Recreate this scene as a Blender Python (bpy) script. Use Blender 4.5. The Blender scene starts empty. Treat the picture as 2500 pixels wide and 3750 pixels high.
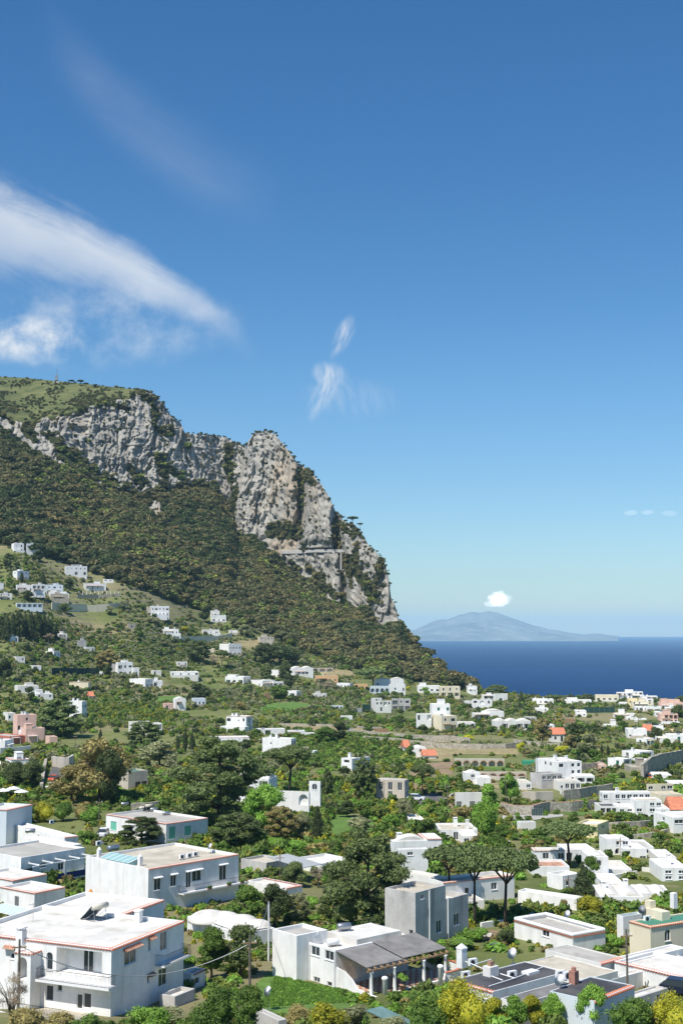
import bpy, bmesh, math, random, itertools
import numpy as np
from mathutils import Vector, Matrix
random.seed(7); RNG = np.random.default_rng(11)
R = math.radians
SC = bpy.context.scene
COL = SC.collection

# ------------------------------------------------------------------ camera, sky, sun, exposure
PW, PH, F = 2500.0, 3750.0, 4700.0      # photograph size and focal length in its pixels
HOR = 2312.0                            # row of the eye level
CAMZ = 150.0                            # eye height above the sea
PITCH = math.atan((HOR - PH / 2) / F)
cam_d = bpy.data.cameras.new('camera'); cam = bpy.data.objects.new('camera', cam_d); COL.objects.link(cam)
cam.location = (0, 0, CAMZ); cam.rotation_euler = (math.pi / 2 + PITCH, 0, 0)
cam_d.sensor_fit = 'VERTICAL'; cam_d.sensor_height = 36.0; cam_d.lens = 36.0 * F / PH
cam_d.clip_start = 1.0; cam_d.clip_end = 120000.0
SC.camera = cam
SC.render.resolution_x = 682; SC.render.resolution_y = 1024
SUN_EL, SUN_AZ = R(57), math.atan2(-0.64, -0.77)     # azimuth as atan2(x, y): sun behind the left shoulder
SUND = Vector((math.cos(SUN_EL) * math.sin(SUN_AZ), math.cos(SUN_EL) * math.cos(SUN_AZ), math.sin(SUN_EL)))
sd = bpy.data.lights.new('sun', 'SUN'); sd.energy = 4.3; sd.angle = R(0.53); sd.color = (1.0, 0.955, 0.88)
sun = bpy.data.objects.new('sun', sd); COL.objects.link(sun); sun.location = (-200, -200, 600)
sun.rotation_euler = SUND.to_track_quat('Z', 'Y').to_euler()
SC.view_settings.view_transform = 'Standard'; SC.view_settings.look = 'None'
SC.view_settings.exposure = 0.42; SC.view_settings.gamma = 1.0
SC.cycles.use_denoising = True
try: SC.cycles.denoiser = 'OPENIMAGEDENOISE'
except Exception: pass
SC.cycles.max_bounces = 6; SC.cycles.diffuse_bounces = 3; SC.cycles.volume_bounces = 2
SC.cycles.transparent_max_bounces = 12

class E:                                  # a tiny expression builder over shader math nodes
    def __init__(s, nt, v): s.nt, s.v = nt, v
    def _op(s, op, *a):
        n = s.nt.nodes.new('ShaderNodeMath'); n.operation = op
        for i, x in enumerate((s,) + a):
            x = x.v if isinstance(x, E) else x
            if isinstance(x, (int, float)): n.inputs[i].default_value = x
            else: s.nt.links.new(x, n.inputs[i])
        return E(s.nt, n.outputs[0])
    def __add__(s, o): return s._op('ADD', o)
    __radd__ = __add__
    def __mul__(s, o): return s._op('MULTIPLY', o)
    __rmul__ = __mul__
    def __sub__(s, o): return s._op('SUBTRACT', o)
    def __rsub__(s, o): return (s * -1.0) + o
    def __truediv__(s, o): return s._op('DIVIDE', o)
    def pw(s, o): return s._op('POWER', o)
    def abs(s): return s._op('ABSOLUTE')
    def mx(s, o): return s._op('MAXIMUM', o)
    def mn(s, o): return s._op('MINIMUM', o)
    def ss(s, a, b, lo=0.0, hi=1.0):
        n = s.nt.nodes.new('ShaderNodeMapRange'); n.interpolation_type = 'SMOOTHSTEP'
        s.nt.links.new(s.v, n.inputs[0])
        for i, x in zip((1, 2, 3, 4), (a, b, lo, hi)):
            if isinstance(x, E): s.nt.links.new(x.v, n.inputs[i])
            else: n.inputs[i].default_value = x
        return E(s.nt, n.outputs[0])
def vec(nt, *c):
    n = nt.nodes.new('ShaderNodeCombineXYZ')
    for i, x in enumerate(c):
        if isinstance(x, E): nt.links.new(x.v, n.inputs[i])
        else: n.inputs[i].default_value = x
    return n.outputs[0]
def sep(nt, sock):
    n = nt.nodes.new('ShaderNodeSeparateXYZ'); nt.links.new(sock, n.inputs[0])
    return [E(nt, o) for o in n.outputs]
def noise(nt, sock, scale=1.0, detail=3.0, rough=0.55, dist=0.0):
    n = nt.nodes.new('ShaderNodeTexNoise'); n.inputs['Scale'].default_value = scale
    n.inputs['Detail'].default_value = detail; n.inputs['Roughness'].default_value = rough
    n.inputs['Distortion'].default_value = dist
    if sock is not None: nt.links.new(sock, n.inputs['Vector'])
    return E(nt, n.outputs[0])
def rgb(c): return (c[0], c[1], c[2], 1.0)
def mixc(nt, fac, a, b, mode='MIX'):
    n = nt.nodes.new('ShaderNodeMix'); n.data_type = 'RGBA'; n.blend_type = mode
    for i, x in ((0, fac), (6, a), (7, b)):
        x = x.v if isinstance(x, E) else x
        if isinstance(x, (int, float)): n.inputs[i].default_value = x
        elif isinstance(x, (tuple, list)): n.inputs[i].default_value = rgb(x)
        else: nt.links.new(x, n.inputs[i])
    return n.outputs[2]

def build_world():
    w = bpy.data.worlds.new('World'); SC.world = w; w.use_nodes = True
    nt = w.node_tree; nt.nodes.clear()
    sky = nt.nodes.new('ShaderNodeTexSky'); sky.sky_type = 'NISHITA'; sky.sun_disc = False
    sky.sun_elevation = SUN_EL; sky.sun_rotation = SUN_AZ
    sky.altitude = 150; sky.air_density = 1.0; sky.dust_density = 0.0; sky.ozone_density = 1.0
    tc = nt.nodes.new('ShaderNodeTexCoord')
    x, y, z = sep(nt, tc.outputs['Generated'])
    yy = y.mx(0.05)
    cp, sp = math.cos(PITCH), math.sin(PITCH)
    # direction on a plane square to +Y, in units of the photograph's pixels
    pxs = (x / yy) * F + PW / 2
    pys = (z / yy) * (-F) + HOR
    P = vec(nt, pxs * 0.001, pys * 0.001, 0.0)
    wob = noise(nt, P, 3.0, 4.0, 0.6) - 0.5
    wob2 = noise(nt, vec(nt, pxs * 0.001 + 7.0, pys * 0.001, 3.0), 3.0, 4.0, 0.6) - 0.5
    X = pxs + wob * 130.0; Y = pys + wob2 * 150.0
    fine = noise(nt, vec(nt, pxs * 0.0016 + pys * 0.002, pys * 0.0055 - pxs * 0.0024, 1.0), 2.0, 6.0, 0.62)
    cl = noise(nt, P, 5.0, 6.0, 0.62)
    front = y.ss(0.1, 0.35)
    # long tapering band
    fib = noise(nt, vec(nt, (pxs * 0.9 + pys * 0.45) * 0.0012, (pys * 0.9 - pxs * 0.45) * 0.0075, 2.0), 1.5, 7.0, 0.65, 0.6)
    c1 = Y - (800.0 + X * 0.25 + X * X * 0.00028)
    wd = (X * -0.15 + 185.0).mx(36.0)
    m1 = (c1 / wd) + (fib - 0.5) * 1.1
    m1 = (m1.ss(-1.25, -0.1) * m1.ss(-0.1, 1.35, 1.0, 0.0)) * X.ss(500.0, 950.0, 1.0, 0.0) * (fib * 0.7 + 0.55)
    # ragged patch below it
    d2 = (((X - 90.0) * 0.0042).pw(2.0) + ((Y - 1235.0) * 0.0095).pw(2.0))
    m2 = d2.ss(0.0, 1.0, 1.0, 0.0) * cl.ss(0.3, 0.75) * 0.85
    d2b = (((X - 330.0) * 0.0017).pw(2.0) + ((Y - 1180.0) * 0.0050).pw(2.0))
    m2b = d2b.ss(0.0, 1.0, 1.0, 0.0) * cl.ss(0.35, 0.8) * 0.5
    # faint upper veil
    c3 = Y - (X * 1.05 - 80.0 - (X - 250.0) * (X - 250.0) * 0.00048)
    m3 = (c3.abs()).ss(0.0, 230.0, 1.0, 0.0) * X.ss(50.0, 350.0) * X.ss(650.0, 1100.0, 1.0, 0.0) * (fib * 0.34 + 0.02) * 0.38
    # two small upright wisps
    def wisp(cx, cy, sx, sy, lean, amp):
        a = (pxs + wob * 60.0 - cx + (pys - cy) * lean); b = pys + wob2 * 60.0 - cy
        d = ((a * (1.0 / sx)).pw(2.0) + (b * (1.0 / sy)).pw(2.0))
        st = noise(nt, vec(nt, (a * 1.0) * 0.03, b * 0.006, 4.0), 1.0, 5.0, 0.6)
        return d.ss(0.0, 1.0, 1.0, 0.0) * st.ss(0.3, 0.75) * amp
    m4 = wisp(1256, 1220, 40, 100, 0.38, 0.75) + wisp(1212, 1365, 78, 55, -0.1, 0.6) + wisp(1190, 1430, 48, 125, 0.38, 0.75) + wisp(1290, 1450, 200, 90, -0.2, 0.22)
    # small cumulus over the island, tiny puffs on the right
    def puff(cx, cy, sx, sy, amp):
        n_ = noise(nt, vec(nt, pxs * 0.045, pys * 0.06, 8.0), 1.0, 5.0, 0.65) - 0.5
        d = (((pxs - cx) * (1.0 / sx)).pw(2.0) + ((pys - cy) * (1.0 / sy)).pw(2.0)) + n_ * 2.2
        return d.ss(0.35, 1.1, 1.0, 0.0) * amp
    m5 = puff(1826, 2194, 44, 30, 0.8) + puff(1800, 2212, 34, 14, 0.5) + puff(2310, 1878, 30, 11, 0.10) + puff(2372, 1876, 26, 10, 0.10) + puff(2455, 1880, 30, 11, 0.08)
    # thin high cirrus carried on over the rest of the sky
    q = vec(nt, x / (z.mx(0.02) + 0.1), y / (z.mx(0.02) + 0.1) * 0.35, 5.0)
    rest = noise(nt, q, 1.3, 5.0, 0.6).ss(0.56, 0.85) * (1.0 - front) * 0.4 * z.ss(0.0, 0.15)
    m = ((m1 * 0.72 + m2 + m2b + m3 + m4) * front + rest).mn(0.9)
    hs = nt.nodes.new('ShaderNodeHueSaturation'); hs.inputs['Saturation'].default_value = SKY_SAT; hs.inputs['Value'].default_value = SKY_VAL
    nt.links.new(sky.outputs[0], hs.inputs['Color'])
    tinted = mixc(nt, 1.0, hs.outputs[0], SKY_TINT, 'MULTIPLY')
    hz = z.ss(-0.02, 0.20, 0.0, 1.0); tinted = mixc(nt, 1.0, tinted, mixc(nt, hz, (0.72, 0.76, 0.86), (1.0, 1.0, 1.0)), 'MULTIPLY')
    colr = mixc(nt, (m5 * front).mn(0.95), mixc(nt, m, tinted, CLOUD_COL), (17.0, 16.6, 16.0))
    bg = nt.nodes.new('ShaderNodeBackground'); bg.inputs[1].default_value = SKY_STR
    nt.links.new(colr, bg.inputs[0])
    out = nt.nodes.new('ShaderNodeOutputWorld'); nt.links.new(bg.outputs[0], out.inputs[0])
SKY_STR = 0.082; SKY_SAT, SKY_VAL, SKY_TINT = 1.33, 1.05, (0.86, 0.995, 1.08); CLOUD_COL = (7.6, 8.0, 8.4)
build_world()

# ------------------------------------------------------------------ helpers
def ray(px, py):                          # world direction with y component 1
    a = (np.asarray(px, float) - PW / 2) / F; b = -(np.asarray(py, float) - PH / 2) / F
    cy, cz = np.cos(PITCH) - b * np.sin(PITCH), np.sin(PITCH) + b * np.cos(PITCH)
    return a / cy, cz / cy
def at(px, py, Y):
    a, b = ray(px, py)
    return np.array([a * Y, Y + 0 * a, CAMZ + b * Y])
def proj(p):
    x, y, z = p[0], p[1], p[2] - CAMZ
    f = y * math.cos(PITCH) + z * math.sin(PITCH); u = -y * math.sin(PITCH) + z * math.cos(PITCH)
    return PW / 2 + F * x / f, PH / 2 - F * u / f
def _h(ix, iy, iz, s):
    h = (ix.astype(np.int64) * 374761393 + iy.astype(np.int64) * 668265263 + iz.astype(np.int64) * 2147483647 + s * 974711) & 0xffffffff
    h = ((h ^ (h >> 13)) * 1274126177) & 0xffffffff
    return ((h ^ (h >> 16)) & 0xffff) / 65535.0
def vnoise(x, y, z=0.0, s=0):             # value noise, -1..1
    x, y, z = np.broadcast_arrays(np.asarray(x, float), np.asarray(y, float), np.asarray(z, float))
    ix, iy, iz = np.floor(x), np.floor(y), np.floor(z)
    fx, fy, fz = x - ix, y - iy, z - iz
    fx, fy, fz = [t * t * t * (t * (t * 6 - 15) + 10) for t in (fx, fy, fz)]
    r = 0
    for dx in (0, 1):
        for dy in (0, 1):
            for dz in (0, 1):
                w = (fx if dx else 1 - fx) * (fy if dy else 1 - fy) * (fz if dz else 1 - fz)
                r = r + w * _h(ix + dx, iy + dy, iz + dz, s)
    return r * 2 - 1
def fbm(x, y, z=0.0, s=0, o=4, g=0.5):
    r, a, f = 0, 1.0, 1.0
    for i in range(o):
        r = r + a * vnoise(x * f, y * f, np.asarray(z) * f, s + i * 17); a *= g; f *= 2.03
    return r
def sst(a, b, x):
    t = np.clip((x - a) / (b - a), 0, 1); return t * t * (3 - 2 * t)

def prop(o, label=None, cat=None, group=None, kind=None):
    if label: o['label'] = label
    if cat: o['category'] = cat
    if group: o['group'] = group
    if kind: o['kind'] = kind
    return o
def mesh_obj(name, verts, faces, mats, parent=None, smooth=False, mi=None):
    me = bpy.data.meshes.new(name); me.from_pydata([tuple(v) for v in verts], [], faces)
    for m in (mats if isinstance(mats, (list, tuple)) else [mats]): me.materials.append(m)
    if mi is not None: me.polygons.foreach_set('material_index', mi)
    if smooth: me.polygons.foreach_set('use_smooth', [True] * len(me.polygons))
    o = bpy.data.objects.new(name, me); COL.objects.link(o)
    if parent is not None: o.parent = parent
    return o
def np_mesh(name, V, Q, smooth=False):    # fast quad / tri mesh from arrays
    me = bpy.data.meshes.new(name); V = np.asarray(V, np.float32); Q = np.asarray(Q, np.int32)
    k = Q.shape[1]
    me.vertices.add(len(V)); me.vertices.foreach_set('co', V.ravel())
    me.loops.add(Q.size); me.loops.foreach_set('vertex_index', Q.ravel())
    me.polygons.add(len(Q)); me.polygons.foreach_set('loop_start', np.arange(0, Q.size, k, dtype=np.int32))
    me.polygons.foreach_set('loop_total', np.full(len(Q), k, np.int32))
    if smooth: me.polygons.foreach_set('use_smooth', np.ones(len(Q), bool))
    me.update(calc_edges=True); me.validate()
    return me
def link(name, me, mat=None, parent=None):
    if mat is not None and not me.materials: me.materials.append(mat)
    o = bpy.data.objects.new(name, me); COL.objects.link(o)
    if parent is not None: o.parent = parent
    return o
def empty(name, loc, rz=0.0):
    o = bpy.data.objects.new(name, None); COL.objects.link(o); o.location = loc; o.rotation_euler = (0, 0, rz)
    o.empty_display_size = 0.5
    return o
def copy_tree(o, parent=None):
    c = o.copy(); COL.objects.link(c); c.parent = parent
    for ch in o.children: copy_tree(ch, c)
    return c

class MB:                                 # collects boxes, tubes, ... into ONE mesh
    def __init__(s): s.v, s.f, s.m = [], [], []
    def poly(s, pts, m=0):
        b = len(s.v); s.v += [tuple(p) for p in pts]; s.f.append(tuple(range(b, b + len(pts)))); s.m.append(m)
    def box(s, x0, y0, z0, x1, y1, z1, m=0, M=None):
        c = [(x0, y0, z0), (x1, y0, z0), (x1, y1, z0), (x0, y1, z0), (x0, y0, z1), (x1, y0, z1), (x1, y1, z1), (x0, y1, z1)]
        if M is not None: c = [tuple(M @ Vector(p)) for p in c]
        b = len(s.v); s.v += c
        for q in ((3, 2, 1, 0), (4, 5, 6, 7), (0, 1, 5, 4), (1, 2, 6, 5), (2, 3, 7, 6), (3, 0, 4, 7)):
            s.f.append(tuple(b + i for i in q)); s.m.append(m)
        return s
    def prism(s, pts, z0, z1, m=0):        # ccw outline in xy, extruded
        n = len(pts); b = len(s.v)
        s.v += [(p[0], p[1], z0) for p in pts] + [(p[0], p[1], z1) for p in pts]
        s.f.append(tuple(b + i for i in reversed(range(n)))); s.f.append(tuple(b + n + i for i in range(n)))
        s.m += [m, m]
        for i in range(n):
            j = (i + 1) % n; s.f.append((b + i, b + j, b + n + j, b + n + i)); s.m.append(m)
        return s
    def tube(s, pts, rads, n=8, m=0, cap=True):
        pts = [Vector(p) for p in pts]; b = len(s.v)
        if isinstance(rads, (int, float)): rads = [rads] * len(pts)
        up = None
        for i, p in enumerate(pts):
            d = (pts[min(i + 1, len(pts) - 1)] - pts[max(i - 1, 0)]).normalized()
            a = (up if up is not None else (Vector((1, 0, 0)) if abs(d.z) > 0.9 else Vector((0, 0, 1))))
            e1 = (a - d * a.dot(d)).normalized(); e2 = d.cross(e1); up = e1
            for k in range(n):
                t = 2 * math.pi * k / n; s.v.append(tuple(p + (e1 * math.cos(t) + e2 * math.sin(t)) * rads[i]))
        for i in range(len(pts) - 1):
            for k in range(n):
                k2 = (k + 1) % n
                s.f.append((b + i * n + k, b + i * n + k2, b + (i + 1) * n + k2, b + (i + 1) * n + k)); s.m.append(m)
        if cap:
            s.f.append(tuple(b + k for k in reversed(range(n)))); s.m.append(m)
            e = b + (len(pts) - 1) * n; s.f.append(tuple(e + k for k in range(n))); s.m.append(m)
        return s
    def lathe(s, prof, n=12, m=0, M=None):  # profile [(r,z)...] about z
        b = len(s.v)
        for r_, z_ in prof:
            for k in range(n):
                t = 2 * math.pi * k / n; p = (r_ * math.cos(t), r_ * math.sin(t), z_)
                s.v.append(tuple(M @ Vector(p)) if M is not None else p)
        for i in range(len(prof) - 1):
            for k in range(n):
                k2 = (k + 1) % n
                s.f.append((b + i * n + k, b + i * n + k2, b + (i + 1) * n + k2, b + (i + 1) * n + k)); s.m.append(m)
        s.f.append(tuple(b + k for k in reversed(range(n)))); s.m.append(m)
        e = b + (len(prof) - 1) * n; s.f.append(tuple(e + k for k in range(n))); s.m.append(m)
        return s
    def build(s, name, mats, parent=None, smooth=False):
        return mesh_obj(name, s.v, s.f, mats, parent, smooth, s.m)

# ------------------------------------------------------------------ materials
def mat(name, base, rough=0.8, var=0.0, vscale=1.0, dirt=None, dscale=0.6, damt=0.5, bump=0.0, bscale=4.0, metal=0.0, spec=0.3, coord='Object', detail=4.0, streak=False):
    m = bpy.data.materials.new(name); m.use_nodes = True; nt = m.node_tree
    b = nt.nodes['Principled BSDF']; b.inputs['Roughness'].default_value = rough
    b.inputs['Metallic'].default_value = metal; b.inputs['Specular IOR Level'].default_value = spec
    tc = nt.nodes.new('ShaderNodeTexCoord'); geo = nt.nodes.new('ShaderNodeNewGeometry')
    src = geo.outputs['Position'] if coord == 'World' else tc.outputs[coord]
    c = rgb(base)
    if var > 0:
        n = noise(nt, src, vscale, detail)
        c = mixc(nt, n.ss(0.3, 0.7), tuple(v * (1 - var) for v in base), tuple(min(1, v * (1 + var)) for v in base))
    if dirt is not None:
        if streak:
            x_, y_, z_ = sep(nt, src); sv = vec(nt, x_ * 1.0, y_ * 1.0, z_ * 0.12)
        else: sv = src
        n2 = noise(nt, sv, dscale, 6.0, 0.65)
        c = mixc(nt, n2.ss(0.48, 0.75) * damt, c if not isinstance(c, tuple) else c[:3], dirt)
    if isinstance(c, tuple): b.inputs['Base Color'].default_value = c
    else: nt.links.new(c, b.inputs['Base Color'])
    if bump > 0:
        n3 = noise(nt, src, bscale, 4.0); bp = nt.nodes.new('ShaderNodeBump'); bp.inputs['Strength'].default_value = bump
        bp.inputs['Distance'].default_value = 0.1
        nt.links.new(n3.v, bp.inputs['Height']); nt.links.new(bp.outputs[0], b.inputs['Normal'])
    return m
# ------------------------------------------------------------------ terrain of the valley: depth of the ground along each column of view
NEAR = [(4600, 58), (4300, 68), (3960, 88), (3800, 100), (3720, 115), (3600, 130), (3450, 150), (3330, 175), (3150, 215), (3010, 265), (2935, 300), (2850, 345)]
VCOLS = {
 -400: NEAR + [(2750, 440), (2680, 520), (2560, 600), (2450, 670), (2350, 740), (2250, 800), (2170, 850), (2080, 905), (2000, 960), (1900, 1030), (1800, 1100)],
 0: NEAR + [(2750, 440), (2680, 530), (2560, 620), (2450, 700), (2350, 770), (2250, 830), (2170, 880), (2080, 940), (2000, 1000), (1900, 1070), (1820, 1130)],
 400: NEAR + [(2750, 440), (2650, 560), (2550, 680), (2450, 780), (2350, 850), (2250, 910), (2180, 955), (2080, 1015), (2000, 1070), (1930, 1120)],
 800: NEAR + [(2780, 415), (2700, 480), (2600, 640), (2500, 790), (2420, 880), (2350, 950), (2280, 1010), (2200, 1075), (2120, 1140)],
 1200: NEAR + [(2780, 415), (2700, 480), (2600, 650), (2530, 780), (2480, 870), (2420, 950), (2350, 1030), (2270, 1110)],
 1600: NEAR + [(2780, 415), (2700, 490), (2600, 680), (2550, 810), (2512, 900), (2495, 940), (2480, 980)],
 1760: NEAR + [(2780, 415), (2700, 490), (2605, 690), (2560, 810), (2532, 890), (2530, 935), (2560, 965), (3100, 1010)],
 2000: NEAR + [(2780, 415), (2700, 500), (2610, 700), (2572, 830), (2552, 900), (2560, 930), (2900, 985)],
 2500: NEAR + [(2780, 415), (2700, 500), (2610, 700), (2575, 830), (2560, 890), (2570, 920), (2900, 980)],
 2900: NEAR + [(2780, 415), (2700, 500), (2610, 700), (2575, 830), (2560, 890), (2570, 920), (2900, 980)],
}
VY = np.concatenate([np.geomspace(58, 340, 150), np.linspace(343, 1100, 300)])
_vx = np.array(sorted(VCOLS)); _vt = []
for k in _vx:
    pts = VCOLS[k]; Yk = np.array([p[1] for p in pts], float); pk = np.array([p[0] for p in pts], float)
    zk = ray(k, pk)[1] * Yk
    z_ = np.interp(VY, Yk, zk)
    far = VY > Yk[-1]
    slope = (zk[-1] - zk[-2]) / (Yk[-1] - Yk[-2])
    z_[far] = zk[-1] + (VY[far] - Yk[-1]) * slope
    ker = np.ones(9) / 9; z_ = np.convolve(np.pad(z_, 4, 'edge'), ker, 'valid')
    _vt.append(z_)
_vt = np.array(_vt)
def px_of(x, y): return PW / 2 + F * x / y      # column of a ground position (pitch ignored: close enough)
def ground(x, y):
    x, y = np.broadcast_arrays(np.asarray(x, float), np.asarray(y, float))
    px = np.clip(px_of(x, y), _vx[0], _vx[-1]); yi = np.clip(np.interp(y, VY, np.arange(len(VY))), 0, len(VY) - 1.001)
    j = yi.astype(int); fj = yi - j
    i = np.clip(np.searchsorted(_vx, px) - 1, 0, len(_vx) - 2); fi = (px - _vx[i]) / (_vx[i + 1] - _vx[i]); fi = fi * fi * (3 - 2 * fi)
    z = (_vt[i, j] * (1 - fj) + _vt[i, j + 1] * fj) * (1 - fi) + (_vt[i + 1, j] * (1 - fj) + _vt[i + 1, j + 1] * fj) * fi
    t = 3.2; zn = z + 1.6 * vnoise(x / 70, y / 70, 0, 3)                        # garden terraces on the rising ground
    k = np.floor(zn / t); fr = zn / t - k; ter = (k + sst(0.62, 1.0, fr)) * t
    w = sst(300, 480, y) * 0.6
    z = z * (1 - w) + (ter - (zn - z)) * w
    z = z + 0.25 * vnoise(x / 9, y / 9, 0, 5) * sst(60, 140, y)
    return CAMZ + z
def gpt(px, py, lo=70.0, hi=1090.0):             # where the line of sight through a pixel meets the valley ground
    a, b = ray(px, py)
    Ys = np.geomspace(lo, hi, 1400)
    d = CAMZ + b * Ys - ground(a * Ys, Ys)
    k = np.argmax(d < 0)
    if d[k] >= 0: k = len(Ys) - 1
    if k > 0:
        t = d[k - 1] / (d[k - 1] - d[k] + 1e-9); Yq = Ys[k - 1] + t * (Ys[k] - Ys[k - 1])
    else: Yq = Ys[0]
    return float(a * Yq), float(Yq), float(ground(a * Yq, Yq))

# ------------------------------------------------------------------ mountain: feature lines traced in the photograph, each with its own distance
V = 1.5944
SKYL = np.array([(-190, 862), (0, 865), (60, 868), (130, 875), (200, 882), (300, 893), (345, 900), (365, 915), (390, 950), (398, 962), (412, 965), (425, 995), (470, 1000), (520, 1005), (545, 1020), (565, 1028), (572, 1010), (585, 992), (610, 990), (630, 997), (655, 1025), (680, 1060), (700, 1075), (715, 1085), (740, 1115), (755, 1140), (770, 1175), (790, 1197), (820, 1212), (840, 1240), (850, 1258), (870, 1275), (885, 1300), (893, 1330), (897, 1370), (905, 1385), (912, 1410), (915, 1425), (930, 1445), (960, 1480), (1000, 1520), (1040, 1550), (1080, 1576), (1100, 1590)]) * V
CTOP = np.array([(-300, 1500), (11, 1520), (60, 1545), (103, 1556), (172, 1530), (247, 1512), (321, 1492), (402, 1472), (448, 1466), (488, 1443), (545, 1431)])
BASE = np.array([(-300, 1545, 1215), (0, 1578, 1230), (70, 1625, 1222), (140, 1670, 1215), (230, 1718, 1212), (310, 1745, 1222), (345, 1790, 1222), (450, 1790, 1235), (500, 1815, 1236), (575, 1812, 1240), (585, 1765, 1246), (610, 1775, 1250), (680, 1758, 1258), (775, 1765, 1264), (805, 1815, 1266), (840, 1865, 1266), (850, 1952, 1256), (920, 1972, 1246), (985, 1985, 1236), (1022, 2055, 1222), (1080, 2110, 1190), (1150, 2155, 1155), (1200, 2200, 1128), (1255, 2240, 1100), (1310, 2262, 1075), (1365, 2318, 1050), (1395, 2322, 1045), (1420, 2302, 1040), (1458, 2280, 1042), (1480, 2330, 1030), (1600, 2440, 950), (1760, 2540, 905)], float)
VLINE = np.array([(-300, 1960), (0, 1990), (250, 2060), (450, 2135), (640, 2205), (850, 2275), (1000, 2335), (1150, 2405), (1300, 2452), (1500, 2492), (1700, 2515), (1760, 2530)], float)
MX = np.arange(-300, 1752, 3.0)
def lint(t, x, k=1): return np.interp(x, t[:, 0], t[:, k])
def mountain_mesh():
    jig = 5.0 * vnoise(MX / 9.0, 0.5, 0, 2) + 2.5 * vnoise(MX / 3.5, 3.5, 0, 4)
    ys = lint(SKYL, MX) + jig * 0.6 * sst(540, 560, MX) * sst(1500, 1440, MX)
    yt = np.where(MX < 545, lint(CTOP, MX), ys + 4); yt = np.maximum(yt, ys + 3)
    yb = np.maximum(lint(BASE, MX), yt + 6); Yb = lint(BASE, MX, 2)
    yv = np.maximum(lint(VLINE, MX), yb + 10)
    Yv = np.array([gpt(x, y)[1] for x, y in zip(MX[::6], yv[::6])]); Yv = np.interp(MX, MX[::6], Yv)
    Yv = np.maximum(Yv, np.interp(MX, [-300, 1000, 1400, 1760], [930, 930, 880, 872])); Yv = np.minimum(Yv, Yb - 12)
    hgt = (yb - yt) * Yb / F
    Yt = Yb + 0.34 * hgt + 6
    Ysk = np.where(MX < 545, np.interp(MX, [-300, 0, 450, 545], [1620, 1540, 1400, 1320]), Yt + 2); Ysk = np.maximum(Ysk, Yt + 2)
    n1, n2, n3 = 34, 250, 150                    # rows: grass top, cliff, forest
    rows_py, rows_Y = [], []
    def seg(ya, Ya, yb_, Yb_, n, last=False):
        for i in range(n + (1 if last else 0)):
            t = i / n; rows_py.append(ya + (yb_ - ya) * t); rows_Y.append(1 / (1 / Ya + (1 / Yb_ - 1 / Ya) * t))
    seg(ys, Ysk, yt, Yt, n1); seg(yt, Yt, yb, Yb, n2); seg(yb, Yb, yv, Yv, n3, True)
    PY, YY = np.array(rows_py), np.array(rows_Y); PX = np.broadcast_to(MX, PY.shape).copy()
    # the pinnacle stands well in front of the wall left of it
    ed = np.interp(PY, [1560, 1620, 1700, 1800, 1952], [912, 905, 893, 875, 850])
    back = sst(9, -9, PX - ed) * sst(640, 800, PX) * sst(1990, 1900, PY)
    YY += 24 * back
    # second block right of the pinnacle stands forward, cut by a gully
    e2 = np.interp(PY, [1690, 1800, 1900, 2010], [1108, 1104, 1100, 1080])
    YY += 26 * np.exp(-((PX - e2) / 16) ** 2) * sst(1640, 1720, PY) * sst(2010, 1960, PY)
    YY -= 16 * sst(e2, e2 + 30, PX) * sst(1235, 1200, PX) * sst(1700, 1760, PY) * sst(2016, 2006, PY)
    e3 = np.interp(PY, [1850, 2010, 2100], [1232, 1240, 1262])
    YY += 22 * np.exp(-((PX - e3) / 14) ** 2) * sst(1840, 1900, PY)
    # wooded spur in front of a gully on the left
    cr = np.interp(PX, [0, 230, 370, 500, 620, 800], [1605, 1725, 1805, 1905, 2020, 2150])
    wn = sst(-120, 80, PX) * sst(860, 620, PX)
    YY += wn * (30 * sst(14, -16, PY - cr) * sst(0, 40, PY - lint(BASE, PX)) - 20 * np.exp(-((PY - cr - 30) / 70) ** 2))
    XX = ray(PX, PY)[0] * YY; ZZ = ray(PX, PY)[1] * YY
    # rock mask: the cliff band broken by vegetated ledges and gullies
    jx = PX + 8 * fbm(PX / 30, PY / 30, 0, 21); jy = PY + 16 * fbm(PX / 24, PY / 60, 0, 22) - 8
    b_ = lint(BASE, jx); t_ = np.where(jx < 545, lint(CTOP, jx), -1e4)
    rock = sst(4, -8, jy - b_) * sst(-8, 6, jy - t_)
    g = fbm(PX / 42, PY / 95, 0, 31, 4); low = sst(1985, 2060, PY) * sst(980, 1040, PX)
    rock *= sst(1.3 - 0.6 * low, 1.1 - 0.6 * low, g)
    def gully(x0, y0, x1, y1, w):
        t = np.clip(((PX - x0) * (x1 - x0) + (PY - y0) * (y1 - y0)) / ((x1 - x0) ** 2 + (y1 - y0) ** 2), 0, 1)
        d = np.hypot(PX - x0 - t * (x1 - x0), PY - y0 - t * (y1 - y0)) + 7 * fbm(PX / 16, PY / 16, 0, 41, 3)
        return 1 - sst(w * 0.55, w * 0.95, d)
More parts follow.
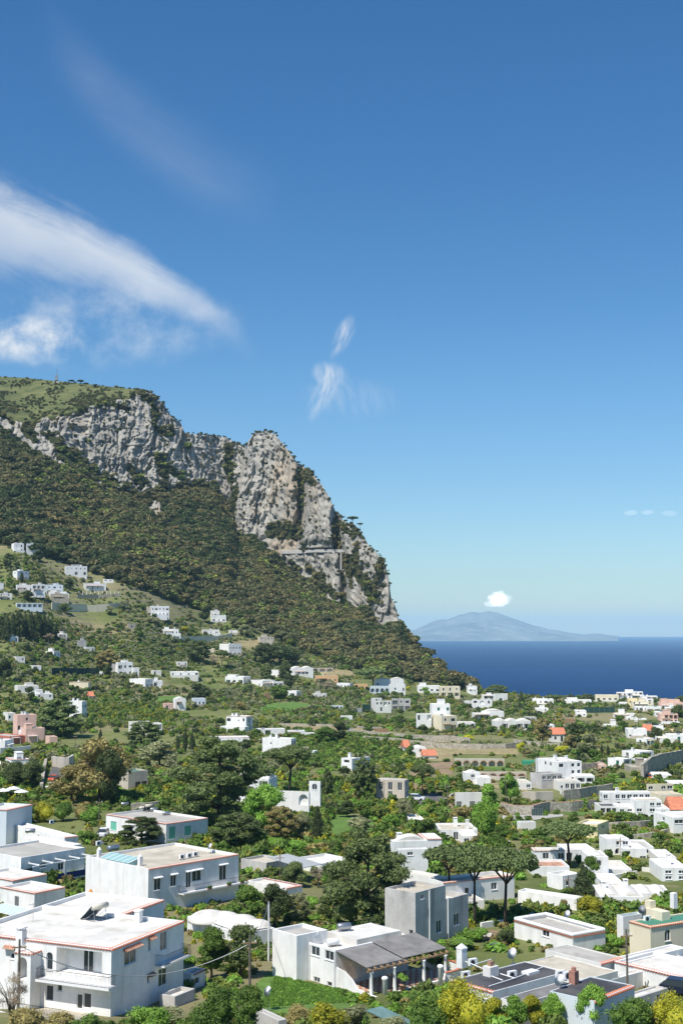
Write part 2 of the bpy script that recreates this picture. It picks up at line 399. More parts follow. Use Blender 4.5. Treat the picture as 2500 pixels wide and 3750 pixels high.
    for q in ((180, 1590, 260, 1680, 22), (235, 1660, 330, 1740, 38), (330, 1730, 420, 1770, 22), (585, 1680, 600, 1740, 24), (610, 1715, 655, 1740, 20), (560, 1440, 570, 1560, 10), (590, 1575, 625, 1590, 20), (690, 1560, 690, 1640, 8), (838, 1640, 845, 1760, 16), (860, 1800, 835, 1900, 18), (1000, 1945, 1075, 1945, 38), (1055, 1920, 1090, 1960, 22), (1098, 1720, 1104, 1860, 13), (1120, 1745, 1150, 1765, 18), (1225, 1920, 1240, 2010, 18), (1240, 1920, 1290, 1960, 16), (1262, 2050, 1330, 2130, 24), (1330, 2130, 1380, 2200, 18), (1060, 2060, 1090, 2080, 14), (1130, 2080, 1180, 2120, 15), (1150, 2140, 1250, 2190, 17), (1270, 2215, 1300, 2240, 20), (1395, 2060, 1420, 2100, 10), (505, 1440, 560, 1470, 14), (480, 1720, 520, 1780, 16), (395, 1480, 470, 1500, 12), (90, 1570, 125, 1610, 20), (1275, 1905, 1330, 1960, 24)):
        rock *= 1 - gully(*q)
    # outcrops in the wood
    for (ox, oy, rx, ry) in ((572, 1866, 26, 42), (476, 1862, 22, 15), (434, 1824, 10, 8), (274, 1818, 9, 20), (335, 1876, 7, 14), (350, 1808, 12, 10), (980, 1995, 26, 32), (1230, 2262, 14, 10), (10, 1925, 12, 14), (50, 1955, 25, 10), (326, 1858, 5, 8)):
        d = ((jx - ox) / rx) ** 2 + ((jy - oy) / ry) ** 2; rock = np.maximum(rock, 1 - sst(0.7, 1.15, d)); YY -= 7 * (1 - sst(0.2, 1.1, d))
    # relief: buttresses, cracks, ledges
    XX = ray(PX, PY)[0] * YY; ZZ = ray(PX, PY)[1] * YY
    wx = XX + 5 * fbm(XX / 30, ZZ / 40, 0, 51, 3)
    big = vnoise(wx / 30, ZZ / 150, 0, 61); mid = 1 - np.abs(vnoise(wx / 11, ZZ / 55, 0, 62)) * 2
    fin = 1 - np.abs(vnoise(wx / 4.2, ZZ / 13, 0, 63)) * 2; tin = fbm(wx / 2.2, ZZ / 3.4, YY * 0, 64, 2); led = vnoise(wx / 15, ZZ / 6.5, 0, 65)
    led2 = 1 - np.abs(vnoise(wx / 9, ZZ / 9, 0, 66)) * 2
    crk = np.clip(1 - np.abs(vnoise(wx / 6.5, ZZ / 60, 0, 67)) * 7, 0, 1); pit = np.clip(fbm(wx / 3.0, ZZ / 4.0, 0, 68, 2) - 0.45, 0, 1)
    fin2 = 1 - np.abs(vnoise(wx / 2.3, ZZ / 11, 0, 69)) * 2; crk2 = np.clip(1 - np.abs(vnoise(wx / 3.4, ZZ / 28, 0, 70)) * 6, 0, 1)
    rel = big * 6 + mid * 3.2 + fin * 2.2 + fin2 * 1.5 + tin * 1.6 + led * 1.2 + led2 * 1.2 - crk * 3.0 - crk2 * 2.0 - pit * 3.5
    YY2 = YY - rel * rock + (1 - rock) * 4.0 * fbm(XX / 45, ZZ / 30, 0, 71, 3) * sst(0, 60, PY - ys)
    # ledge of the road under the second block
    YY2 -= 5 * sst(980, 990, PX) * sst(1262, 1250, PX) * sst(2012, 2020, PY) * sst(2075, 2040, PY)
    YY2 += 6 * sst(1050, 1075, PX) * sst(1238, 1215, PX) * sst(1975, 1998, PY) * sst(2016, 2012, PY)
    a, b = ray(PX, PY); P3 = np.stack([a * YY2, YY2, CAMZ + b * YY2], -1)
    # carry the surface on over the crest and under the valley
    P0 = P3[0]
    back_rows = []
    for k, (dy, dz) in enumerate(((420, -60), (260, -25), (130, -8), (50, -1.5), (14, -0.2))):
        q = P0.copy(); q[:, 1] += dy; q[:, 0] *= (P0[:, 1] + dy) / P0[:, 1]; fall = np.interp(MX, [-300, 450, 560, 900, 1500, 1750], [1, 1, 6, 10, 9, 6])
        q[:, 2] = np.maximum(q[:, 2] + dz * fall, -20); back_rows.append(q)
    fr = P3[-1].copy(); fr2 = fr.copy(); fr[:, 2] -= 0.5; fr2[:, 1] -= 8; fr2[:, 2] -= 9
    grid = np.concatenate([np.array(back_rows), P3, fr2[None]], 0)
    rk = np.concatenate([np.repeat(rock[:1], 5, 0), rock, rock[-1:]], 0)
    h, w = grid.shape[:2]; idx = np.arange(h * w).reshape(h, w)
    Q = np.stack([idx[1:, :-1], idx[1:, 1:], idx[:-1, 1:], idx[:-1, :-1]], -1).reshape(-1, 4)
    me = np_mesh('mountain', grid.reshape(-1, 3), Q)
    at_ = me.attributes.new('rock', 'FLOAT', 'POINT'); at_.data.foreach_set('value', rk.ravel().astype(np.float32))
    ty = np.zeros(h * w, np.float32).reshape(h, w); ty[:5 + n1] = 1; ty[5 + n1:5 + n1 + 6] = 0.5
    ty *= (np.interp(MX, [-300, 545, 560], [1, 1, 0]))[None]
    at2 = me.attributes.new('grassy', 'FLOAT', 'POINT'); at2.data.foreach_set('value', ty.ravel())
    return me, P3, rock, PX, PY, n1, n2
def mountain_material():
    m = bpy.data.materials.new('mountain_rock_and_soil'); m.use_nodes = True; nt = m.node_tree; b = nt.nodes['Principled BSDF']
    b.inputs['Roughness'].default_value = 0.95; b.inputs['Specular IOR Level'].default_value = 0.1
    geo = nt.nodes.new('ShaderNodeNewGeometry'); pos = geo.outputs['Position']; x, y, z = sep(nt, pos)
    def attr(n):
        a = nt.nodes.new('ShaderNodeAttribute'); a.attribute_name = n; return E(nt, a.outputs['Fac'])
    st = vec(nt, x * 1.0, y * 0.6, z * 0.16)
    n1 = noise(nt, st, 0.09, 5, 0.6); n2 = noise(nt, pos, 0.35, 5, 0.65); n3 = noise(nt, vec(nt, x, y, z * 0.4), 0.02, 4, 0.55); n4 = noise(nt, st, 0.3, 5, 0.7)
    c = mixc(nt, n1.ss(0.3, 0.7), (0.32, 0.30, 0.26), (0.52, 0.49, 0.425))
    c = mixc(nt, n3.ss(0.52, 0.70) * 0.6, c, (0.50, 0.38, 0.25))
    c = mixc(nt, n4.ss(0.5, 0.72) * 0.7, c, (0.19, 0.185, 0.17))
    c = mixc(nt, n2.ss(0.6, 0.8) * 0.55, c, (0.10, 0.12, 0.06))
    soil = mixc(nt, n2.ss(0.3, 0.7), (0.035, 0.045, 0.018), (0.07, 0.075, 0.03))
    g1 = noise(nt, pos, 0.05, 6, 0.65); g2 = noise(nt, pos, 0.25, 4, 0.65)
    gr = mixc(nt, g1.ss(0.35, 0.65), (0.10, 0.125, 0.045), (0.20, 0.205, 0.08))
    gr = mixc(nt, g2.ss(0.56, 0.72) * 0.6, gr, (0.05, 0.065, 0.03))
    ground_ = mixc(nt, attr('grassy').ss(0.2, 0.8), soil, gr)
    c = mixc(nt, attr('rock').ss(0.25, 0.6), ground_, c)
    nt.links.new(c, b.inputs['Base Color'])
    bp = nt.nodes.new('ShaderNodeBump'); bp.inputs['Strength'].default_value = 1.0; bp.inputs['Distance'].default_value = 2.0
    nt.links.new((noise(nt, vec(nt, x, y, z * 0.3), 0.6, 6, 0.75)).v, bp.inputs['Height']); nt.links.new(bp.outputs[0], b.inputs['Normal'])
    return m
MT, MT_P, MT_ROCK, MT_PX, MT_PY, MT_N1, MT_N2 = mountain_mesh()
prop(link('mountain', MT, mountain_material()), kind='structure')

# ------------------------------------------------------------------ valley ground sheet
def valley():
    PXs = np.linspace(-400, 2900, 420); Yg = np.concatenate([np.geomspace(40, 340, 190), np.linspace(342, 1075, 560)])
    A = (PXs - PW / 2) / F
    X = A[None] * Yg[:, None]; Yq = np.broadcast_to(Yg[:, None], X.shape)
    Z = ground(X, Yq)
    Z = np.maximum(Z, -15)
    h, w = X.shape; idx = np.arange(h * w).reshape(h, w)
    Q = np.stack([idx[:-1, :-1], idx[:-1, 1:], idx[1:, 1:], idx[1:, :-1]], -1).reshape(-1, 4)
    me = np_mesh('terrain', np.stack([X, Yq, Z], -1).reshape(-1, 3), Q, smooth=False)
    m = bpy.data.materials.new('valley_ground'); m.use_nodes = True; nt = m.node_tree; b = nt.nodes['Principled BSDF']
    b.inputs['Roughness'].default_value = 0.95; b.inputs['Specular IOR Level'].default_value = 0.1
    geo = nt.nodes.new('ShaderNodeNewGeometry'); pos = geo.outputs['Position']; nx, ny, nz = sep(nt, geo.outputs['True Normal'])
    n1 = noise(nt, pos, 0.03, 5, 0.6); n2 = noise(nt, pos, 0.25, 5, 0.65); n3 = noise(nt, pos, 0.012, 3, 0.5)
    c = mixc(nt, n1.ss(0.35, 0.62), (0.12, 0.15, 0.045), (0.19, 0.205, 0.075))
    c = mixc(nt, n2.ss(0.45, 0.7) * 0.6, c, (0.08, 0.10, 0.035))
    c = mixc(nt, n3.ss(0.52, 0.66) * 0.65, c, (0.29, 0.235, 0.14))
    n5 = noise(nt, pos, 0.09, 4, 0.6); c = mixc(nt, n5.ss(0.58, 0.68) * 0.65, c, (0.29, 0.235, 0.14))
    wn = noise(nt, pos, 0.7, 4, 0.6)
    c = mixc(nt, nz.ss(0.80, 0.6), c, mixc(nt, wn.ss(0.4, 0.65), (0.17, 0.15, 0.09), (0.26, 0.235, 0.17)))
    nt.links.new(c, b.inputs['Base Color'])
    bp = nt.nodes.new('ShaderNodeBump'); bp.inputs['Strength'].default_value = 0.6; bp.inputs['Distance'].default_value = 0.5
    nt.links.new(noise(nt, pos, 1.3, 6, 0.7).v, bp.inputs['Height']); nt.links.new(bp.outputs[0], b.inputs['Normal'])
    prop(link('terrain', me, m), kind='structure')
valley()

# ------------------------------------------------------------------ sea, far island
def sea():
    m = bpy.data.materials.new('sea_water'); m.use_nodes = True; nt = m.node_tree; b = nt.nodes['Principled BSDF']
    b.inputs["Roughness"].default_value = 0.5; b.inputs["Specular IOR Level"].default_value = 0.0
    geo = nt.nodes.new('ShaderNodeNewGeometry'); x, y, z = sep(nt, geo.outputs['Position'])
    n1 = noise(nt, vec(nt, x * 0.0006, y * 0.0016, 0.0), 1.0, 4, 0.6); n2 = noise(nt, vec(nt, x * 0.02, y * 0.01, 0.0), 1.0, 5, 0.7)
    c = mixc(nt, n1.ss(0.3, 0.7), (0.0, 0.026, 0.098), (0.0, 0.034, 0.122))
    c = mixc(nt, n2.ss(0.5, 0.8) * 0.35, c, (0.002, 0.044, 0.135))
    nt.links.new(c, b.inputs['Base Color'])
    bp = nt.nodes.new('ShaderNodeBump'); bp.inputs['Strength'].default_value = 0.35; bp.inputs['Distance'].default_value = 1.0
    nt.links.new(noise(nt, vec(nt, x * 0.06, y * 0.04, 0.0), 1.0, 5, 0.6).v, bp.inputs['Height']); nt.links.new(bp.outputs[0], b.inputs['Normal'])
    S = 35500
    o = mesh_obj('sea', [(-S, -9000, 0), (S, -9000, 0), (S, S, 0), (-S, S, 0)], [(0, 1, 2, 3)], m); prop(o, kind='structure')
sea()
def island():
    D = 24000.0
    prof = np.array([(1420, 0), (1455, 6), (1480, 14), (1510, 22), (1540, 30), (1560, 37), (1600, 50), (1640, 62), (1680, 74), (1720, 78), (1760, 84), (1790, 87), (1820, 80), (1850, 70), (1890, 55), (1940, 40), (2000, 26), (2060, 16), (2110, 9), (2130, 5), (2160, 7), (2190, 9), (2215, 5), (2240, 2), (2260, 0)], float)
    xs = np.linspace(1420, 2260, 300); n = 60
    ht = (np.interp(xs, prof[:, 0], prof[:, 1]) + 3.0 * fbm(xs / 40, 0, 0, 5, 4) * np.clip(np.interp(xs, prof[:, 0], prof[:, 1]) / 30, 0, 1) + 14) * D / F * 1.02 
    ht = np.where(np.interp(xs, prof[:, 0], prof[:, 1]) <= 0, -30, ht)
    V_ = []
    for j in range(n):
        t = j / (n - 1); Y = D - 4200 + 7000 * t
        sh = math.sin(min(1, t / 0.6) * math.pi / 2) if t < 0.6 else math.cos((t - 0.6) / 0.4 * math.pi / 2)
        X = (xs - PW / 2) / F * Y
        Z = ht * sh * (0.80 + 0.20 * sst(0, 1, np.full_like(xs, sh))) + 75 * fbm(X / 900, Y / 900, 0, 9, 4) * math.sin(t * math.pi) * np.clip(ht / 300, 0, 1) * (1 - 0.7 * sh) - 10
        V_.append(np.stack([X, np.full_like(xs, Y), Z], -1))
    V_ = np.array(V_); h, w = V_.shape[:2]; idx = np.arange(h * w).reshape(h, w)
    Q = np.stack([idx[:-1, :-1], idx[:-1, 1:], idx[1:, 1:], idx[1:, :-1]], -1).reshape(-1, 4)
    m = mat('far_island_slopes', (0.17, 0.185, 0.15), 0.95, 0.35, 0.0012, (0.5, 0.47, 0.42), 0.004, 0.6, coord='World')
    prop(link('island', np_mesh('island', V_.reshape(-1, 3), Q, True), m), kind='structure')
island()

# ------------------------------------------------------------------ haze
def haze():
    mb = MB().box(-30000, -400, -21, 30000, 36000, 520)
    m = bpy.data.materials.new('haze_air'); m.use_nodes = True; nt = m.node_tree; nt.nodes.clear()
    v = nt.nodes.new('ShaderNodeVolumePrincipled'); v.inputs['Density'].default_value = HAZE_D; v.inputs['Color'].default_value = rgb(HAZE_C)
    v.inputs["Anisotropy"].default_value = -0.3
    o = nt.nodes.new('ShaderNodeOutputMaterial'); nt.links.new(v.outputs[0], o.inputs['Volume'])
    prop(mb.build('haze', m), kind='stuff')
HAZE_D, HAZE_C = 4.2e-5, (0.50, 0.80, 1.0)
haze()
# ------------------------------------------------------------------ foliage
def leaf_mat(name, c1, c2, c3=None, rough=0.6, scale=0.5, per=0.35):
    m = bpy.data.materials.new(name); m.use_nodes = True; nt = m.node_tree; b = nt.nodes['Principled BSDF']
    b.inputs['Roughness'].default_value = rough; b.inputs['Specular IOR Level'].default_value = 0.25
    gain = (1.75, 1.65, 1.55) if 'holm' in name else (2.35, 2.15, 1.9)
    c1, c2 = [tuple(min(0.6, v * q) for v, q in zip(c, gain)) for c in (c1, c2)]; c3 = tuple(v * q for v, q in zip(c3, gain)) if c3 is not None else None
    oi = nt.nodes.new('ShaderNodeObjectInfo'); geo = nt.nodes.new('ShaderNodeNewGeometry'); tc = nt.nodes.new('ShaderNodeTexCoord')
    rnd = E(nt, oi.outputs['Random']); isl = E(nt, geo.outputs['Random Per Island'])
    n = noise(nt, tc.outputs['Object'], scale, 3)
    c = mixc(nt, n.ss(0.35, 0.65) * 0.6 + isl * 0.4, c1, c2)
    if c3 is not None: c = mixc(nt, rnd.ss(0.35, 1.0) * 0.85, c, c3)
    k = isl * per * 2.0 + (1.0 - per) + (rnd - 0.5) * 0.35
    c = mixc(nt, 1.0, c, vec(nt, k, k, k), 'MULTIPLY')
    nt.links.new(c, b.inputs['Base Color'])
    tr = nt.nodes.new('ShaderNodeBsdfTranslucent'); nt.links.new(c, tr.inputs[0])
    mx_ = nt.nodes.new('ShaderNodeMixShader'); mx_.inputs[0].default_value = 0.32
    nt.links.new(b.outputs[0], mx_.inputs[1]); nt.links.new(tr.outputs[0], mx_.inputs[2])
    nt.links.new(mx_.outputs[0], nt.nodes['Material Output'].inputs[0])
    return m
LM = {
 'wood': leaf_mat('holm_oak_leaves', (0.062, 0.075, 0.032), (0.118, 0.124, 0.052), (0.135, 0.118, 0.050)),
 'shrub': leaf_mat('shrub_leaves', (0.045, 0.075, 0.020), (0.095, 0.135, 0.035), (0.12, 0.145, 0.03)),
 'bright': leaf_mat('fresh_green_leaves', (0.065, 0.14, 0.022), (0.13, 0.225, 0.04)),
 'yellow': leaf_mat('yellow_green_leaves', (0.11, 0.125, 0.012), (0.21, 0.215, 0.02)),
 'pine': leaf_mat('pine_needles', (0.044, 0.068, 0.026), (0.090, 0.122, 0.045)),
 'umbrella': leaf_mat('stone_pine_needles', (0.050, 0.080, 0.032), (0.098, 0.138, 0.052)),
 'dark': leaf_mat('dark_evergreen_leaves', (0.026, 0.042, 0.016), (0.058, 0.080, 0.030)),
 'cypress': leaf_mat('cypress_leaves', (0.022, 0.036, 0.016), (0.045, 0.06, 0.025)),
 'olive': leaf_mat('olive_leaves', (0.095, 0.115, 0.06), (0.17, 0.185, 0.11)),
 'brown': leaf_mat('budding_oak_leaves', (0.11, 0.105, 0.045), (0.20, 0.18, 0.075)),
 'citrus': leaf_mat('citrus_leaves', (0.032, 0.07, 0.014), (0.075, 0.12, 0.024)),
 'bare': leaf_mat('bare_twigs', (0.14, 0.12, 0.095), (0.22, 0.19, 0.15)),
 'gold': leaf_mat('gorse_flowers', (0.35, 0.27, 0.02), (0.5, 0.4, 0.03)),
 'veg': leaf_mat('vegetable_leaves', (0.05, 0.11, 0.02), (0.10, 0.19, 0.035)),
}
BARK = mat('bark', (0.085, 0.065, 0.05), 0.95, 0.4, 3.0, bump=0.6, bscale=8.0)
BARKG = mat('grey_bark', (0.17, 0.15, 0.125), 0.95, 0.35, 3.0, bump=0.6, bscale=8.0)

def leaf_cloud(cent, rad, n, size, seed=0, up=0.35, shell=0.55, flat=1.0, aspect=1.6):
    """n leaf-clump quads spread through ellipsoids (cent k x 3, rad k x 3)"""
    g = np.random.default_rng(seed); cent = np.asarray(cent, float); rad = np.asarray(rad, float)
    vol = rad.prod(1) ** 0.67; pick = g.choice(len(cent), n, p=vol / vol.sum())
    d = g.normal(size=(n, 3)); d /= np.linalg.norm(d, axis=1, keepdims=True); d[:, 2] = np.where(d[:, 2] < -0.35, -d[:, 2], d[:, 2])
    r = shell + (1 - shell) * g.random(n) ** 0.5; r *= 1 + 0.12 * g.normal(size=n)
    p = cent[pick] + d * rad[pick] * r[:, None]
    nr = d + g.normal(size=(n, 3)) * 0.75; nr[:, 2] += up; nr /= np.linalg.norm(nr, axis=1, keepdims=True)
    a = np.cross(nr, g.normal(size=(n, 3))); a /= np.linalg.norm(a, axis=1, keepdims=True) + 1e-9; b = np.cross(nr, a)
    s = size * (0.6 + 0.8 * g.random(n)); a *= (s * 0.5 * aspect)[:, None]; b *= (s * 0.5 / aspect * 1.3)[:, None]; b[:, 2] *= flat
    V_ = np.stack([p - a - b * 0.5, p + a * 0.3 - b, p + a + b * 0.4, p - a * 0.4 + b], 1).reshape(-1, 3)
    return V_, np.arange(n * 4).reshape(n, 4)
def ico_core(cent, rad, seed=0, k=0.8, sub=1):
    bm = bmesh.new(); bmesh.ops.create_icosphere(bm, subdivisions=sub, radius=1.0)
    bv = np.array([v.co[:] for v in bm.verts]); bf = np.array([[v.index for v in f.verts] for f in bm.faces]); bm.free()
    g = np.random.default_rng(seed); Vs, Fs = [], []
    for c, r in zip(np.asarray(cent, float), np.asarray(rad, float)):
        Fs.append(bf + len(bv) * len(Vs)); Vs.append(c + bv * r * k * (1 + 0.15 * g.normal(size=(len(bv), 1))))
    return np.concatenate(Vs), np.concatenate(Fs)
def foliage_mesh(name, cent, rad, n, size, m, seed=0, core=0.72, **kw):
    V1, Q1 = leaf_cloud(cent, rad, n, size, seed, **kw)
    F_ = [tuple(q) for q in Q1]
    if core > 0:
        V2, T2 = ico_core(cent, rad, seed, core); T2 = T2 + len(V1)
        V1 = np.concatenate([V1, V2]); 
        me = bpy.data.meshes.new(name); allv = V1.astype(np.float32)
        me.vertices.add(len(allv)); me.vertices.foreach_set('co', allv.ravel())
        me.loops.add(Q1.size + T2.size); me.loops.foreach_set('vertex_index', np.concatenate([Q1.ravel(), T2.ravel()]).astype(np.int32))
        me.polygons.add(len(Q1) + len(T2))
        st = np.concatenate([np.arange(len(Q1)) * 4, Q1.size + np.arange(len(T2)) * 3]).astype(np.int32)
        tt = np.concatenate([np.full(len(Q1), 4), np.full(len(T2), 3)]).astype(np.int32)
        me.polygons.foreach_set('loop_start', st); me.polygons.foreach_set('loop_total', tt); me.update(calc_edges=True)
    else: me = np_mesh(name, V1, Q1)
    me.materials.append(m); return me
def lobes(n, rx, rz, zc, lr, seed, flat=0.75, top=0.0):
    g = np.random.default_rng(seed); C, Rr = [], []
    for i in range(n):
        t = g.random() * 6.283; q = math.sqrt(g.random()); h = g.uniform(-1, 1)
        k = math.sqrt(max(0.05, 1 - h * h)) if top == 0 else max(0.1, 1 - (h * 0.5 + 0.5) * top)
        C.append((rx * q * k * math.cos(t), rx * q * k * math.sin(t), zc + rz * h)); s = lr * g.uniform(0.65, 1.2); Rr.append((s, s, s * flat))
    return C, Rr

# instanced stuff: points with scale, turn and kind -> geometry nodes
def scatter(name, pts, scl, rot, kind, protos, squash=None):
    me = bpy.data.meshes.new(name); pts = np.asarray(pts, np.float32); me.vertices.add(len(pts)); me.vertices.foreach_set('co', pts.ravel())
    for nm, ar, ty in (('scl', scl, 'FLOAT'), ('rot', rot, 'FLOAT'), ('kd', kind, 'INT')):
        a = me.attributes.new(nm, ty, 'POINT'); a.data.foreach_set('value', np.asarray(ar, np.float32 if ty == 'FLOAT' else np.int32))
    o = bpy.data.objects.new(name, me); COL.objects.link(o)
    ng = bpy.data.node_groups.new(name + '_nodes', 'GeometryNodeTree')
    ng.interface.new_socket('Geometry', in_out='INPUT', socket_type='NodeSocketGeometry'); ng.interface.new_socket('Geometry', in_out='OUTPUT', socket_type='NodeSocketGeometry')
    N = ng.nodes; L = ng.links; gi = N.new('NodeGroupInput'); go = N.new('NodeGroupOutput')
    iop = N.new('GeometryNodeInstanceOnPoints'); jg = N.new('GeometryNodeJoinGeometry')
    for p in reversed(protos):
        po = bpy.data.objects.new(p.name, p); oi = N.new('GeometryNodeObjectInfo'); oi.inputs['Object'].default_value = po; oi.inputs['As Instance'].default_value = True
        L.new(oi.outputs['Geometry'], jg.inputs[0])
    def na(nm, ty):
        n = N.new('GeometryNodeInputNamedAttribute'); n.data_type = ty; n.inputs['Name'].default_value = nm; return n.outputs['Attribute']
    L.new(gi.outputs[0], iop.inputs['Points']); L.new(jg.outputs[0], iop.inputs['Instance']); iop.inputs['Pick Instance'].default_value = True
    L.new(na('kd', 'INT'), iop.inputs['Instance Index'])
    cx = N.new('ShaderNodeCombineXYZ'); L.new(na('rot', 'FLOAT'), cx.inputs[2])
    L.new(cx.outputs[0], iop.inputs['Rotation'])
    L.new(na('scl', 'FLOAT'), iop.inputs['Scale']); L.new(iop.outputs[0], go.inputs[0])
    md = o.modifiers.new('scatter', 'NODES'); md.node_group = ng
    return prop(o, kind='stuff')

FOREST = []
for k in range(5):
    C, Rr = lobes(7, 0.75, 0.35, 0.35, 0.5, 100 + k)
    FOREST.append(foliage_mesh('wood_crown', C, Rr, 230, 0.27, LM['wood'], 200 + k, core=0.78))
C, Rr = lobes(7, 0.75, 0.3, 0.35, 0.5, 120); FOREST.append(foliage_mesh('wood_crown', C, Rr, 230, 0.27, LM['shrub'], 210, core=0.78))
C, Rr = lobes(7, 0.75, 0.3, 0.35, 0.5, 121); FOREST.append(foliage_mesh('wood_crown', C, Rr, 230, 0.27, LM['dark'], 211, core=0.78))
def forest():
    P, rock, PX, PY = MT_P, MT_ROCK, MT_PX, MT_PY
    h, w = PX.shape; pts, scl, kd = [], [], []
    g = np.random.default_rng(5)
    # wooded slope: sample cells by area on the ground
    r0 = MT_N1 + 2
    A = np.linalg.norm(np.cross(P[1:, :-1] - P[:-1, :-1], P[:-1, 1:] - P[:-1, :-1]), axis=-1)
    veg = (rock[:-1, :-1] < 0.4)
    slope_rows = np.zeros_like(A, bool); slope_rows[MT_N1 + 2:] = True
    wood = A * veg * slope_rows
    inb = (PY[:-1, :-1] > lint(BASE, PX[:-1, :-1]) - 6)
    n = 13500; wp = wood * np.where(inb, 1.0, 0.55); c = g.choice(wp.size, n, p=(wp / wp.sum()).ravel()); i, j = np.unravel_index(c, wp.shape)
    p = P[i, j] + (P[i + 1, j] - P[i, j]) * g.random((n, 1)) + (P[i, j + 1] - P[i, j]) * g.random((n, 1))
    s = 2.2 + 4.6 * g.random(n) ** 2.0 * np.where(inb[i, j], 1.0, 0.55); p[:, 2] += s * 0.25
    big = vnoise(p[:, 0] / 60, p[:, 1] / 60, p[:, 2] / 40, 77)
    k = g.integers(0, 5, n); k = np.where((big > 0.15) & (g.random(n) < 0.35), 5, k); k = np.where((big < -0.2) & (g.random(n) < 0.5), 6, k)
    o = scatter('forest', p, s, g.random(n) * 6.28, k, FOREST); prop(o, label='dark green holm oak wood covering the slope below the cliffs', cat='forest')
    # bushes on rock ledges and on the grassy top
    crest = np.arange(0, 30); top = np.zeros_like(A); top[2:MT_N1] = 1
    dens = (fbm(PX / 60, PY / 25, 0, 88, 3)[:-1, :-1] + np.linspace(-0.45, 0.75, h - 1)[:, None] * 0) 
    ramp = np.zeros(h - 1); ramp[:MT_N1] = np.linspace(-0.35, 0.75, MT_N1)
    wt = A * top * np.clip(dens * 0.7 + ramp[:, None], 0, 1) * (PX[:-1, :-1] < 560)
    n2 = 1700; c = g.choice(wt.size, n2, p=(wt / wt.sum()).ravel()); i, j = np.unravel_index(c, wt.shape); p2 = P[i, j] + (P[i, j + 1] - P[i, j]) * g.random((n2, 1))
    s2 = g.uniform(0.9, 2.3, n2) * (1.0 + 0.0 * i)
    rk = (rock > 0.6); nzr = fbm(PX / 18, PY / 11, 0, 90, 3); wr = (A * rk[:-1, :-1] * np.clip(nzr[:-1, :-1] - 0.25, 0, 1)); wr[:MT_N1] = 0
    n3 = 700; c = g.choice(wr.size, n3, p=(wr / wr.sum()).ravel()); i, j = np.unravel_index(c, wr.shape); p3 = P[i, j]; s3 = g.uniform(0.9, 2.3, n3)
    # skyline shrubs on the cliff edge
    js = g.choice(w, 260, p=np.where((MX > 470) & (MX < 1470), 1.0, 0.25) / np.where((MX > 470) & (MX < 1470), 1.0, 0.25).sum()); p4 = P[1, js] + g.normal(size=(260, 3)) * (1, 2, 0.2); s4 = g.uniform(0.9, 2.2, 260)
    pp = np.concatenate([p2, p3, p4]); ssc = np.concatenate([s2, s3, s4])
    scatter('cliff_shrubs', pp, ssc, g.random(len(pp)) * 6.28, g.choice([0, 1, 2, 3, 4, 6, 6], len(pp)), FOREST)
    o = bpy.data.objects['cliff_shrubs']; prop(o, label='dark shrubs on the cliff ledges and grassy top', cat='shrubs')
forest()
# ------------------------------------------------------------------ building materials
M = {}
M['white'] = mat('white_limewash', (0.82, 0.81, 0.78), 0.9, 0.06, 0.8, (0.58, 0.54, 0.47), 0.9, 0.5, streak=True, bump=0.15, bscale=6.0)
M['white2'] = mat('weathered_limewash', (0.74, 0.72, 0.67), 0.9, 0.06, 0.4, (0.42, 0.39, 0.33), 0.4, 0.5, streak=True)
M['cream'] = mat('cream_plaster', (0.74, 0.66, 0.49), 0.9, 0.05, 0.4, (0.5, 0.43, 0.32), 0.35, 0.35, streak=True)
M['yellow'] = mat('yellow_plaster', (0.78, 0.66, 0.38), 0.9, 0.05, 0.4, (0.5, 0.43, 0.3), 0.35, 0.3, streak=True)
M['beige'] = mat('beige_plaster', (0.55, 0.49, 0.40), 0.9, 0.08, 0.4, (0.34, 0.3, 0.25), 0.4, 0.5, streak=True)
M['grey'] = mat('bare_grey_plaster', (0.50, 0.48, 0.45), 0.92, 0.12, 0.5, (0.24, 0.23, 0.21), 0.5, 0.75, streak=True, bump=0.3)
M['pink'] = mat('pale_pink_plaster', (0.70, 0.47, 0.38), 0.9, 0.06, 0.4, (0.5, 0.36, 0.3), 0.4, 0.4, streak=True)
M['red'] = mat('brick_red_plaster', (0.50, 0.16, 0.11), 0.9, 0.08, 0.4, (0.35, 0.14, 0.1), 0.4, 0.4)
M['orange'] = mat('apricot_plaster', (0.72, 0.46, 0.24), 0.9, 0.06, 0.4, (0.5, 0.34, 0.2), 0.4, 0.4)
M['blue'] = mat('pale_blue_plaster', (0.62, 0.68, 0.72), 0.9, 0.05, 0.4, (0.5, 0.5, 0.48), 0.4, 0.4)
M['stone'] = mat('grey_stone_masonry', (0.40, 0.36, 0.29), 0.95, 0.35, 1.6, (0.22, 0.21, 0.15), 0.5, 0.6, bump=0.8, bscale=2.5)
M['roofw'] = mat('white_roof_wash', (0.66, 0.635, 0.58), 0.92, 0.12, 0.35, (0.40, 0.36, 0.28), 0.45, 0.75)
M['roofb'] = mat('weathered_beige_roof', (0.50, 0.45, 0.36), 0.95, 0.16, 0.3, (0.27, 0.24, 0.18), 0.35, 0.65)
M['roofg'] = mat('grey_concrete_roof', (0.42, 0.40, 0.36), 0.95, 0.12, 0.25, (0.24, 0.22, 0.19), 0.3, 0.65)
M['roofd'] = mat('black_felt_roof', (0.060, 0.060, 0.066), 0.85, 0.3, 0.3, (0.14, 0.13, 0.12), 0.25, 0.6)
M['roofgreen'] = mat('green_painted_roof', (0.065, 0.23, 0.155), 0.8, 0.08, 0.3, (0.12, 0.26, 0.2), 0.3, 0.5)
M['tile'] = mat('terracotta_tile', (0.56, 0.20, 0.11), 0.85, 0.25, 2.0, (0.33, 0.15, 0.1), 1.2, 0.5)
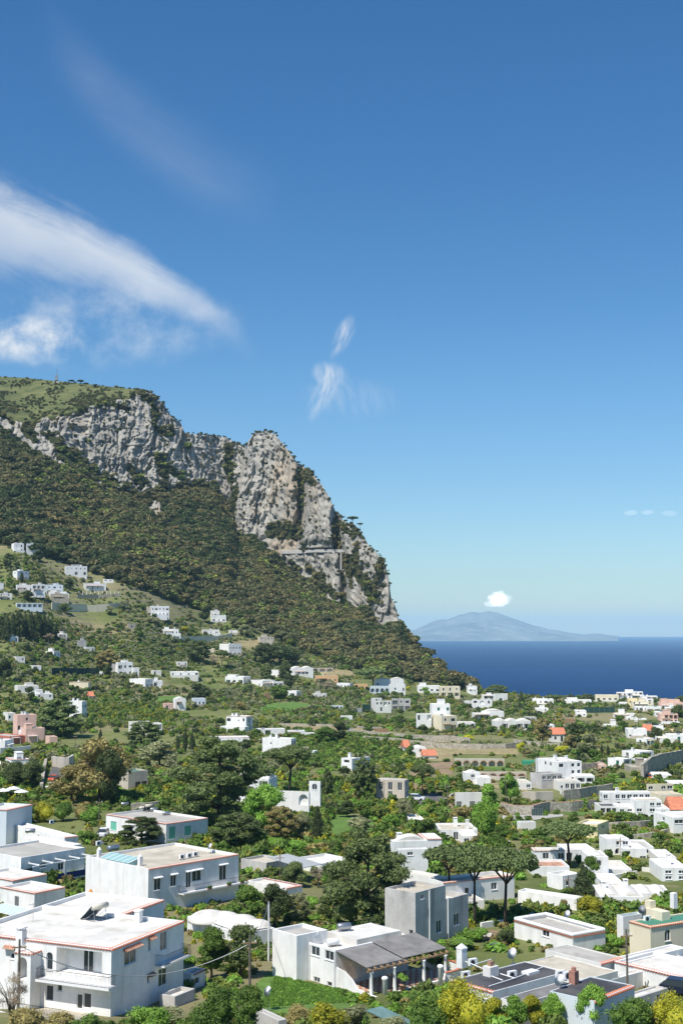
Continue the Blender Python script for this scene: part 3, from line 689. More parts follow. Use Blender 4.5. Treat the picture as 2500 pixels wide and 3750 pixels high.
M['tileold'] = mat('old_terracotta', (0.45, 0.26, 0.18), 0.9, 0.25, 1.5, (0.28, 0.2, 0.15), 1.2, 0.5)
M['glass'] = mat('dark_window_glass', (0.035, 0.045, 0.05), 0.12, spec=0.6)
M['dark'] = mat('dark_opening', (0.05, 0.048, 0.045), 0.9)
M['green'] = mat('green_shutter_paint', (0.02, 0.12, 0.085), 0.6)
M['mint'] = mat('mint_shutter_paint', (0.17, 0.50, 0.36), 0.6)
M['teal'] = mat('teal_glass', (0.30, 0.50, 0.48), 0.2, spec=0.5)
M['wood'] = mat('weathered_timber', (0.32, 0.21, 0.12), 0.85, 0.3, 2.0)
M['pole'] = mat('tarred_pole_wood', (0.15, 0.125, 0.10), 0.9, 0.25, 3.0)
M['iron'] = mat('dark_wrought_iron', (0.045, 0.045, 0.05), 0.5, metal=0.4)
M['steel'] = mat('galvanised_steel', (0.42, 0.43, 0.44), 0.35, metal=0.8)
M['paint'] = mat('white_gloss_paint', (0.78, 0.78, 0.77), 0.5)
M['bluep'] = mat('blue_railing_panel', (0.015, 0.04, 0.20), 0.5)
M['net'] = mat('dark_green_netting', (0.02, 0.055, 0.045), 0.9)
M['greensheet'] = mat('green_tarpaulin', (0.05, 0.30, 0.17), 0.7)
M['shed'] = mat('corrugated_grey_sheet', (0.33, 0.34, 0.35), 0.7, 0.1, 1.0)
M['asphalt'] = mat('asphalt', (0.115, 0.112, 0.108), 0.95, 0.15, 0.8, coord='World')
M['soil'] = mat('dry_garden_soil', (0.27, 0.19, 0.115), 0.97, 0.25, 0.5, (0.16, 0.16, 0.07), 0.2, 0.5, coord='World')
M['lawn'] = mat('mown_grass', (0.105, 0.19, 0.035), 0.95, 0.2, 0.5, (0.08, 0.12, 0.03), 0.15, 0.5, coord='World')
M['drygrass'] = mat('dry_meadow_grass', (0.30, 0.245, 0.125), 0.97, 0.2, 0.4, (0.17, 0.185, 0.07), 0.15, 0.65, coord='World')
M['canvas'] = mat('pale_canvas', (0.72, 0.62, 0.45), 0.85)
M['felt'] = mat('grey_felt_sheet', (0.20, 0.195, 0.19), 0.9, 0.2, 0.5, (0.12, 0.11, 0.1), 0.4, 0.5)
ROOFM = {'white': 'roofw', 'beige': 'roofb', 'grey': 'roofg', 'dark': 'roofd', 'green': 'roofgreen'}
WIN = {'w': (0.95, 1.25, 0.95), 'g': (1.0, 1.35, 0.9), 'm': (1.0, 1.6, 0.6), 'd': (1.05, 2.1, 0.08), 'a': (1.15, 1.9, 0.5), 'A': (2.4, 2.5, 0.08), 'L': (2.9, 2.15, 0.12), 's': (0.6, 0.7, 1.5), 'P': (2.0, 1.35, 0.8), 'D': (1.9, 2.15, 0.08)}

def facade(mb, O, u, n, L, H, z0, holes, m=0, arcseg=6):
    """flat wall with real openings. O origin (xy), u along, n inward"""
    def pt(x, z, d=0.0): return (O[0] + u[0] * x + n[0] * d, O[1] + u[1] * x + n[1] * d, z)
    xs = sorted({0.0, L} | {v for h in holes for v in (h[0], h[1])}); zs = sorted({z0, H} | {v for h in holes for v in (h[2], h[3])})
    for i in range(len(xs) - 1):
        for j in range(len(zs) - 1):
            cx, cz = (xs[i] + xs[i + 1]) / 2, (zs[j] + zs[j + 1]) / 2
            if any(h[0] < cx < h[1] and h[2] < cz < h[3] for h in holes): continue
            mb.poly([pt(xs[i], zs[j]), pt(xs[i + 1], zs[j]), pt(xs[i + 1], zs[j + 1]), pt(xs[i], zs[j + 1])], m)
    for (a, b, c, d, kind, dep) in holes:
        mb.poly([pt(a, c), pt(a, d), pt(a, d, dep), pt(a, c, dep)][::-1], m); mb.poly([pt(b, c), pt(b, c, dep), pt(b, d, dep), pt(b, d)][::-1], m)
        mb.poly([pt(a, c), pt(a, c, dep), pt(b, c, dep), pt(b, c)][::-1], m); mb.poly([pt(a, d), pt(b, d), pt(b, d, dep), pt(a, d, dep)][::-1], m)
        if kind in 'aA':
            r = (b - a) / 2; cx = (a + b) / 2; rz = min(r, (d - c) * 0.6); ang = [math.pi * k / (2 * arcseg) for k in range(2 * arcseg + 1)]
            arc = [(cx + r * math.cos(t), d - rz + rz * math.sin(t)) for t in ang]
            for k in range(2 * arcseg):
                p, q = arc[k], arc[k + 1]; e = b if k < arcseg else a
                if k < arcseg: mb.poly([pt(*p), pt(b, p[1] if k else d - rz), pt(b, d) if False else pt(b, q[1]), pt(*q)], m)
                else: mb.poly([pt(a, p[1]), pt(*p), pt(*q), pt(a, q[1])], m)
                mb.poly([pt(*p), pt(*q), pt(q[0], q[1], dep), pt(p[0], p[1], dep)], m)
        if dep > 0.5: mb.poly([pt(a, c, dep), pt(b, c, dep), pt(b, d, dep), pt(a, d, dep)], m)

def place_child(o, root, Mx):
    o.parent = root; o.matrix_parent_inverse = Matrix.Identity(4)
    o.matrix_local = root.matrix_world_now.inverted() @ Mx if hasattr(root, 'matrix_world_now') else Mx
ROOTM = {}
def mk(mb, name, mats, root, Mx, smooth=False, parent=None):
    o = mb.build(name, mats, None, smooth) if isinstance(mb, MB) else mb
    o.parent = root; o.matrix_local = ROOTM[root.name].inverted() @ Mx
    return o
def sub(mb, name, mats, parent, smooth=False):           # child in the frame of its parent mesh
    return mb.build(name, mats, parent, smooth)

TILE_ME = None
def tile_mesh():
    global TILE_ME
    if TILE_ME: return TILE_ME
    mb = MB(); n = 6; L_, r = 0.50, 0.135
    for (y, rr) in ((0, r), (L_, r * 0.82)):
        for k in range(n + 1):
            t = math.pi * k / n; mb.v.append((rr * math.cos(t), y, 0.10 * 0 + rr * math.sin(t) + y * 0.18))
    for k in range(n): mb.f.append((k, k + 1, n + 2 + k, n + 1 + k)); mb.m.append(0)
    b = len(mb.v); mb.v += [(x * 0.8, y, z - 0.022) for (x, y, z) in mb.v[:b]]
    for k in range(n): mb.f.append((b + k + 1, b + k, b + n + 1 + k, b + n + 2 + k)); mb.m.append(0)
    for k in range(n): mb.f.append((k + 1, k, b + k, b + k + 1)); mb.m.append(0)
    o = mb.build('roof_tile', M['tile']); TILE_ME = o.data; bpy.data.objects.remove(o); return TILE_ME
def tile_run(root, parent, Mx, p0, p1, out, z, step=0.30, single=True, mt='tile'):
    """row of barrel tiles along p0->p1 (local xy), mouths pointing along out"""
    p0, p1 = Vector(p0), Vector(p1); d = p1 - p0; L_ = d.length; n = max(2, int(L_ / step)); ang = math.atan2(-out[1], -out[0]) - math.pi / 2
    if single:
        me = tile_mesh()
        for k in range(n):
            p = p0 + d * ((k + 0.5) / n); o = bpy.data.objects.new('roof_tile', me); COL.objects.link(o); o.parent = parent
            o.matrix_local = Matrix.Translation((p.x + out[0] * 0.12, p.y + out[1] * 0.12, z)) @ Matrix.Rotation(ang, 4, 'Z')
    else:
        mb = MB(); base = tile_mesh(); vs = [v.co.copy() for v in base.vertices]; fs = [tuple(f.vertices) for f in base.polygons]
        for k in range(n):
            p = p0 + d * ((k + 0.5) / n); T = Matrix.Translation((p.x + out[0] * 0.12, p.y + out[1] * 0.12, z)) @ Matrix.Rotation(ang, 4, 'Z')
            b = len(mb.v); mb.v += [tuple(T @ v) for v in vs]; mb.f += [tuple(b + i for i in f) for f in fs]; mb.m += [0] * len(fs)
        o = mb.build('edge_tiles', M[mt], parent); o['kind'] = 'stuff' if False else 'part'; del o['kind']

def window(root, wall, O, u, n, h, kind, near, hood=False):
    a, b, c, d, k, dep = h
    def T(x, z, q): return (O[0] + u[0] * x + n[0] * q, O[1] + u[1] * x + n[1] * q, z)
    q = 0.10 if dep < 0.5 else dep - 0.03
    mid = (a + b) / 2; cx = mid
    if dep > 0.5: a, b = mid - min(0.55, (b - a) * 0.3), mid + min(0.55, (b - a) * 0.3); d = c + (d - c) * 0.86
    fr = 0.06 if near else 0.09
    def bar(mb, x0, z0, x1, z1, t0=-0.03, t1=0.0, m=0):
        P = [T(x0, z0, q + t0), T(x1, z0, q + t0), T(x1, z1, q + t0), T(x0, z1, q + t0)]; Q = [T(x0, z0, q + t1), T(x1, z0, q + t1), T(x1, z1, q + t1), T(x0, z1, q + t1)]
        mb.poly(P, m)
        for i in range(4): mb.poly([P[i], Q[i], Q[(i + 1) % 4], P[(i + 1) % 4]], m)
    mb = MB(); bar(mb, a, c, a + fr, d); bar(mb, b - fr, c, b, d); bar(mb, a + fr, c, b - fr, c + fr); bar(mb, a + fr, d - fr, b - fr, d)
    if near and b - a > 0.8: bar(mb, mid - 0.035, c + fr, mid + 0.035, d - fr)
    fm = {'g': 'green', 'm': 'mint'}.get(kind, 'paint')
    pm = MB(); pm.poly([T(a + fr * 0.6, c + fr * 0.6, q - 0.008), T(b - fr * 0.6, c + fr * 0.6, q - 0.008), T(b - fr * 0.6, d - fr * 0.6, q - 0.008), T(a + fr * 0.6, d - fr * 0.6, q - 0.008)])
    nm = 'door' if kind in 'dD' else 'window'
    if near:
        w_ = mk(mb, nm, M[fm], root, wall['M']); sub(pm, 'pane', M['glass'] if kind not in 'gm' else M[fm], w_)
        if hood:
            hb = MB(); P = [T(a - 0.15, d + 0.12, -0.42), T(b + 0.15, d + 0.12, -0.42), T(b + 0.15, d + 0.26, 0.0), T(a - 0.15, d + 0.26, 0.0)]
            Q = [(p[0], p[1], p[2] - 0.10) for p in P]; hb.poly(P); hb.poly(Q[::-1])
            for i in range(4): hb.poly([P[(i + 1) % 4], P[i], Q[i], Q[(i + 1) % 4]])
            sub(hb, 'hood', M['paint'], w_)
        if dep < 0.5 and kind not in 'dDL':
            sb = MB(); P = [T(a - 0.06, c - 0.06, -0.07), T(b + 0.06, c - 0.06, -0.07), T(b + 0.06, c - 0.06, 0.1), T(a - 0.06, c - 0.06, 0.1)]; Q = [(p[0], p[1], p[2] + 0.055) for p in P]
            sb.poly(P[::-1]); sb.poly(Q)
            for i in range(4): sb.poly([P[i], P[(i + 1) % 4], Q[(i + 1) % 4], Q[i]])
            sub(sb, 'sill', M['paint'], w_)
    else:
        b0 = len(mb.f); mb.v2 = None
        base = len(mb.v); mb.v += pm.v; mb.f += [tuple(base + i for i in f) for f in pm.f]; mb.m += [1] * len(pm.f)
        mk(mb, nm, [M[fm], M['glass'] if kind not in 'gm' else M[fm]], root, wall['M'])

def spread(L, H, z0, floors, scale=1.0):
    holes = []; nf = len(floors)
    if nf == 0 or L < 1.2: return holes
    fh = (H - 0.3) / nf
    for fi, row in enumerate(floors):
        fl = (nf - 1 - fi) * fh; k = len(row)
        for i, ch in enumerate(row):
            if ch == '.' : continue
            w, h, s = WIN[ch]; cell = L / k; w = min(w, cell * 0.8); zz = fl + min(s, fh * 0.35); h = min(h, fl + fh * 0.9 - zz)
            if w < 0.25 or h < 0.3: continue
            x = cell * (i + 0.5); holes.append((x - w / 2, x + w / 2, zz, zz + h, ch, {'A': 1.5, 'L': 1.5}.get(ch, 0.16)))
    return holes

def block(root, Mx, a, b, h, wallm='white', roof='white', R_=(), L_=(), tiles=False, near=False, vault=0, hood=False, chim=0, seed=0, parapet=0.35, tsides='RL', base=-3.0, roofmat=None, tmat='tile', gable=0):
    """one box-shaped volume of a house, local frame: right face on y=0, left face on x=0"""
    g = random.Random(seed + int(a * 100) + int(b * 10)); wall = {'M': Mx}
    mb = MB(); hr = spread(a, h, base, list(R_)); hl = spread(b, h, base, list(L_))
    facade(mb, (0, 0), (1, 0), (0, 1), a, h, base, hr); facade(mb, (0, b), (0, -1), (1, 0), b, h, base, hl)
    mb.poly([(a, 0, base), (a, b, base), (a, b, h), (a, 0, h)]); mb.poly([(a, b, base), (0, b, base), (0, b, h), (a, b, h)])
    pt = min(0.24, a * 0.1, b * 0.1); zr = h - parapet
    ring = [(0, 0), (a, 0), (a, b), (0, b)]; inn = [(pt, pt), (a - pt, pt), (a - pt, b - pt), (pt, b - pt)]
    for i in range(4):
        j = (i + 1) % 4
        mb.poly([(*ring[i], h), (*ring[j], h), (*inn[j], h), (*inn[i], h)]); mb.poly([(*inn[i], h), (*inn[j], h), (*inn[j], zr - 0.02), (*inn[i], zr - 0.02)])
    wo = mk(mb, 'wall', M[wallm], root, Mx); wall['o'] = wo
    for hs, O, u, n in ((hr, (0, 0), (1, 0), (0, 1)), (hl, (0, b), (0, -1), (1, 0))):
        for hh in hs: window(root, wall, O, u, n, hh, hh[4], near, hood)
    rm = roofmat or ROOFM.get(roof, 'roofw'); rb = MB()
    if roof == 'tile':
        zt = h + 0.10; up = min(2.2, 0.28 * b); o_ = 0.3
        rb.poly([(-o_, -o_, zt), (a + o_, -o_, zt), (a + o_, b / 2, zt + up), (-o_, b / 2, zt + up)]); rb.poly([(a + o_, b + o_, zt), (-o_, b + o_, zt), (-o_, b / 2, zt + up), (a + o_, b / 2, zt + up)])
        rb.poly([(-o_, -o_, zt - 0.1), (-o_, b + o_, zt - 0.1), (-o_, b + o_, zt), (-o_, b / 2, zt + up), (-o_, -o_, zt)]); rb.poly([(a + o_, -o_, zt - 0.1), (a + o_, -o_, zt), (a + o_, b / 2, zt + up), (a + o_, b + o_, zt), (a + o_, b + o_, zt - 0.1)])
        rb.poly([(-o_, -o_, zt - 0.1), (-o_, -o_, zt), (a + o_, -o_, zt), (a + o_, -o_, zt - 0.1)][::-1]); rm = 'tile'
    elif vault:
        nx = 14 * vault; ny = 10; rise = min(1.5, a / vault * 0.22)
        G = [[(pt + (a - 2 * pt) * i / nx, pt + (b - 2 * pt) * j / ny, zr + 0.15 + rise * abs(math.sin(math.pi * vault * i / nx)) ** 0.8 * (math.sin(math.pi * (0.12 + 0.76 * j / ny)) ** 0.35)) for i in range(nx + 1)] for j in range(ny + 1)]
        for j in range(ny):
            for i in range(nx): rb.poly([G[j][i], G[j][i + 1], G[j + 1][i + 1], G[j + 1][i]])
        for i in range(nx): rb.poly([(G[0][i][0], pt, zr - 0.3), (G[0][i + 1][0], pt, zr - 0.3), G[0][i + 1], G[0][i]])
    else:
        rb.box(pt + 0.002, pt + 0.002, zr - 0.15, a - pt - 0.002, b - pt - 0.002, zr + 0.03 * g.random())
    ro = mk(rb, 'roof', M[rm], root, Mx, smooth=bool(vault))
    if tiles:
        runs = {'R': ((0, 0), (a, 0), (0, -1)), 'L': ((0, b), (0, 0), (-1, 0)), 'B': ((a, b), (0, b), (0, 1)), 'F': ((a, 0), (a, b), (1, 0))}
        for s in tsides: tile_run(root, ro, Mx, *runs[s], h - 0.16, single=(near == 2), mt=tmat)
    if not near and roof not in ('tile',) and a > 5.0 and b > 3.0:
        q_ = g.random()
        if not vault and g.random() < 0.5:            # small room or stair head on the flat roof
            x0 = a * g.uniform(0.05, 0.55); w_ = a * g.uniform(0.22, 0.4); hh_ = g.uniform(1.3, 2.3); rr_ = MB(); rr_.box(x0, b * 0.45, zr, x0 + w_, b * 0.92, zr + hh_); rr_.box(x0 - 0.12, b * 0.45 - 0.12, zr + hh_, x0 + w_ + 0.12, b * 0.92 + 0.12, zr + hh_ + 0.12)
            mk(rr_, 'roof_room', M[wallm], root, Mx)
        if g.random() < 0.55 and a > 6:               # terrace wall in front
            t_ = MB(); d_ = g.uniform(1.6, 3.2); x0, x1 = a * g.uniform(-0.12, 0.2), a * g.uniform(0.75, 1.15); zt_ = g.uniform(0.2, 0.8); t_.box(x0, -d_, base, x1, -0.004, zt_); t_.box(x0, -d_ - 0.003, zt_, x1, -d_ + 0.2, zt_ + 0.7)
            mk(t_, 'terrace', M[g.choice(['white', 'white2', 'stone', 'beige'])], root, Mx)
        if g.random() < 0.3:                          # awning or ledge over the openings
            t_ = MB(); x0, x1 = a * 0.1, a * g.uniform(0.5, 0.9); z_ = min(h - 0.6, 2.6); t_.box(x0, -1.3, z_, x1, -0.004, z_ + 0.12); [t_.box(x_ - 0.07, -1.25, base, x_ + 0.07, -1.11, z_) for x_ in (x0 + 0.1, x1 - 0.1)]
            mk(t_, 'porch', M[g.choice(['white', 'canvas', 'tileold', 'wood'])], root, Mx)
        if g.random() < 0.4:
            t_ = MB(); cx_, cy_ = a * g.uniform(0.2, 0.8), b * g.uniform(0.3, 0.6); t_.tube([(cx_ - 0.6, cy_, zr + 0.5), (cx_ + 0.6, cy_, zr + 0.5)], 0.3, 8); mk(t_, 'tank', M['steel'], root, Mx)
    for c in range(chim):
        cx, cy = g.uniform(0.15, 0.85) * a, g.uniform(0.35, 0.85) * b; cb = MB(); s = g.uniform(0.3, 0.42); ch = g.uniform(0.9, 1.4)
        cb.box(cx - s, cy - s, zr, cx + s, cy + s, zr + ch); cb.box(cx - s * 1.15, cy - s * 1.15, zr + ch + 0.18, cx + s * 1.15, cy + s * 1.15, zr + ch + 0.28)
        for dx in (-1, 1):
            for dy in (-1, 1): cb.box(cx + dx * s * 0.8 - 0.07, cy + dy * s * 0.8 - 0.07, zr + ch, cx + dx * s * 0.8 + 0.07, cy + dy * s * 0.8 + 0.07, zr + ch + 0.2)
        mk(cb, 'chimney', M['white'], root, Mx)
    return wall

def frame(xc, yb, yt, xl, xr, rot, Y=None, depth=None, dY=0.0):
    """near corner by pixel -> world matrix and side lengths"""
    if Y is None: X_, Y, Z_ = gpt(xc, yb)
    Y = Y + dY
    p = at(xc, yb, Y); top = at(xc, yt, Y); r = R(rot)
    def ln(px, dx, dy):
        u = (px - PW / 2) / F; dn = dx - u * dy
        return (u * p[1] - p[0]) / dn if abs(dn) > 1e-6 else 8.0
    a = ln(xr, math.cos(r), math.sin(r)) if xr is not None else depth
    b = ln(xl, -math.sin(r), math.cos(r)) if xl is not None else depth
    a = a if 0.3 < a < 60 else (depth or 8.0); b = b if 0.3 < b < 60 else (depth or 8.0)
    Mx = Matrix.Translation(p) @ Matrix.Rotation(r, 4, 'Z')
    return Mx, a, b, top[2] - p[2], Y
FOOT = []                                   # footprints kept free of bushes
def foot(Mx, a, b, pad=0.8):
    FOOT.append((np.array(Mx.inverted()), a, b, pad))
HOUSES = []
def house(label, xc, yb, yt, xl, xr, rot=12, wall='white', roof='white', Rw=(), Lw=(), depth=8.0, name='house', cat='house', group=None, Y=None, **kw):
    rot = rot - math.degrees(math.atan((xc - PW / 2) / F))
    Mx, a, b, h, Yq = frame(xc, yb, yt, xl, xr, rot, Y, depth)
    root = empty(name, Mx.translation, R(rot)); ROOTM[root.name] = Mx.copy()
    prop(root, label, cat, group or 'houses of the valley')
    near = kw.pop('near', Yq < 330)
    block(root, Mx, a, b, h, wall, roof, Rw, Lw, near=near, seed=len(HOUSES), **kw)
    foot(Mx, a, b); HOUSES.append((root, Mx.copy(), a, b, h, label, (xc, yb)))
    root['_Y'] = Yq
    return root
def wing(root, xc, yb, yt, xl, xr, rot=12, wall='white', roof='white', Rw=(), Lw=(), depth=6.0, Y=None, dY=0.0, turned=True, **kw):
    Yr = root['_Y']; rot = rot - (math.degrees(math.atan((xc - PW / 2) / F)) if turned else 0)
    Mx, a, b, h, Yq = frame(xc, yb, yt, xl, xr, rot, Yr if Y is None else Y, depth, dY)
    near = kw.pop('near', Yq < 330)
    block(root, Mx, a, b, h, wall, roof, Rw, Lw, near=near, seed=int(xc), **kw); foot(Mx, a, b)
    return Mx, a, b, h
# ------------------------------------------------------------------ houses of the valley (corner column, base row, top row, left column, right column, turn)
H = house
# upper left hillside
h = H('white villa with arched windows highest among the trees on the left', 52, 2021, 1989, 50, 87, 14, Rw=['sa', 'sa'], vault=2); wing(h, 97, 2026, 1990, 95, 154, 14, Rw=['w.wa', '...d'], dY=2, chim=2)
H('small beige house among pines right of the highest villa', 191, 2002, 1985, 190, 223, 10, 'beige', 'beige', ['www'])
H('tiny white hut deep in the left part of the wood', 340, 2018, 2004, 339, 354, 10, 'white2', 'white', ['s'])
h = H('pale yellow house half hidden in the wood', 422, 2008, 1983, 421, 442, 12, 'cream', 'beige', ['w', 'w']); wing(h, 446, 2009, 1994, 445, 480, 12, 'pink', 'beige', ['ww'], dY=3)
h = H('large white two-storey villa with roof parapet below the wood', 240, 2105, 2072, 238, 320, 10, Rw=['sswww', '..A.A'], chim=1); wing(h, 262, 2078, 2067, 260, 300, 10, 'grey', 'beige', depth=4, dY=6)
h = H('white house behind a cypress on the far left slope', 64, 2121, 2090, 48, 108, 35, Rw=['ww', '.d'], Lw=['w', '.'])
h = H('long low white house with three arched windows on the left slope', 62, 2166, 2141, 61, 122, 8, Rw=['a.a.a'], chim=1); wing(h, 119, 2172, 2139, 118, 168, 8, Rw=['LLL', 'w.w'], dY=-3)
h = H('pale blue and white villa with balcony above stone wall', 170, 2175, 2141, 169, 233, 8, 'blue', 'white', ['wPw', 'LPd'], chim=1); wing(h, 182, 2178, 2166, 181, 246, 8, Rw=['....'], depth=3, dY=-4)
H('grey stone basement house with one arched door', 188, 2199, 2175, 187, 252, 6, 'stone', 'beige', ['..A..'], depth=5)
h = H('white house behind a long pergola of columns', 310, 2158, 2136, 308, 390, 8, Rw=['ddww'], chim=1)
H('small white house with grey upper room right of the pergola house', 379, 2133, 2121, 378, 415, 6, Rw=['PP'], depth=5)
H('white house cut by the left edge above the cypress grove', -20, 2166, 2134, -22, 16, 10, Rw=['w', 'd'])
H('grey and white house at the left edge above the bus shed', -8, 2199, 2172, -10, 48, 8, 'white2', 'grey', ['ww', 'PP'])
H('long white shed with parked buses below the left villas', 62, 2224, 2208, 60, 160, 4, 'blue', 'white', ['LLLLL'], depth=5, cat='shed')
H('white cottage at the foot of the cypress grove', 26, 2350, 2330, 24, 74, 12, Rw=['a.d'], chim=1)
H('grey and white house right of the cypress grove', 212, 2337, 2320, 210, 252, 8, 'white2', 'beige', ['ww'])
H('plain grey concrete hut on the vineyard terraces', 283, 2364, 2345, 281, 322, 12, 'grey', 'grey', ['..'])
H('green-roofed white hut on the vineyard terraces', 313, 2387, 2369, 312, 352, 14, 'white2', 'white', ['s.d'], roofmat='net', cat='hut')
H('white cottage with two dark windows facing right, left slope', 198, 2407, 2385, 172, 228, 48, Rw=['ww'], Lw=['.'])
h = H('white villa with bright two-storey arcade right of pergola villa', 553, 2256, 2219, 551, 622, 8, Rw=['wPwwP', 'dwddd'], chim=1); wing(h, 540, 2230, 2222, 539, 556, 8, 'beige', 'beige', depth=6)
h = H('pink and white stepped house at the edge of the wood', 775, 2278, 2252, 772, 830, 10, Rw=['PwP'], ); wing(h, 774, 2258, 2236, 772, 806, 10, 'white2', 'grey', ['wPw'], dY=5)
H('low white house with four doors above long terrace wall', 598, 2324, 2303, 596, 657, 6, Rw=['d.dd'], chim=2)
H('low white house with blue shutters right of the four-door house', 742, 2324, 2305, 739, 806, 6, 'white2', 'white', ['PwP'], chim=1)
h = H('pinkish white villa with three arches at ground floor', 838, 2403, 2358, 806, 886, 28, Rw=['wwww', 'AAA'], Lw=['..', '..'], chim=1); wing(h, 888, 2417, 2402, 886, 914, 28, Rw=['ss'], depth=4, dY=4)
H('cream hut left of the three-arch villa', 761, 2392, 2374, 759, 788, 8, 'cream', 'white', ['d.'])
H('weathered beige stone house against the wood', 952, 2358, 2332, 945, 1004, 14, 'beige', 'beige', ['w.ww', '....'], chim=0)
H('topmost white cottage under the right part of the wood', 1201, 2362, 2346, 1199, 1229, 8, Rw=['ww'])
H('flat white cottage in the shrubs below the topmost one', 1241, 2398, 2386, 1239, 1262, 8, 'white2', 'white', ['w'])
H('bright white cottage with an open terrace below the wood', 1296, 2408, 2390, 1293, 1320, 8, Rw=['L'])
h = H('white villa with upper loggia and orange awning on the left', 432, 2474, 2425, 425, 492, 16, Rw=['LaP', 'ada'], chim=2); wing(h, 490, 2474, 2446, 488, 516, 10, Rw=['w'], dY=-4); wing(h, 410, 2465, 2430, 408, 432, 14, 'grey', 'beige', depth=5, dY=4)
H('small white chapel-like hut left of the loggia villa', 372, 2479, 2461, 371, 388, 8, Rw=['A'], vault=1, depth=4)
H('very low white house behind a hedge', 626, 2478, 2461, 624, 732, 4, Rw=['w.w.w.L'], depth=6)
h = H('bright white cubic house with a glazed corner', 532, 2520, 2487, 481, 570, 40, Rw=['dP'], Lw=['..w']); wing(h, 562, 2514, 2492, 560, 601, 10, Rw=['L.'], dY=4)
H('white bungalow with three wide windows and eaves', 892, 2504, 2478, 828, 920, 66, Lw=['LPL'], Rw=['.'], chim=1)
h = H('white house with red tiled terraces and verandah', 962, 2518, 2492, 915, 1010, 40, Rw=['LwL'], Lw=['wa']); wing(h, 1000, 2516, 2496, 998, 1040, 14, Rw=['LL'], dY=3, roof='grey')
H('cream house with a small yellow awning', 324, 2533, 2498, 262, 342, 66, 'cream', 'white', Lw=['.dw.'], Rw=['w'], chim=1, tiles=True)
H('weathered white house left of the cream house', 66, 2536, 2512, 64, 152, 8, 'white2', 'beige', ['.w..'])
H('white flat house with four chimneys above the round pine', 135, 2561, 2541, 133, 204, 10, 'white', 'white', ['w.w'], chim=4)
H('little red-roofed hut in the green slope', 330, 2566, 2550, 328, 353, 10, 'white2', 'tile', ['d'], cat='hut')
H('tall white house with two dark windows behind the round pine', 300, 2630, 2568, 256, 328, 55, Rw=['ww', '.w'], Lw=['..'], chim=2)
h = H('salmon coloured house in the meadow', 605, 2602, 2577, 603, 641, 10, 'pink', 'beige', ['a.']); wing(h, 642, 2590, 2559, 640, 686, 10, 'white', 'white', ['w.'], vault=1, dY=4)
H('white house in the shade of a big oak', 710, 2586, 2558, 707, 758, 10, 'blue', 'white', ['dwd'])
h = H('tall white two-storey house with a glazed right corner and red edge', 901, 2676, 2624, 833, 929, 64, Lw=['P.sw', '....'], Rw=['L', 'L'], tiles=True, chim=3); wing(h, 896, 2690, 2662, 812, 900, 64, Lw=['....'], depth=4, dY=-6)
h = H('half-ruined grey and white house with a green awning', 482, 2694, 2645, 480, 562, 12, 'white2', 'beige', ['.w..', 'd.w.']); wing(h, 566, 2692, 2650, 560, 602, 12, 'white2', 'white', ['L', 'L'], dY=-2)
H('low white roofs in front of the tall glazed-corner house', 766, 2722, 2702, 764, 918, 6, Rw=['.w..w.'], tiles=True)
# left, pink and red houses
h = H('pale pink villa with pergola columns by the road', 95, 2722, 2668, 92, 178, 14, 'pink', 'beige', ['..w.'], ); wing(h, 64, 2680, 2618, 62, 146, 14, 'pink', 'white', ['..w..', 'a.LL.'], dY=8, chim=2); wing(h, 182, 2722, 2698, 180, 224, 14, 'pink', 'beige', ['.'], dY=-6)
H('brick red house with white roof columns at the left edge', 36, 2724, 2697, -30, 112, 30, 'red', 'grey', ['...'], ['..'])
H('white house with railing cut by the left edge below the red house', 18, 2757, 2712, -40, 26, 70, Lw=['d.', '..'])
h = H('low white house with grey terrace roof by the road wall', 42, 2806, 2782, 38, 124, 12, Rw=['....'], roof='grey', tiles=True); wing(h, -10, 2838, 2798, -14, 40, 12, Rw=['PP'], dY=-6)
# middle
h = H('big white two-storey cube behind the umbrella pine', 1066, 2772, 2705, 964, 1086, 64, Lw=['.s...', '......'], Rw=['aa', '..'], chim=2); wing(h, 1120, 2768, 2738, 1086, 1134, 60, Rw=['w'], Lw=['..'], tiles=True, dY=2); wing(h, 1150, 2778, 2750, 1134, 1164, 60, Rw=['w'], dY=0)
H('low white house with flat roof above the white cube', 943, 2692, 2670, 941, 1046, 8, Rw=['.L..'], roof='white')
h = H('low white house with grey stone wall right of the flat one', 1056, 2698, 2676, 1054, 1118, 8, Rw=['w..'], roof='white'); wing(h, 1118, 2702, 2684, 1116, 1158, 8, Rw=['w'], dY=-4)
h = H('white house with salmon awning and satellite dish behind two small cypresses', 1288, 2822, 2778, 1249, 1312, 52, Lw=['P', 's'], Rw=['..', '..'], chim=1); wing(h, 1314, 2815, 2776, 1300, 1352, 52, Rw=['..'], dY=6)
h = H('white house with a large arched loggia and pink balustrade', 1131, 2996, 2900, 1010, 1136, 72, Lw=['..A', '...'], Rw=['.', '.'], roof='beige'); wing(h, 984, 2935, 2852, 870, 988, 72, Lw=['L.L', '..'], vault=1, dY=16); wing(h, 1172, 2935, 2862, 1133, 1176, 72, Lw=['a', '.'], dY=10, vault=1)
H('beige stone two-storey house with wavy roof and three windows', 1481, 2930, 2858, 1374, 1492, 74, 'beige', 'grey', Lw=['ddd', '.d.'], Rw=['w', 'w'], vault=2)
h = H('small white house with green shutters and vaulted roof', 1520, 2774, 2739, 1518, 1556, 10, Rw=['g', '.'], vault=1); wing(h, 1552, 2787, 2768, 1550, 1592, 10, roof='tile', Rw=['g.'], dY=-4)
H('tiny white hut with orange tiles on the terrace wall', 1483, 2760, 2738, 1481, 1497, 10, roof='tile', Rw=['s'], cat='hut')
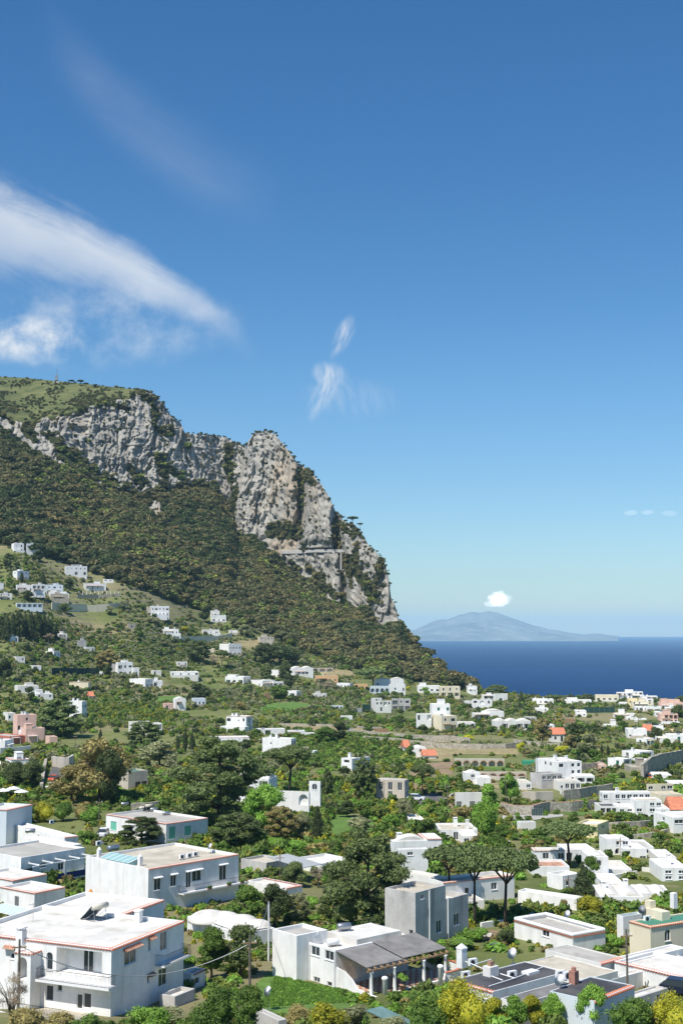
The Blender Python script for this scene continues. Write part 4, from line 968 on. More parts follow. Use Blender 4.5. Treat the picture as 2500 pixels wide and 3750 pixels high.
h = H('white house with arcade, green upper shutters and pine in front', 1355, 2536, 2512, 1353, 1424, 6, 'blue', 'white', ['AAAA']); wing(h, 1372, 2515, 2488, 1370, 1476, 6, Rw=['g.a..'], vault=2, dY=9); wing(h, 1424, 2532, 2504, 1422, 1482, 6, Rw=['.g.d'], dY=1)
H('long white house on the ridge below the wooded spur', 1530, 2536, 2511, 1528, 1608, 5, Rw=['PPPP'])
H('cream house with stone terrace on the ridge', 1611, 2550, 2514, 1609, 1680, 6, 'cream', 'beige', ['aaw', 'LLL'])
H('small white house at the tip of the wooded spur', 1713, 2538, 2513, 1711, 1742, 8, Rw=['dw'])
H('apricot house with a row of three windows', 1155, 2500, 2474, 1153, 1238, 6, 'orange', 'white', ['LPaw'], chim=1)
H('bright white house with three large arches below a terrace', 1072, 2474, 2447, 1062, 1148, 12, Rw=['.aaA.'], vault=2); 
h = H('white cube between two trees left of the three arches', 1022, 2480, 2453, 993, 1026, 60, Lw=['..'])
h = H('white house with blue-grey side and orange annex', 1280, 2522, 2502, 1232, 1291, 62, Lw=['.www'], Rw=['.']); wing(h, 1296, 2522, 2505, 1294, 1345, 6, 'orange', 'white', ['A..'], dY=6)
H('white hut with verandah below the round tree', 1086, 2554, 2530, 1055, 1102, 58, Lw=['L'], Rw=['L'])
H('low pale house with blue front in the gardens', 1213, 2602, 2584, 1211, 1256, 8, 'blue', 'grey', ['wPw'], depth=5)
h = H('weathered white house with rounded terrace', 1360, 2606, 2556, 1357, 1396, 10, 'white2', 'white', ['w', 'w', '.']); wing(h, 1374, 2606, 2566, 1372, 1430, 10, 'white2', 'beige', ['wwLw', '.d..'], dY=-5)
H('unfinished grey concrete house with scaffolding', 1434, 2602, 2558, 1431, 1500, 8, 'grey', 'grey', ['LwP', 'LLL'])
h = H('cream house with ground floor loggia beside the white cube', 1616, 2676, 2622, 1566, 1668, 26, 'cream', 'white', ['wP', '.L'], ['..', 'a.']); wing(h, 1580, 2640, 2578, 1577, 1643, 8, 'white', 'white', ['.g.g', '....'], dY=14); wing(h, 1524, 2638, 2612, 1520, 1576, 10, 'white', 'white', ['d.L'], dY=6)
H('small white house with red and orange panels', 1673, 2669, 2646, 1670, 1733, 8, 'white', 'beige', ['.L.P'])
h = H('white villa with scalloped roofline and two arched windows', 1727, 2597, 2562, 1722, 1796, 8, Rw=['PAa', '....'], vault=3); wing(h, 1703, 2592, 2568, 1701, 1728, 8, 'white2', 'white', ['L'], dY=3)
h = H('white tower-like house behind the scalloped villa', 1808, 2570, 2540, 1800, 1852, 20, Rw=['.P.'], Lw=['.']); wing(h, 1766, 2562, 2545, 1764, 1806, 8, Rw=['PP'], dY=4)
h = H('bungalow with white barrel vault and column porch', 1734, 2637, 2613, 1732, 1790, 8, 'white2', 'white', ['LLL']); wing(h, 1766, 2634, 2606, 1764, 1838, 8, 'white', 'white', ['....'], vault=1, dY=4)
h = H('white house with wavy vaulted roofs and green awning', 1808, 2670, 2640, 1806, 1934, 8, 'white2', 'white', ['.L.LL'], vault=3)
h = H('white house with roof columns on the sea rim', 1951, 2580, 2560, 1949, 2018, 5, Rw=['wwPw'], chim=2); wing(h, 1922, 2596, 2578, 1920, 1998, 5, 'cream', 'white', ['....'], dY=-6)
h = H('low white roofs right of the roof-column house', 2066, 2580, 2563, 2064, 2156, 4, Rw=['.w..w'], ); wing(h, 2066, 2596, 2578, 2064, 2098, 4, Rw=['..'], dY=-5)
h = H('large white apartment house with balconies above grey terrace', 2044, 2870, 2790, 1958, 2116, 30, Rw=['P.ww', '..ww', 'L.dd'], Lw=['.ww.', '....', '....'], chim=3); wing(h, 2110, 2866, 2842, 2108, 2162, 8, Rw=['LL'], dY=-4); wing(h, 1982, 2888, 2836, 1930, 2046, 34, 'grey', 'grey', ['wwaa', '....'], ['..', '..'], dY=-14); wing(h, 2046, 2898, 2862, 2040, 2112, 14, 'white2', 'beige', ['swdw'], dY=-18); wing(h, 1962, 2800, 1 + 2775, 1950, 2060, 30, dY=16)
# right, along the rim of the sea
H('long beige villa on the sea rim left of the tall pine', 2179, 2568, 2545, 2177, 2254, 4, 'cream', 'white', ['PPPP'])
h = H('three-storey white house highest on the sea rim', 2258, 2560, 2536, 2256, 2304, 5, Rw=['LaL', 'ddd']); wing(h, 2303, 2560, 2533, 2301, 2343, 5, Rw=['wwP', 'LaL'], dY=2); wing(h, 2288, 2545, 2526, 2286, 2308, 5, Rw=['..'], dY=6)
H('white terraces right of the highest rim house', 2344, 2563, 2549, 2342, 2395, 4, Rw=['LLL'], chim=2)
h = H('cream and white stacked houses below the rim', 2312, 2594, 2568, 2310, 2376, 6, 'cream', 'white', ['ww.w', 'wwww']); wing(h, 2298, 2580, 2558, 2296, 2322, 6, 'yellow', 'beige', ['ww'], dY=6); wing(h, 2340, 2590, 2560, 2338, 2380, 6, Rw=['PP', 'ww'], dY=5)
h = H('pink palace with arched windows on the rim', 2412, 2600, 2572, 2410, 2488, 6, 'pink', 'beige', ['.aa.a'], ); wing(h, 2418, 2590, 2560, 2416, 2434, 6, 'pink', 'pink', ['w'], dY=4, roofmat='tileold'); wing(h, 2444, 2590, 2562, 2442, 2476, 6, 'pink', 'white', ['www'], dY=7); wing(h, 2434, 2604, 2590, 2432, 2460, 6, Rw=['ww'], dY=-8)
h = H('white stepped houses with a green terrace below the rim', 2324, 2606, 2588, 2322, 2358, 6, Rw=['wLw']); wing(h, 2364, 2612, 2588, 2362, 2408, 6, Rw=['LL'], dY=-3, roofmat='greensheet'); wing(h, 2374, 2630, 2612, 2372, 2396, 6, Rw=['ww'], dY=-20)
H('pale pink villa with three ground floor arches near the right edge', 2414, 2650, 2614, 2412, 2468, 8, 'pink', 'beige', ['.LLL', '.aAa'])
H('white bar-shaped house above the pale pink villa', 2398, 2624, 2607, 2396, 2438, 6, Rw=['w.P.'])
h = H('white house with a red stripe of tiles above the palm', 2247, 2628, 2614, 2245, 2316, 5, Rw=['L..L'], tiles=True); wing(h, 2292, 2646, 2626, 2290, 2320, 6, Rw=['wd'], dY=-14); wing(h, 2320, 2648, 2632, 2318, 2354, 6, Rw=['.P'], dY=-16); wing(h, 2310, 2664, 2652, 2308, 2356, 6, Rw=['...'], dY=-30)
H('square white two-storey house with plain front above the low one', 2298, 2703, 2670, 2296, 2354, 8, Rw=['....', 'w..d'])
H('low white house with shaded right side and blue door', 2366, 2728, 2706, 2315, 2380, 60, Lw=['.w..'], Rw=['dw'], roof='white')
h = H('long white house with green window at the right edge', 2400, 2716, 2696, 2397, 2448, 8, Rw=['L..'], ); wing(h, 2442, 2720, 2690, 2440, 2540, 8, Rw=['.g.d'], dY=-2)
h = H('white house with blue shaded wing and red roof patch', 2342, 2786, 2754, 2262, 2378, 50, Lw=['.L..w'], Rw=['ww', 'ww'], chim=1); wing(h, 2326, 2798, 2784, 2324, 2368, 10, Rw=['www'], dY=-14)
H('white house with green window and curved canopy above the lane', 2282, 2812, 2780, 2210, 2296, 56, Lw=['..g.'], Rw=['L', 'A'])
# right middle
h = H('long white two-storey house with many windows and dark porch', 2206, 2962, 2902, 2178, 2362, 14, Rw=['w.wwPdwd', '..L.....'], Lw=['a', 'w'], chim=1); wing(h, 2196, 2980, 2952, 2194, 2262, 12, 'white2', 'dark', ['LLLL'], dY=-10); wing(h, 2262, 2978, 2956, 2260, 2328, 12, Rw=['ww.'], dY=-12); wing(h, 2328, 3002, 2932, 2326, 2403, 12, Rw=['..ww', 'P.PP', 'AAAA'], dY=-14, roof='beige')
h = H('cream house with arched windows right of the long white house', 2370, 2922, 2872, 2348, 2444, 24, 'cream', 'white', ['a.aP', '....'], ['a', '.']); wing(h, 2418, 2962, 2910, 2414, 2478, 24, 'cream', 'beige', ['..w', '...'], dY=-10)
H('white modern house with horizontal window cut by the right edge', 2465, 3052, 2994, 2440, 2560, 28, Rw=['P.P', '...'], Lw=['w', '.'])
H('white house with long balcony at the right edge above cream house', 2456, 2892, 2870, 2440, 2560, 12, Rw=['.w.P'])
h = H('yellow house with green shutters behind the big umbrella pine', 2186, 3070, 3020, 2092, 2210, 70, 'yellow', 'white', Lw=['..gg', '....'], Rw=['w', '.'])
h = H('white house with curved gable, solar panel and arched garage', 2220, 3130, 3072, 2174, 2282, 16, Rw=['.sw', '.A.'], vault=2); wing(h, 2282, 3152, 3108, 2280, 2344, 14, Rw=['L..', '..P'], dY=-3); wing(h, 2158, 3200, 3138, 2154, 2206, 12, Rw=['.A.', '...'], dY=-22, vault=1); wing(h, 2070, 3160, 3112, 2066, 2160, 14, Rw=['L.Ld'], dY=-6, roof='white')
H('white cottage with two windows at the right edge', 2422, 3228, 3178, 2417, 2492, 14, Rw=['ww', 'ww'], chim=1)
h = H('white house with a brick red terrace and two tall windows', 1956, 3174, 3114, 1930, 2050, 10, Rw=['.d.d', '....'], roof='beige', tiles=True, tmat='tileold'); wing(h, 1954, 3212, 3173, 1950, 2066, 10, Rw=['....'], dY=-9, roofmat='tileold')
H('white shed with a grey felt lean-to roof under the pines', 2060, 3262, 3208, 1985, 2106, 46, Lw=['..'], Rw=['s.'], roof='white')
H('long plain white building with a bright sloping roof', 2110, 3335, 3292, 1880, 2116, 62, Lw=['........'], Rw=['.'], depth=6)
h = H('low white house with rows of shallow vaults on the right', 2196, 3318, 3282, 2174, 2330, 8, Rw=['...'], vault=2, chim=2); wing(h, 2330, 3312, 3270, 2326, 2425, 8, Rw=['...'], vault=2, dY=4)
h = H('white stepped house with a roof dish beyond the big pine', 1440, 3150, 3082, 1425, 1560, 14, Rw=['......', '......'], chim=1, vault=1); wing(h, 1462, 3165, 3112, 1450, 1560, 14, Rw=['.P..', '....'], dY=-12); wing(h, 1556, 3112, 3072, 1554, 1610, 12, Rw=['..'], tiles=True, dY=4)
H('low white house with flat roofs left of the tall green tree', 1612, 3078, 3038, 1608, 1738, 8, Rw=['w.d...'], chim=2, roof='beige')
h = H('white house with a vaulted upper room on the arcade terrace', 1704, 2876, 2830, 1686, 1750, 12, Rw=['.P.', '...'], vault=1); wing(h, 1750, 2874, 2848, 1748, 1788, 12, Rw=['..'], dY=-2)
H('white house with two beige balcony fronts by the dirt track', 1668, 2956, 2904, 1658, 1756, 10, 'white2', 'beige', ['....', 'L.L.'])
h = H('shed of grey planks on the dry terrace', 1370, 2690, 2668, 1368, 1420, 8, 'shed', 'grey', ['....'], depth=4, cat='shed') if False else None

# smaller houses filling the right side and the gardens
for q in (('low white shed on the rim right of the green netting', 2106, 2614, 2602, 2104, 2136, 6, 'white', 'white', ['w.']), ('white terrace house in the middle of the right gardens', 2213, 2670, 2655, 2211, 2252, 6, 'white2', 'white', ['L.w']), ('curved white roof house left of the pale pink villa', 2364, 2674, 2656, 2362, 2414, 6, 'white', 'white', ['.w.']), ('little red roofed house beside the curved white roof', 2357, 2690, 2676, 2355, 2374, 6, 'white', 'tile', ['w']), ('orange and white hut at the right border', 2457, 2687, 2674, 2455, 2500, 6, 'orange', 'white', ['..']), ('grey flat roofed garage above the cutting', 2306, 2832, 2808, 2304, 2374, 12, 'stone', 'grey', ['..']), ('white workshop roofs at the right end of the lane', 2388, 2858, 2838, 2386, 2440, 8, 'white', 'white', ['w.w']), ('small pink gatehouse by the grey wall', 2193, 2822, 2802, 2191, 2207, 8, 'pink', 'beige', ['d']), ('white outhouse below the rim pine', 2268, 2586, 2573, 2266, 2288, 6, 'white', 'white', ['.']), ('grey hut behind the wavy vaulted house', 1925, 2644, 2627, 1923, 1955, 8, 'grey', 'grey', ['w.']), ('white house sliver behind the ragged brown pine', 2004, 2676, 2655, 2002, 2020, 8, 'white', 'white', ['w']), ('white house with a salmon roof in the dark trees', 2021, 2718, 2690, 2019, 2058, 10, 'white2', 'tile', ['wd']), ('white block below the roof-column house', 1962, 2608, 2594, 1960, 2000, 6, 'white', 'white', ['.w']), ('white house right of the lower terraces', 2110, 2614 + 10, 2604 + 8, 2108, 2138, 6, 'white', 'white', ['ww']), ('white outbuilding right of the long white house', 2404, 2992, 2962, 2402, 2430, 10, 'white', 'white', ['w', '.']), ('white house with balcony at the right border above red roof', 2476, 2970, 2936, 2474, 2540, 10, 'white', 'white', ['w.', 'L.']), ('red roofed shelter right of the white outbuilding', 2457, 2984, 2966, 2455, 2484, 10, 'white2', 'tile', ['L']), ('blue-grey roofed lean-to right of the curved gable house', 2325, 3128, 3102, 2322, 2370, 12, 'white', 'grey', ['.L']), ('white sheltered terrace in the rough garden', 2409, 3166, 3140, 2406, 2450, 12, 'white2', 'white', ['L.']), ('low white wall-house below the curved gable house', 2226, 3210, 3184, 2222, 2290, 12, 'white2', 'white', ['..']), ('beige house with green roof behind the brownish oak', 470, 2900, 2826, 442, 552, 30, 'beige', 'green', ['.LL'], ['..']), ('white low wing behind the fresh green tree', 1694, 3090, 3062, 1690, 1740, 10, 'white', 'white', ['w.']), ('white tarpaulin-roofed hut in the orchard', 1504, 3020, 3002, 1502, 1550, 10, 'white', 'white', ['..']), ('white house roof left of the orange tree path', 1700, 3330, 3300, 1690, 1760, 20, 'white2', 'grey', ['L.']), ('white low house between the fir and the vaults', 2210, 3262, 3236, 2206, 2262, 12, 'white', 'white', ['w.']), ('small white house between the arcade wall and the apartment house', 1900, 2892, 2866, 1896, 1935, 12, 'white2', 'beige', ['.w']), ('white house on the slope under the three-arch villa', 650, 2440, 2424, 648, 690, 8, 'white2', 'white', ['w.w']), ('flat white cottage left of the hedge house', 560, 2470, 2456, 558, 596, 8, 'white2', 'beige', ['d.']), ('white cottage on the left slope below the cypress grove', 60, 2425, 2405, 58, 100, 10, 'white2', 'beige', ['.w']), ('little white farmhouse in the left vineyards', 120, 2455, 2438, 118, 160, 10, 'white', 'white', ['w.']), ('grey stone hut in the upper vineyards', 470, 2300, 2284, 468, 500, 10, 'stone', 'beige', ['d']), ('white cottage beside the olive trees', 840, 2322, 2308, 838, 872, 8, 'white', 'white', ['w.']), ('white villa roof in the gardens left of the weathered house', 1150, 2560, 2540, 1146, 1196, 10, 'white2', 'beige', ['w.w']), ('white cottage with a pergola above the dry field', 1250, 2640, 2622, 1246, 1290, 10, 'white', 'white', ['L.']), ('white farmhouse left of the round pine', 30, 2640, 2612, 26, 70, 12, 'white2', 'beige', ['w.'])):
    H(*q)
# ------------------------------------------------------------------ near houses
class NB:                                    # pixel helper for one volume
    def __init__(s, Mx, a, b, h, par=0.35): s.M, s.a, s.b, s.h, s.zr = Mx.copy(), a, b, h, Mx.translation.z + h - par; s.c = Mx.translation
    def s(s, face, px):
        r = math.atan2(s.M[1][0], s.M[0][0]); dx, dy = (math.cos(r), math.sin(r)) if face == 'R' else (-math.sin(r), math.cos(r)); u = (px - PW / 2) / F
        return (u * s.c.y - s.c.x) / (dx - u * dy)
    def z(s, face, px, py):
        r = math.atan2(s.M[1][0], s.M[0][0]); q = s.s(face, px); Y = s.c.y + q * (math.sin(r) if face == 'R' else math.cos(r)); return float(at(px, py, Y)[2]) - s.c.z
    def roof(s, px, py, dz=0.0):             # world point on the roof seen at a pixel
        b = ray(px, py)[1]; Y = (s.zr + dz - CAMZ) / b; return Vector(at(px, py, Y))
    def hole(s, face, x0, x1, y0, y1, kind, dep=0.16):   # opening from its pixel box
        a0, a1 = s.s(face, x0), s.s(face, x1); xm = (x0 + x1) / 2; zt, zb = s.z(face, xm, y0), s.z(face, xm, y1)
        if face == 'L': a0, a1 = s.b - a0, s.b - a1
        return (min(a0, a1), max(a0, a1), zb, zt, kind, dep)
def nblock(root, Mx, a, b, h, hr=(), hl=(), wallm='white', roof='white', tiles='', hood=False, base=-3.0, roofmat=None, parapet=0.35, tsingle=True, vault=0, tmat='tile', rim=0.22):
    """volume with openings given one by one"""
    mb = MB(); facade(mb, (0, 0), (1, 0), (0, 1), a, h, base, list(hr)); facade(mb, (0, b), (0, -1), (1, 0), b, h, base, list(hl))
    mb.poly([(a, 0, base), (a, b, base), (a, b, h), (a, 0, h)]); mb.poly([(a, b, base), (0, b, base), (0, b, h), (a, b, h)])
    pt = rim; zr = h - parapet; ring = [(0, 0), (a, 0), (a, b), (0, b)]; inn = [(pt, pt), (a - pt, pt), (a - pt, b - pt), (pt, b - pt)]
    for i in range(4):
        j = (i + 1) % 4; mb.poly([(*ring[i], h), (*ring[j], h), (*inn[j], h), (*inn[i], h)]); mb.poly([(*inn[i], h), (*inn[j], h), (*inn[j], zr - 0.02), (*inn[i], zr - 0.02)])
    wo = mk(mb, 'wall', M[wallm], root, Mx); wall = {'M': Mx, 'o': wo}
    for hs, O, u, n in ((hr, (0, 0), (1, 0), (0, 1)), (hl, (0, b), (0, -1), (1, 0))):
        for hh in hs: window(root, wall, O, u, n, hh, hh[4], True, hood and hh[4] in 'wPdD')
    nx, ny = max(2, int(a / 0.8)), max(2, int(b / 0.8)); rb = MB(); xs = [pt + 0.002 + (a - 2 * pt - 0.004) * i / nx for i in range(nx + 1)]; ys = [pt + 0.002 + (b - 2 * pt - 0.004) * j / ny for j in range(ny + 1)]
    vz = lambda i, j: zr + 0.05 * float(vnoise(xs[i] * 0.5 + a, ys[j] * 0.5, 0, 7)) + (0 if not vault else vault * (math.sin(math.pi * (0.08 + 0.84 * i / nx)) * math.sin(math.pi * (0.08 + 0.84 * j / ny))) ** 0.6)
    base_i = len(rb.v); rb.v += [(xs[i], ys[j], vz(i, j)) for j in range(ny + 1) for i in range(nx + 1)]
    for j in range(ny):
        for i in range(nx): k = base_i + j * (nx + 1) + i; rb.f.append((k, k + 1, k + nx + 2, k + nx + 1)); rb.m.append(0)
    ro = mk(rb, 'roof', M[roofmat or ROOFM[roof]], root, Mx, smooth=True)
    runs = {'R': ((0, 0), (a, 0), (0, -1)), 'L': ((0, b), (0, 0), (-1, 0)), 'B': ((a, b), (0, b), (0, 1)), 'F': ((a, 0), (a, b), (1, 0))}
    for s in tiles: tile_run(root, ro, Mx, *runs[s], h - 0.16, single=tsingle, mt=tmat)
    return wall
def nhouse(label, xc, yb, yt, xl, xr, rot, Y=None, name='house', cat='house', depth=8.0):
    Mx, a, b, h, Yq = frame(xc, yb, yt, xl, xr, rot, Y, depth); root = empty(name, Mx.translation, R(rot)); ROOTM[root.name] = Mx.copy(); prop(root, label, cat, 'houses in the foreground'); root['_Y'] = Yq
    foot(Mx, a, b, 0.3); HOUSES.append((root, Mx.copy(), a, b, h, label, (xc, yb))); return root, NB(Mx, a, b, h)
def part(root, Mx, name, mats, fn, smooth=False):
    mb = MB(); fn(mb); return mk(mb, name, M[mats] if isinstance(mats, str) else mats, root, Mx, smooth)
def railing(mb, pts, hgt=0.95, step=0.14, r=0.014, belly=0.0, bow=(0, 0)):
    for (p, q) in zip(pts[:-1], pts[1:]):
        p, q = Vector(p), Vector(q); L_ = (q - p).length; n = max(2, int(L_ / step)); up = Vector((0, 0, hgt)); bw = Vector((bow[0], bow[1], 0)) * belly
        mb.tube([p + up, q + up], 0.022, 5); mb.tube([p + Vector((0, 0, 0.06)), q + Vector((0, 0, 0.06))], 0.018, 5)
        for k in range(n + 1):
            c = p + (q - p) * (k / n); mb.tube([c, c + Vector((0, 0, hgt * 0.3)) + bw, c + Vector((0, 0, hgt * 0.65)) + bw * 0.25, c + up], r, 4, cap=False)

# --- white two-storey house at the bottom left
H1, N = nhouse('white two-storey house with balcony and tiled eaves, bottom left', 405, 3724, 3476, -110, 688, 66); h1 = N; mid1 = N.h * 0.47
hl = [N.hole('L', 200, 223, 3487, 3552, 'a'), N.hole('L', 236, 398, 3478, 3572, 'L', 1.5), N.hole('L', 201, 227, 3608, 3664, 'd'), N.hole('L', 241, 258, 3606, 3630, 's'), N.hole('L', 311, 331, 3640, 3695, 'd'), N.hole('L', 335, 362, 3637, 3692, 'd'), N.hole('L', 72, 88, 3490, 3512, 'w')]
hr = [N.hole('R', 478, 519, 3472, 3530, 'P'), N.hole('R', 562, 571, 3440, 3482, 's'), N.hole('R', 604, 628, 3412, 3480, 'd'), N.hole('R', 560, 568, 3572, 3600, 's'), N.hole('R', 600, 629, 3545, 3610, 'd')]
nblock(H1, N.M, N.a, N.b, N.h, hr, hl, 'white', 'white', 'LR')
def f(mb):                                    # balcony slab along the left face, turning the corner
    s0, s1 = N.s('L', 190), -0.55; z = mid1
    mb.prism([(-1.15, s1), (-1.15, s0), (0.002, s0), (0.002, s1)][::-1], z - 0.2, z)
balc = part(H1, N.M, 'balcony', 'paint', f)
mb = MB(); s0 = N.s('L', 190); railing(mb, [(-0.02, s0 - 0.05, mid1), (-1.1, s0 - 0.05, mid1), (-1.1, -0.5, mid1), (-0.02, -0.5, mid1)], 0.95, 0.13, belly=0.1, bow=(-1, 0)); sub(mb, 'railing', M['iron'], balc)
def f(mb):                                    # balcony on the right face
    a0, a1 = N.s('R', 588), N.s('R', 682); mb.box(a0, -1.0, mid1 - 0.14, a1, -0.002, mid1)
balc2 = part(H1, N.M, 'balcony', 'paint', f)
mb = MB(); a0, a1 = N.s('R', 588), N.s('R', 682); railing(mb, [(a0, -0.02, mid1), (a0, -0.96, mid1), (a1, -0.96, mid1), (a1, -0.02, mid1)], 0.95, 0.16, belly=0.12, bow=(0, -1)); sub(mb, 'railing', M['iron'], balc2)
for (face, x0, x1, y0) in (('R', 473, 534, 3462), ('R', 561, 583, 3428), ('R', 559, 582, 3562), ('L', 52, 94, 3462)):
    hd = empty('tile_hood', (0, 0, 0)); bpy.data.objects.remove(hd)
    def f(mb, face=face, x0=x0, x1=x1, y0=y0):
        a0, a1 = N.s(face, x0), N.s(face, x1); z = N.z(face, (x0 + x1) / 2, y0); lo, hi_ = min(a0, a1), max(a0, a1)
        if face == 'R': mb.poly([(lo, -0.45, z - 0.22), (hi_, -0.45, z - 0.22), (hi_, -0.003, z), (lo, -0.003, z)]); mb.poly([(lo, -0.45, z - 0.26), (lo, -0.003, z - 0.2), (hi_, -0.003, z - 0.2), (hi_, -0.45, z - 0.26)]); mb.poly([(lo, -0.45, z - 0.26), (hi_, -0.45, z - 0.26), (hi_, -0.45, z - 0.22), (lo, -0.45, z - 0.22)])
        else: mb.poly([(-0.45, hi_, z - 0.22), (-0.45, lo, z - 0.22), (-0.003, lo, z), (-0.003, hi_, z)]); mb.poly([(-0.45, hi_, z - 0.26), (-0.003, hi_, z - 0.2), (-0.003, lo, z - 0.2), (-0.45, lo, z - 0.26)]); mb.poly([(-0.45, hi_, z - 0.26), (-0.45, lo, z - 0.26), (-0.45, lo, z - 0.22), (-0.45, hi_, z - 0.22)])
    ho = part(H1, N.M, 'window_hood', 'tileold', f)
    a0, a1 = sorted((N.s(face, x0), N.s(face, x1))); z = N.z(face, (x0 + x1) / 2, y0)
    tile_run(H1, ho, N.M, *(((a0, -0.12), (a1, -0.12), (0, -1)) if face == 'R' else ((-0.12, a1), (-0.12, a0), (-1, 0))), z - 0.18, single=True)
# stair porch with arch, stair and chimney pillar on the left face
sA, sB = N.s('L', 182), N.s('L', 124)
Mp = N.M @ Matrix.Translation((-1.5, sA, 0)); pw_, pd = 1.5 - 0.003, sB - sA
nblock(H1, Mp, pw_, pd, mid1 + 2.25, (), [(pd * 0.2, pd * 0.78, mid1 - 0.1, mid1 + 1.85, 'A', 1.2)], 'white', 'white', 'LR', parapet=0.2)
def f(mb):
    n = 11
    for k in range(n):
        z = mid1 - 0.1 - (k + 1) * (mid1 / (n + 1)); y = sB + k * 0.30
        mb.box(-1.45, y + 0.003, -1.5, -0.25, y + 0.30, z)
stair = part(H1, N.M, 'stair', 'roofw', f)
mb = MB(); n = 11; yb_, ye = sB, sB + n * 0.30
mb.v += [(-1.62, yb_, -1.5), (-1.62, ye, -1.5), (-1.62, ye, 0.9), (-1.62, yb_, mid1 + 0.55), (-1.46, yb_, -1.5), (-1.46, ye, -1.5), (-1.46, ye, 0.9), (-1.46, yb_, mid1 + 0.55)]
for q in ((0, 3, 2, 1), (4, 5, 6, 7), (0, 1, 5, 4), (1, 2, 6, 5), (2, 3, 7, 6), (3, 0, 4, 7)): mb.f.append(q); mb.m.append(0)
sub(mb, 'stair_wall', M['white'], stair)
def f(mb):
    s = N.s('L', 111); mb.box(-0.42, s - 0.35, -1.0, 0.25, s + 0.35, N.h + 0.75); mb.box(-0.48, s - 0.41, N.h + 0.95, 0.31, s + 0.41, N.h + 1.05)
    for dx in (-0.36, 0.13):
        for dy in (-0.3, 0.24): mb.box(dx, s + dy, N.h + 0.75, dx + 0.07, s + dy + 0.07, N.h + 0.95)
part(H1, N.M, 'chimney', 'white', f)
def f(mb): s = N.s('R', 668); mb.box(s - 0.3, N.b * 0.25, N.h - 0.4, s + 0.3, N.b * 0.25 + 0.55, N.h + 0.7); mb.box(s - 0.38, N.b * 0.25 - 0.08, N.h + 0.7, s + 0.38, N.b * 0.25 + 0.63, N.h + 0.82)
part(H1, N.M, 'chimney', 'white', f)
def f(mb): mb.box(-3.1, N.s('L', 470 - 120) , -2.0, -2.9, N.s('L', 110), 0.15)
part(H1, N.M, 'yard_wall', 'white', f)
mb = MB(); railing(mb, [(-3.0, N.s('L', 345), 0.15), (-3.0, N.s('L', 125), 0.15)], 0.9, 0.15, belly=0.06, bow=(-1, 0)); mk(mb, 'yard_railing', M['iron'], H1, N.M)
Wm = Matrix.Translation((0, 0, 0)) @ N.M @ Matrix.Translation((N.a + 0.003, 6.8, 0)); nblock(H1, Wm, 7.4, max(4.0, N.b - 6.8), N.h + 0.02, (), (), 'white', 'white', 'R'); foot(Wm, 7.4, 9.0)
# lean-to annex beyond the right face
Mx, a, b, h = wing(H1, 640, 3660, 3622, 632, 738, 60, 'white', 'white', dY=6, near=True) if False else (None,) * 4
H1b, NL = nhouse('low annex with sloping white roof right of the near white house', 708, 3622, 3566, 684, 766, 64); nblock(H1b, NL.M, NL.a, NL.b, NL.h, [NL.hole('R', 716, 745, 3582, 3606, 'P')], (), 'white2', 'white', 'R')
H1c, NL = nhouse('grey retaining parapet with flower pots beside the near white house', 640, 3690, 3650, 605, 730, 60, cat='wall', name='flower_parapet'); nblock(H1c, NL.M, NL.a, NL.b, NL.h, (), (), 'grey', 'white')

# --- long white house with balcony behind it
H2, N = nhouse('long white house with tiled eaves and flower balcony', 542, 3338, 3182, 334, 882, 46); h2 = N
hr = [N.hole('R', 580, 604, 3216, 3260, 'w'), N.hole('R', 639, 659, 3204, 3246, 'w'), N.hole('R', 694, 712, 3193, 3250, 'd'), N.hole('R', 716, 748, 3187, 3226, 'P'), N.hole('R', 813, 838, 3168, 3222, 'd'), N.hole('R', 746, 757, 3300, 3325, 'a')]
nblock(H2, N.M, N.a, N.b, N.h, hr, (), 'white', 'beige', 'R', hood=True)
z = N.z('R', 700, 3264)
def f(mb): mb.box(N.s('R', 668), -1.1, z - 0.16, N.a + 0.9, -0.002, z)
bl = part(H2, N.M, 'balcony', 'paint', f)
mb = MB(); railing(mb, [(N.s('R', 668), -0.02, z), (N.s('R', 668), -1.05, z), (N.a + 0.85, -1.05, z)], 0.95, 0.14); sub(mb, 'railing', M['iron'], bl)
for px in (758, 828, 874):
    def f(mb): s = N.s('R', px); mb.box(s - 0.35, -1.32, z + 0.02, s + 0.35, -1.12, z + 0.22); [mb.lathe([(0.04, 0), (0.16, 0.12), (0.12, 0.26), (0.02, 0.32)], 6, 1, Matrix.Translation((s - 0.3 + 0.15 * k, -1.22, z + 0.2))) for k in range(5)]
    part(H2, N.M, 'flower_box', [M['tileold'], LM['citrus']], f)
def f(mb): mb.box(N.s('R', 545) + 0.05, N.b * 0.12, N.h - 0.3, N.a * 0.24, N.b * 0.72, N.h + 0.12)
for k, (fx, fy) in enumerate(((0.10, 0.30), (0.06, 0.9))):
    def f(mb): mb.box(N.a * fx, N.b * fy - 0.3, N.h - 0.4, N.a * fx + 0.5, N.b * fy + 0.2, N.h + 0.9); mb.lathe([(0.32, N.h + 0.9), (0.2, N.h + 1.05), (0.1, N.h + 1.2)], 8, 0, Matrix.Translation((N.a * fx + 0.25, N.b * fy - 0.05, 0)))
    part(H2, N.M, 'chimney', 'white', f)
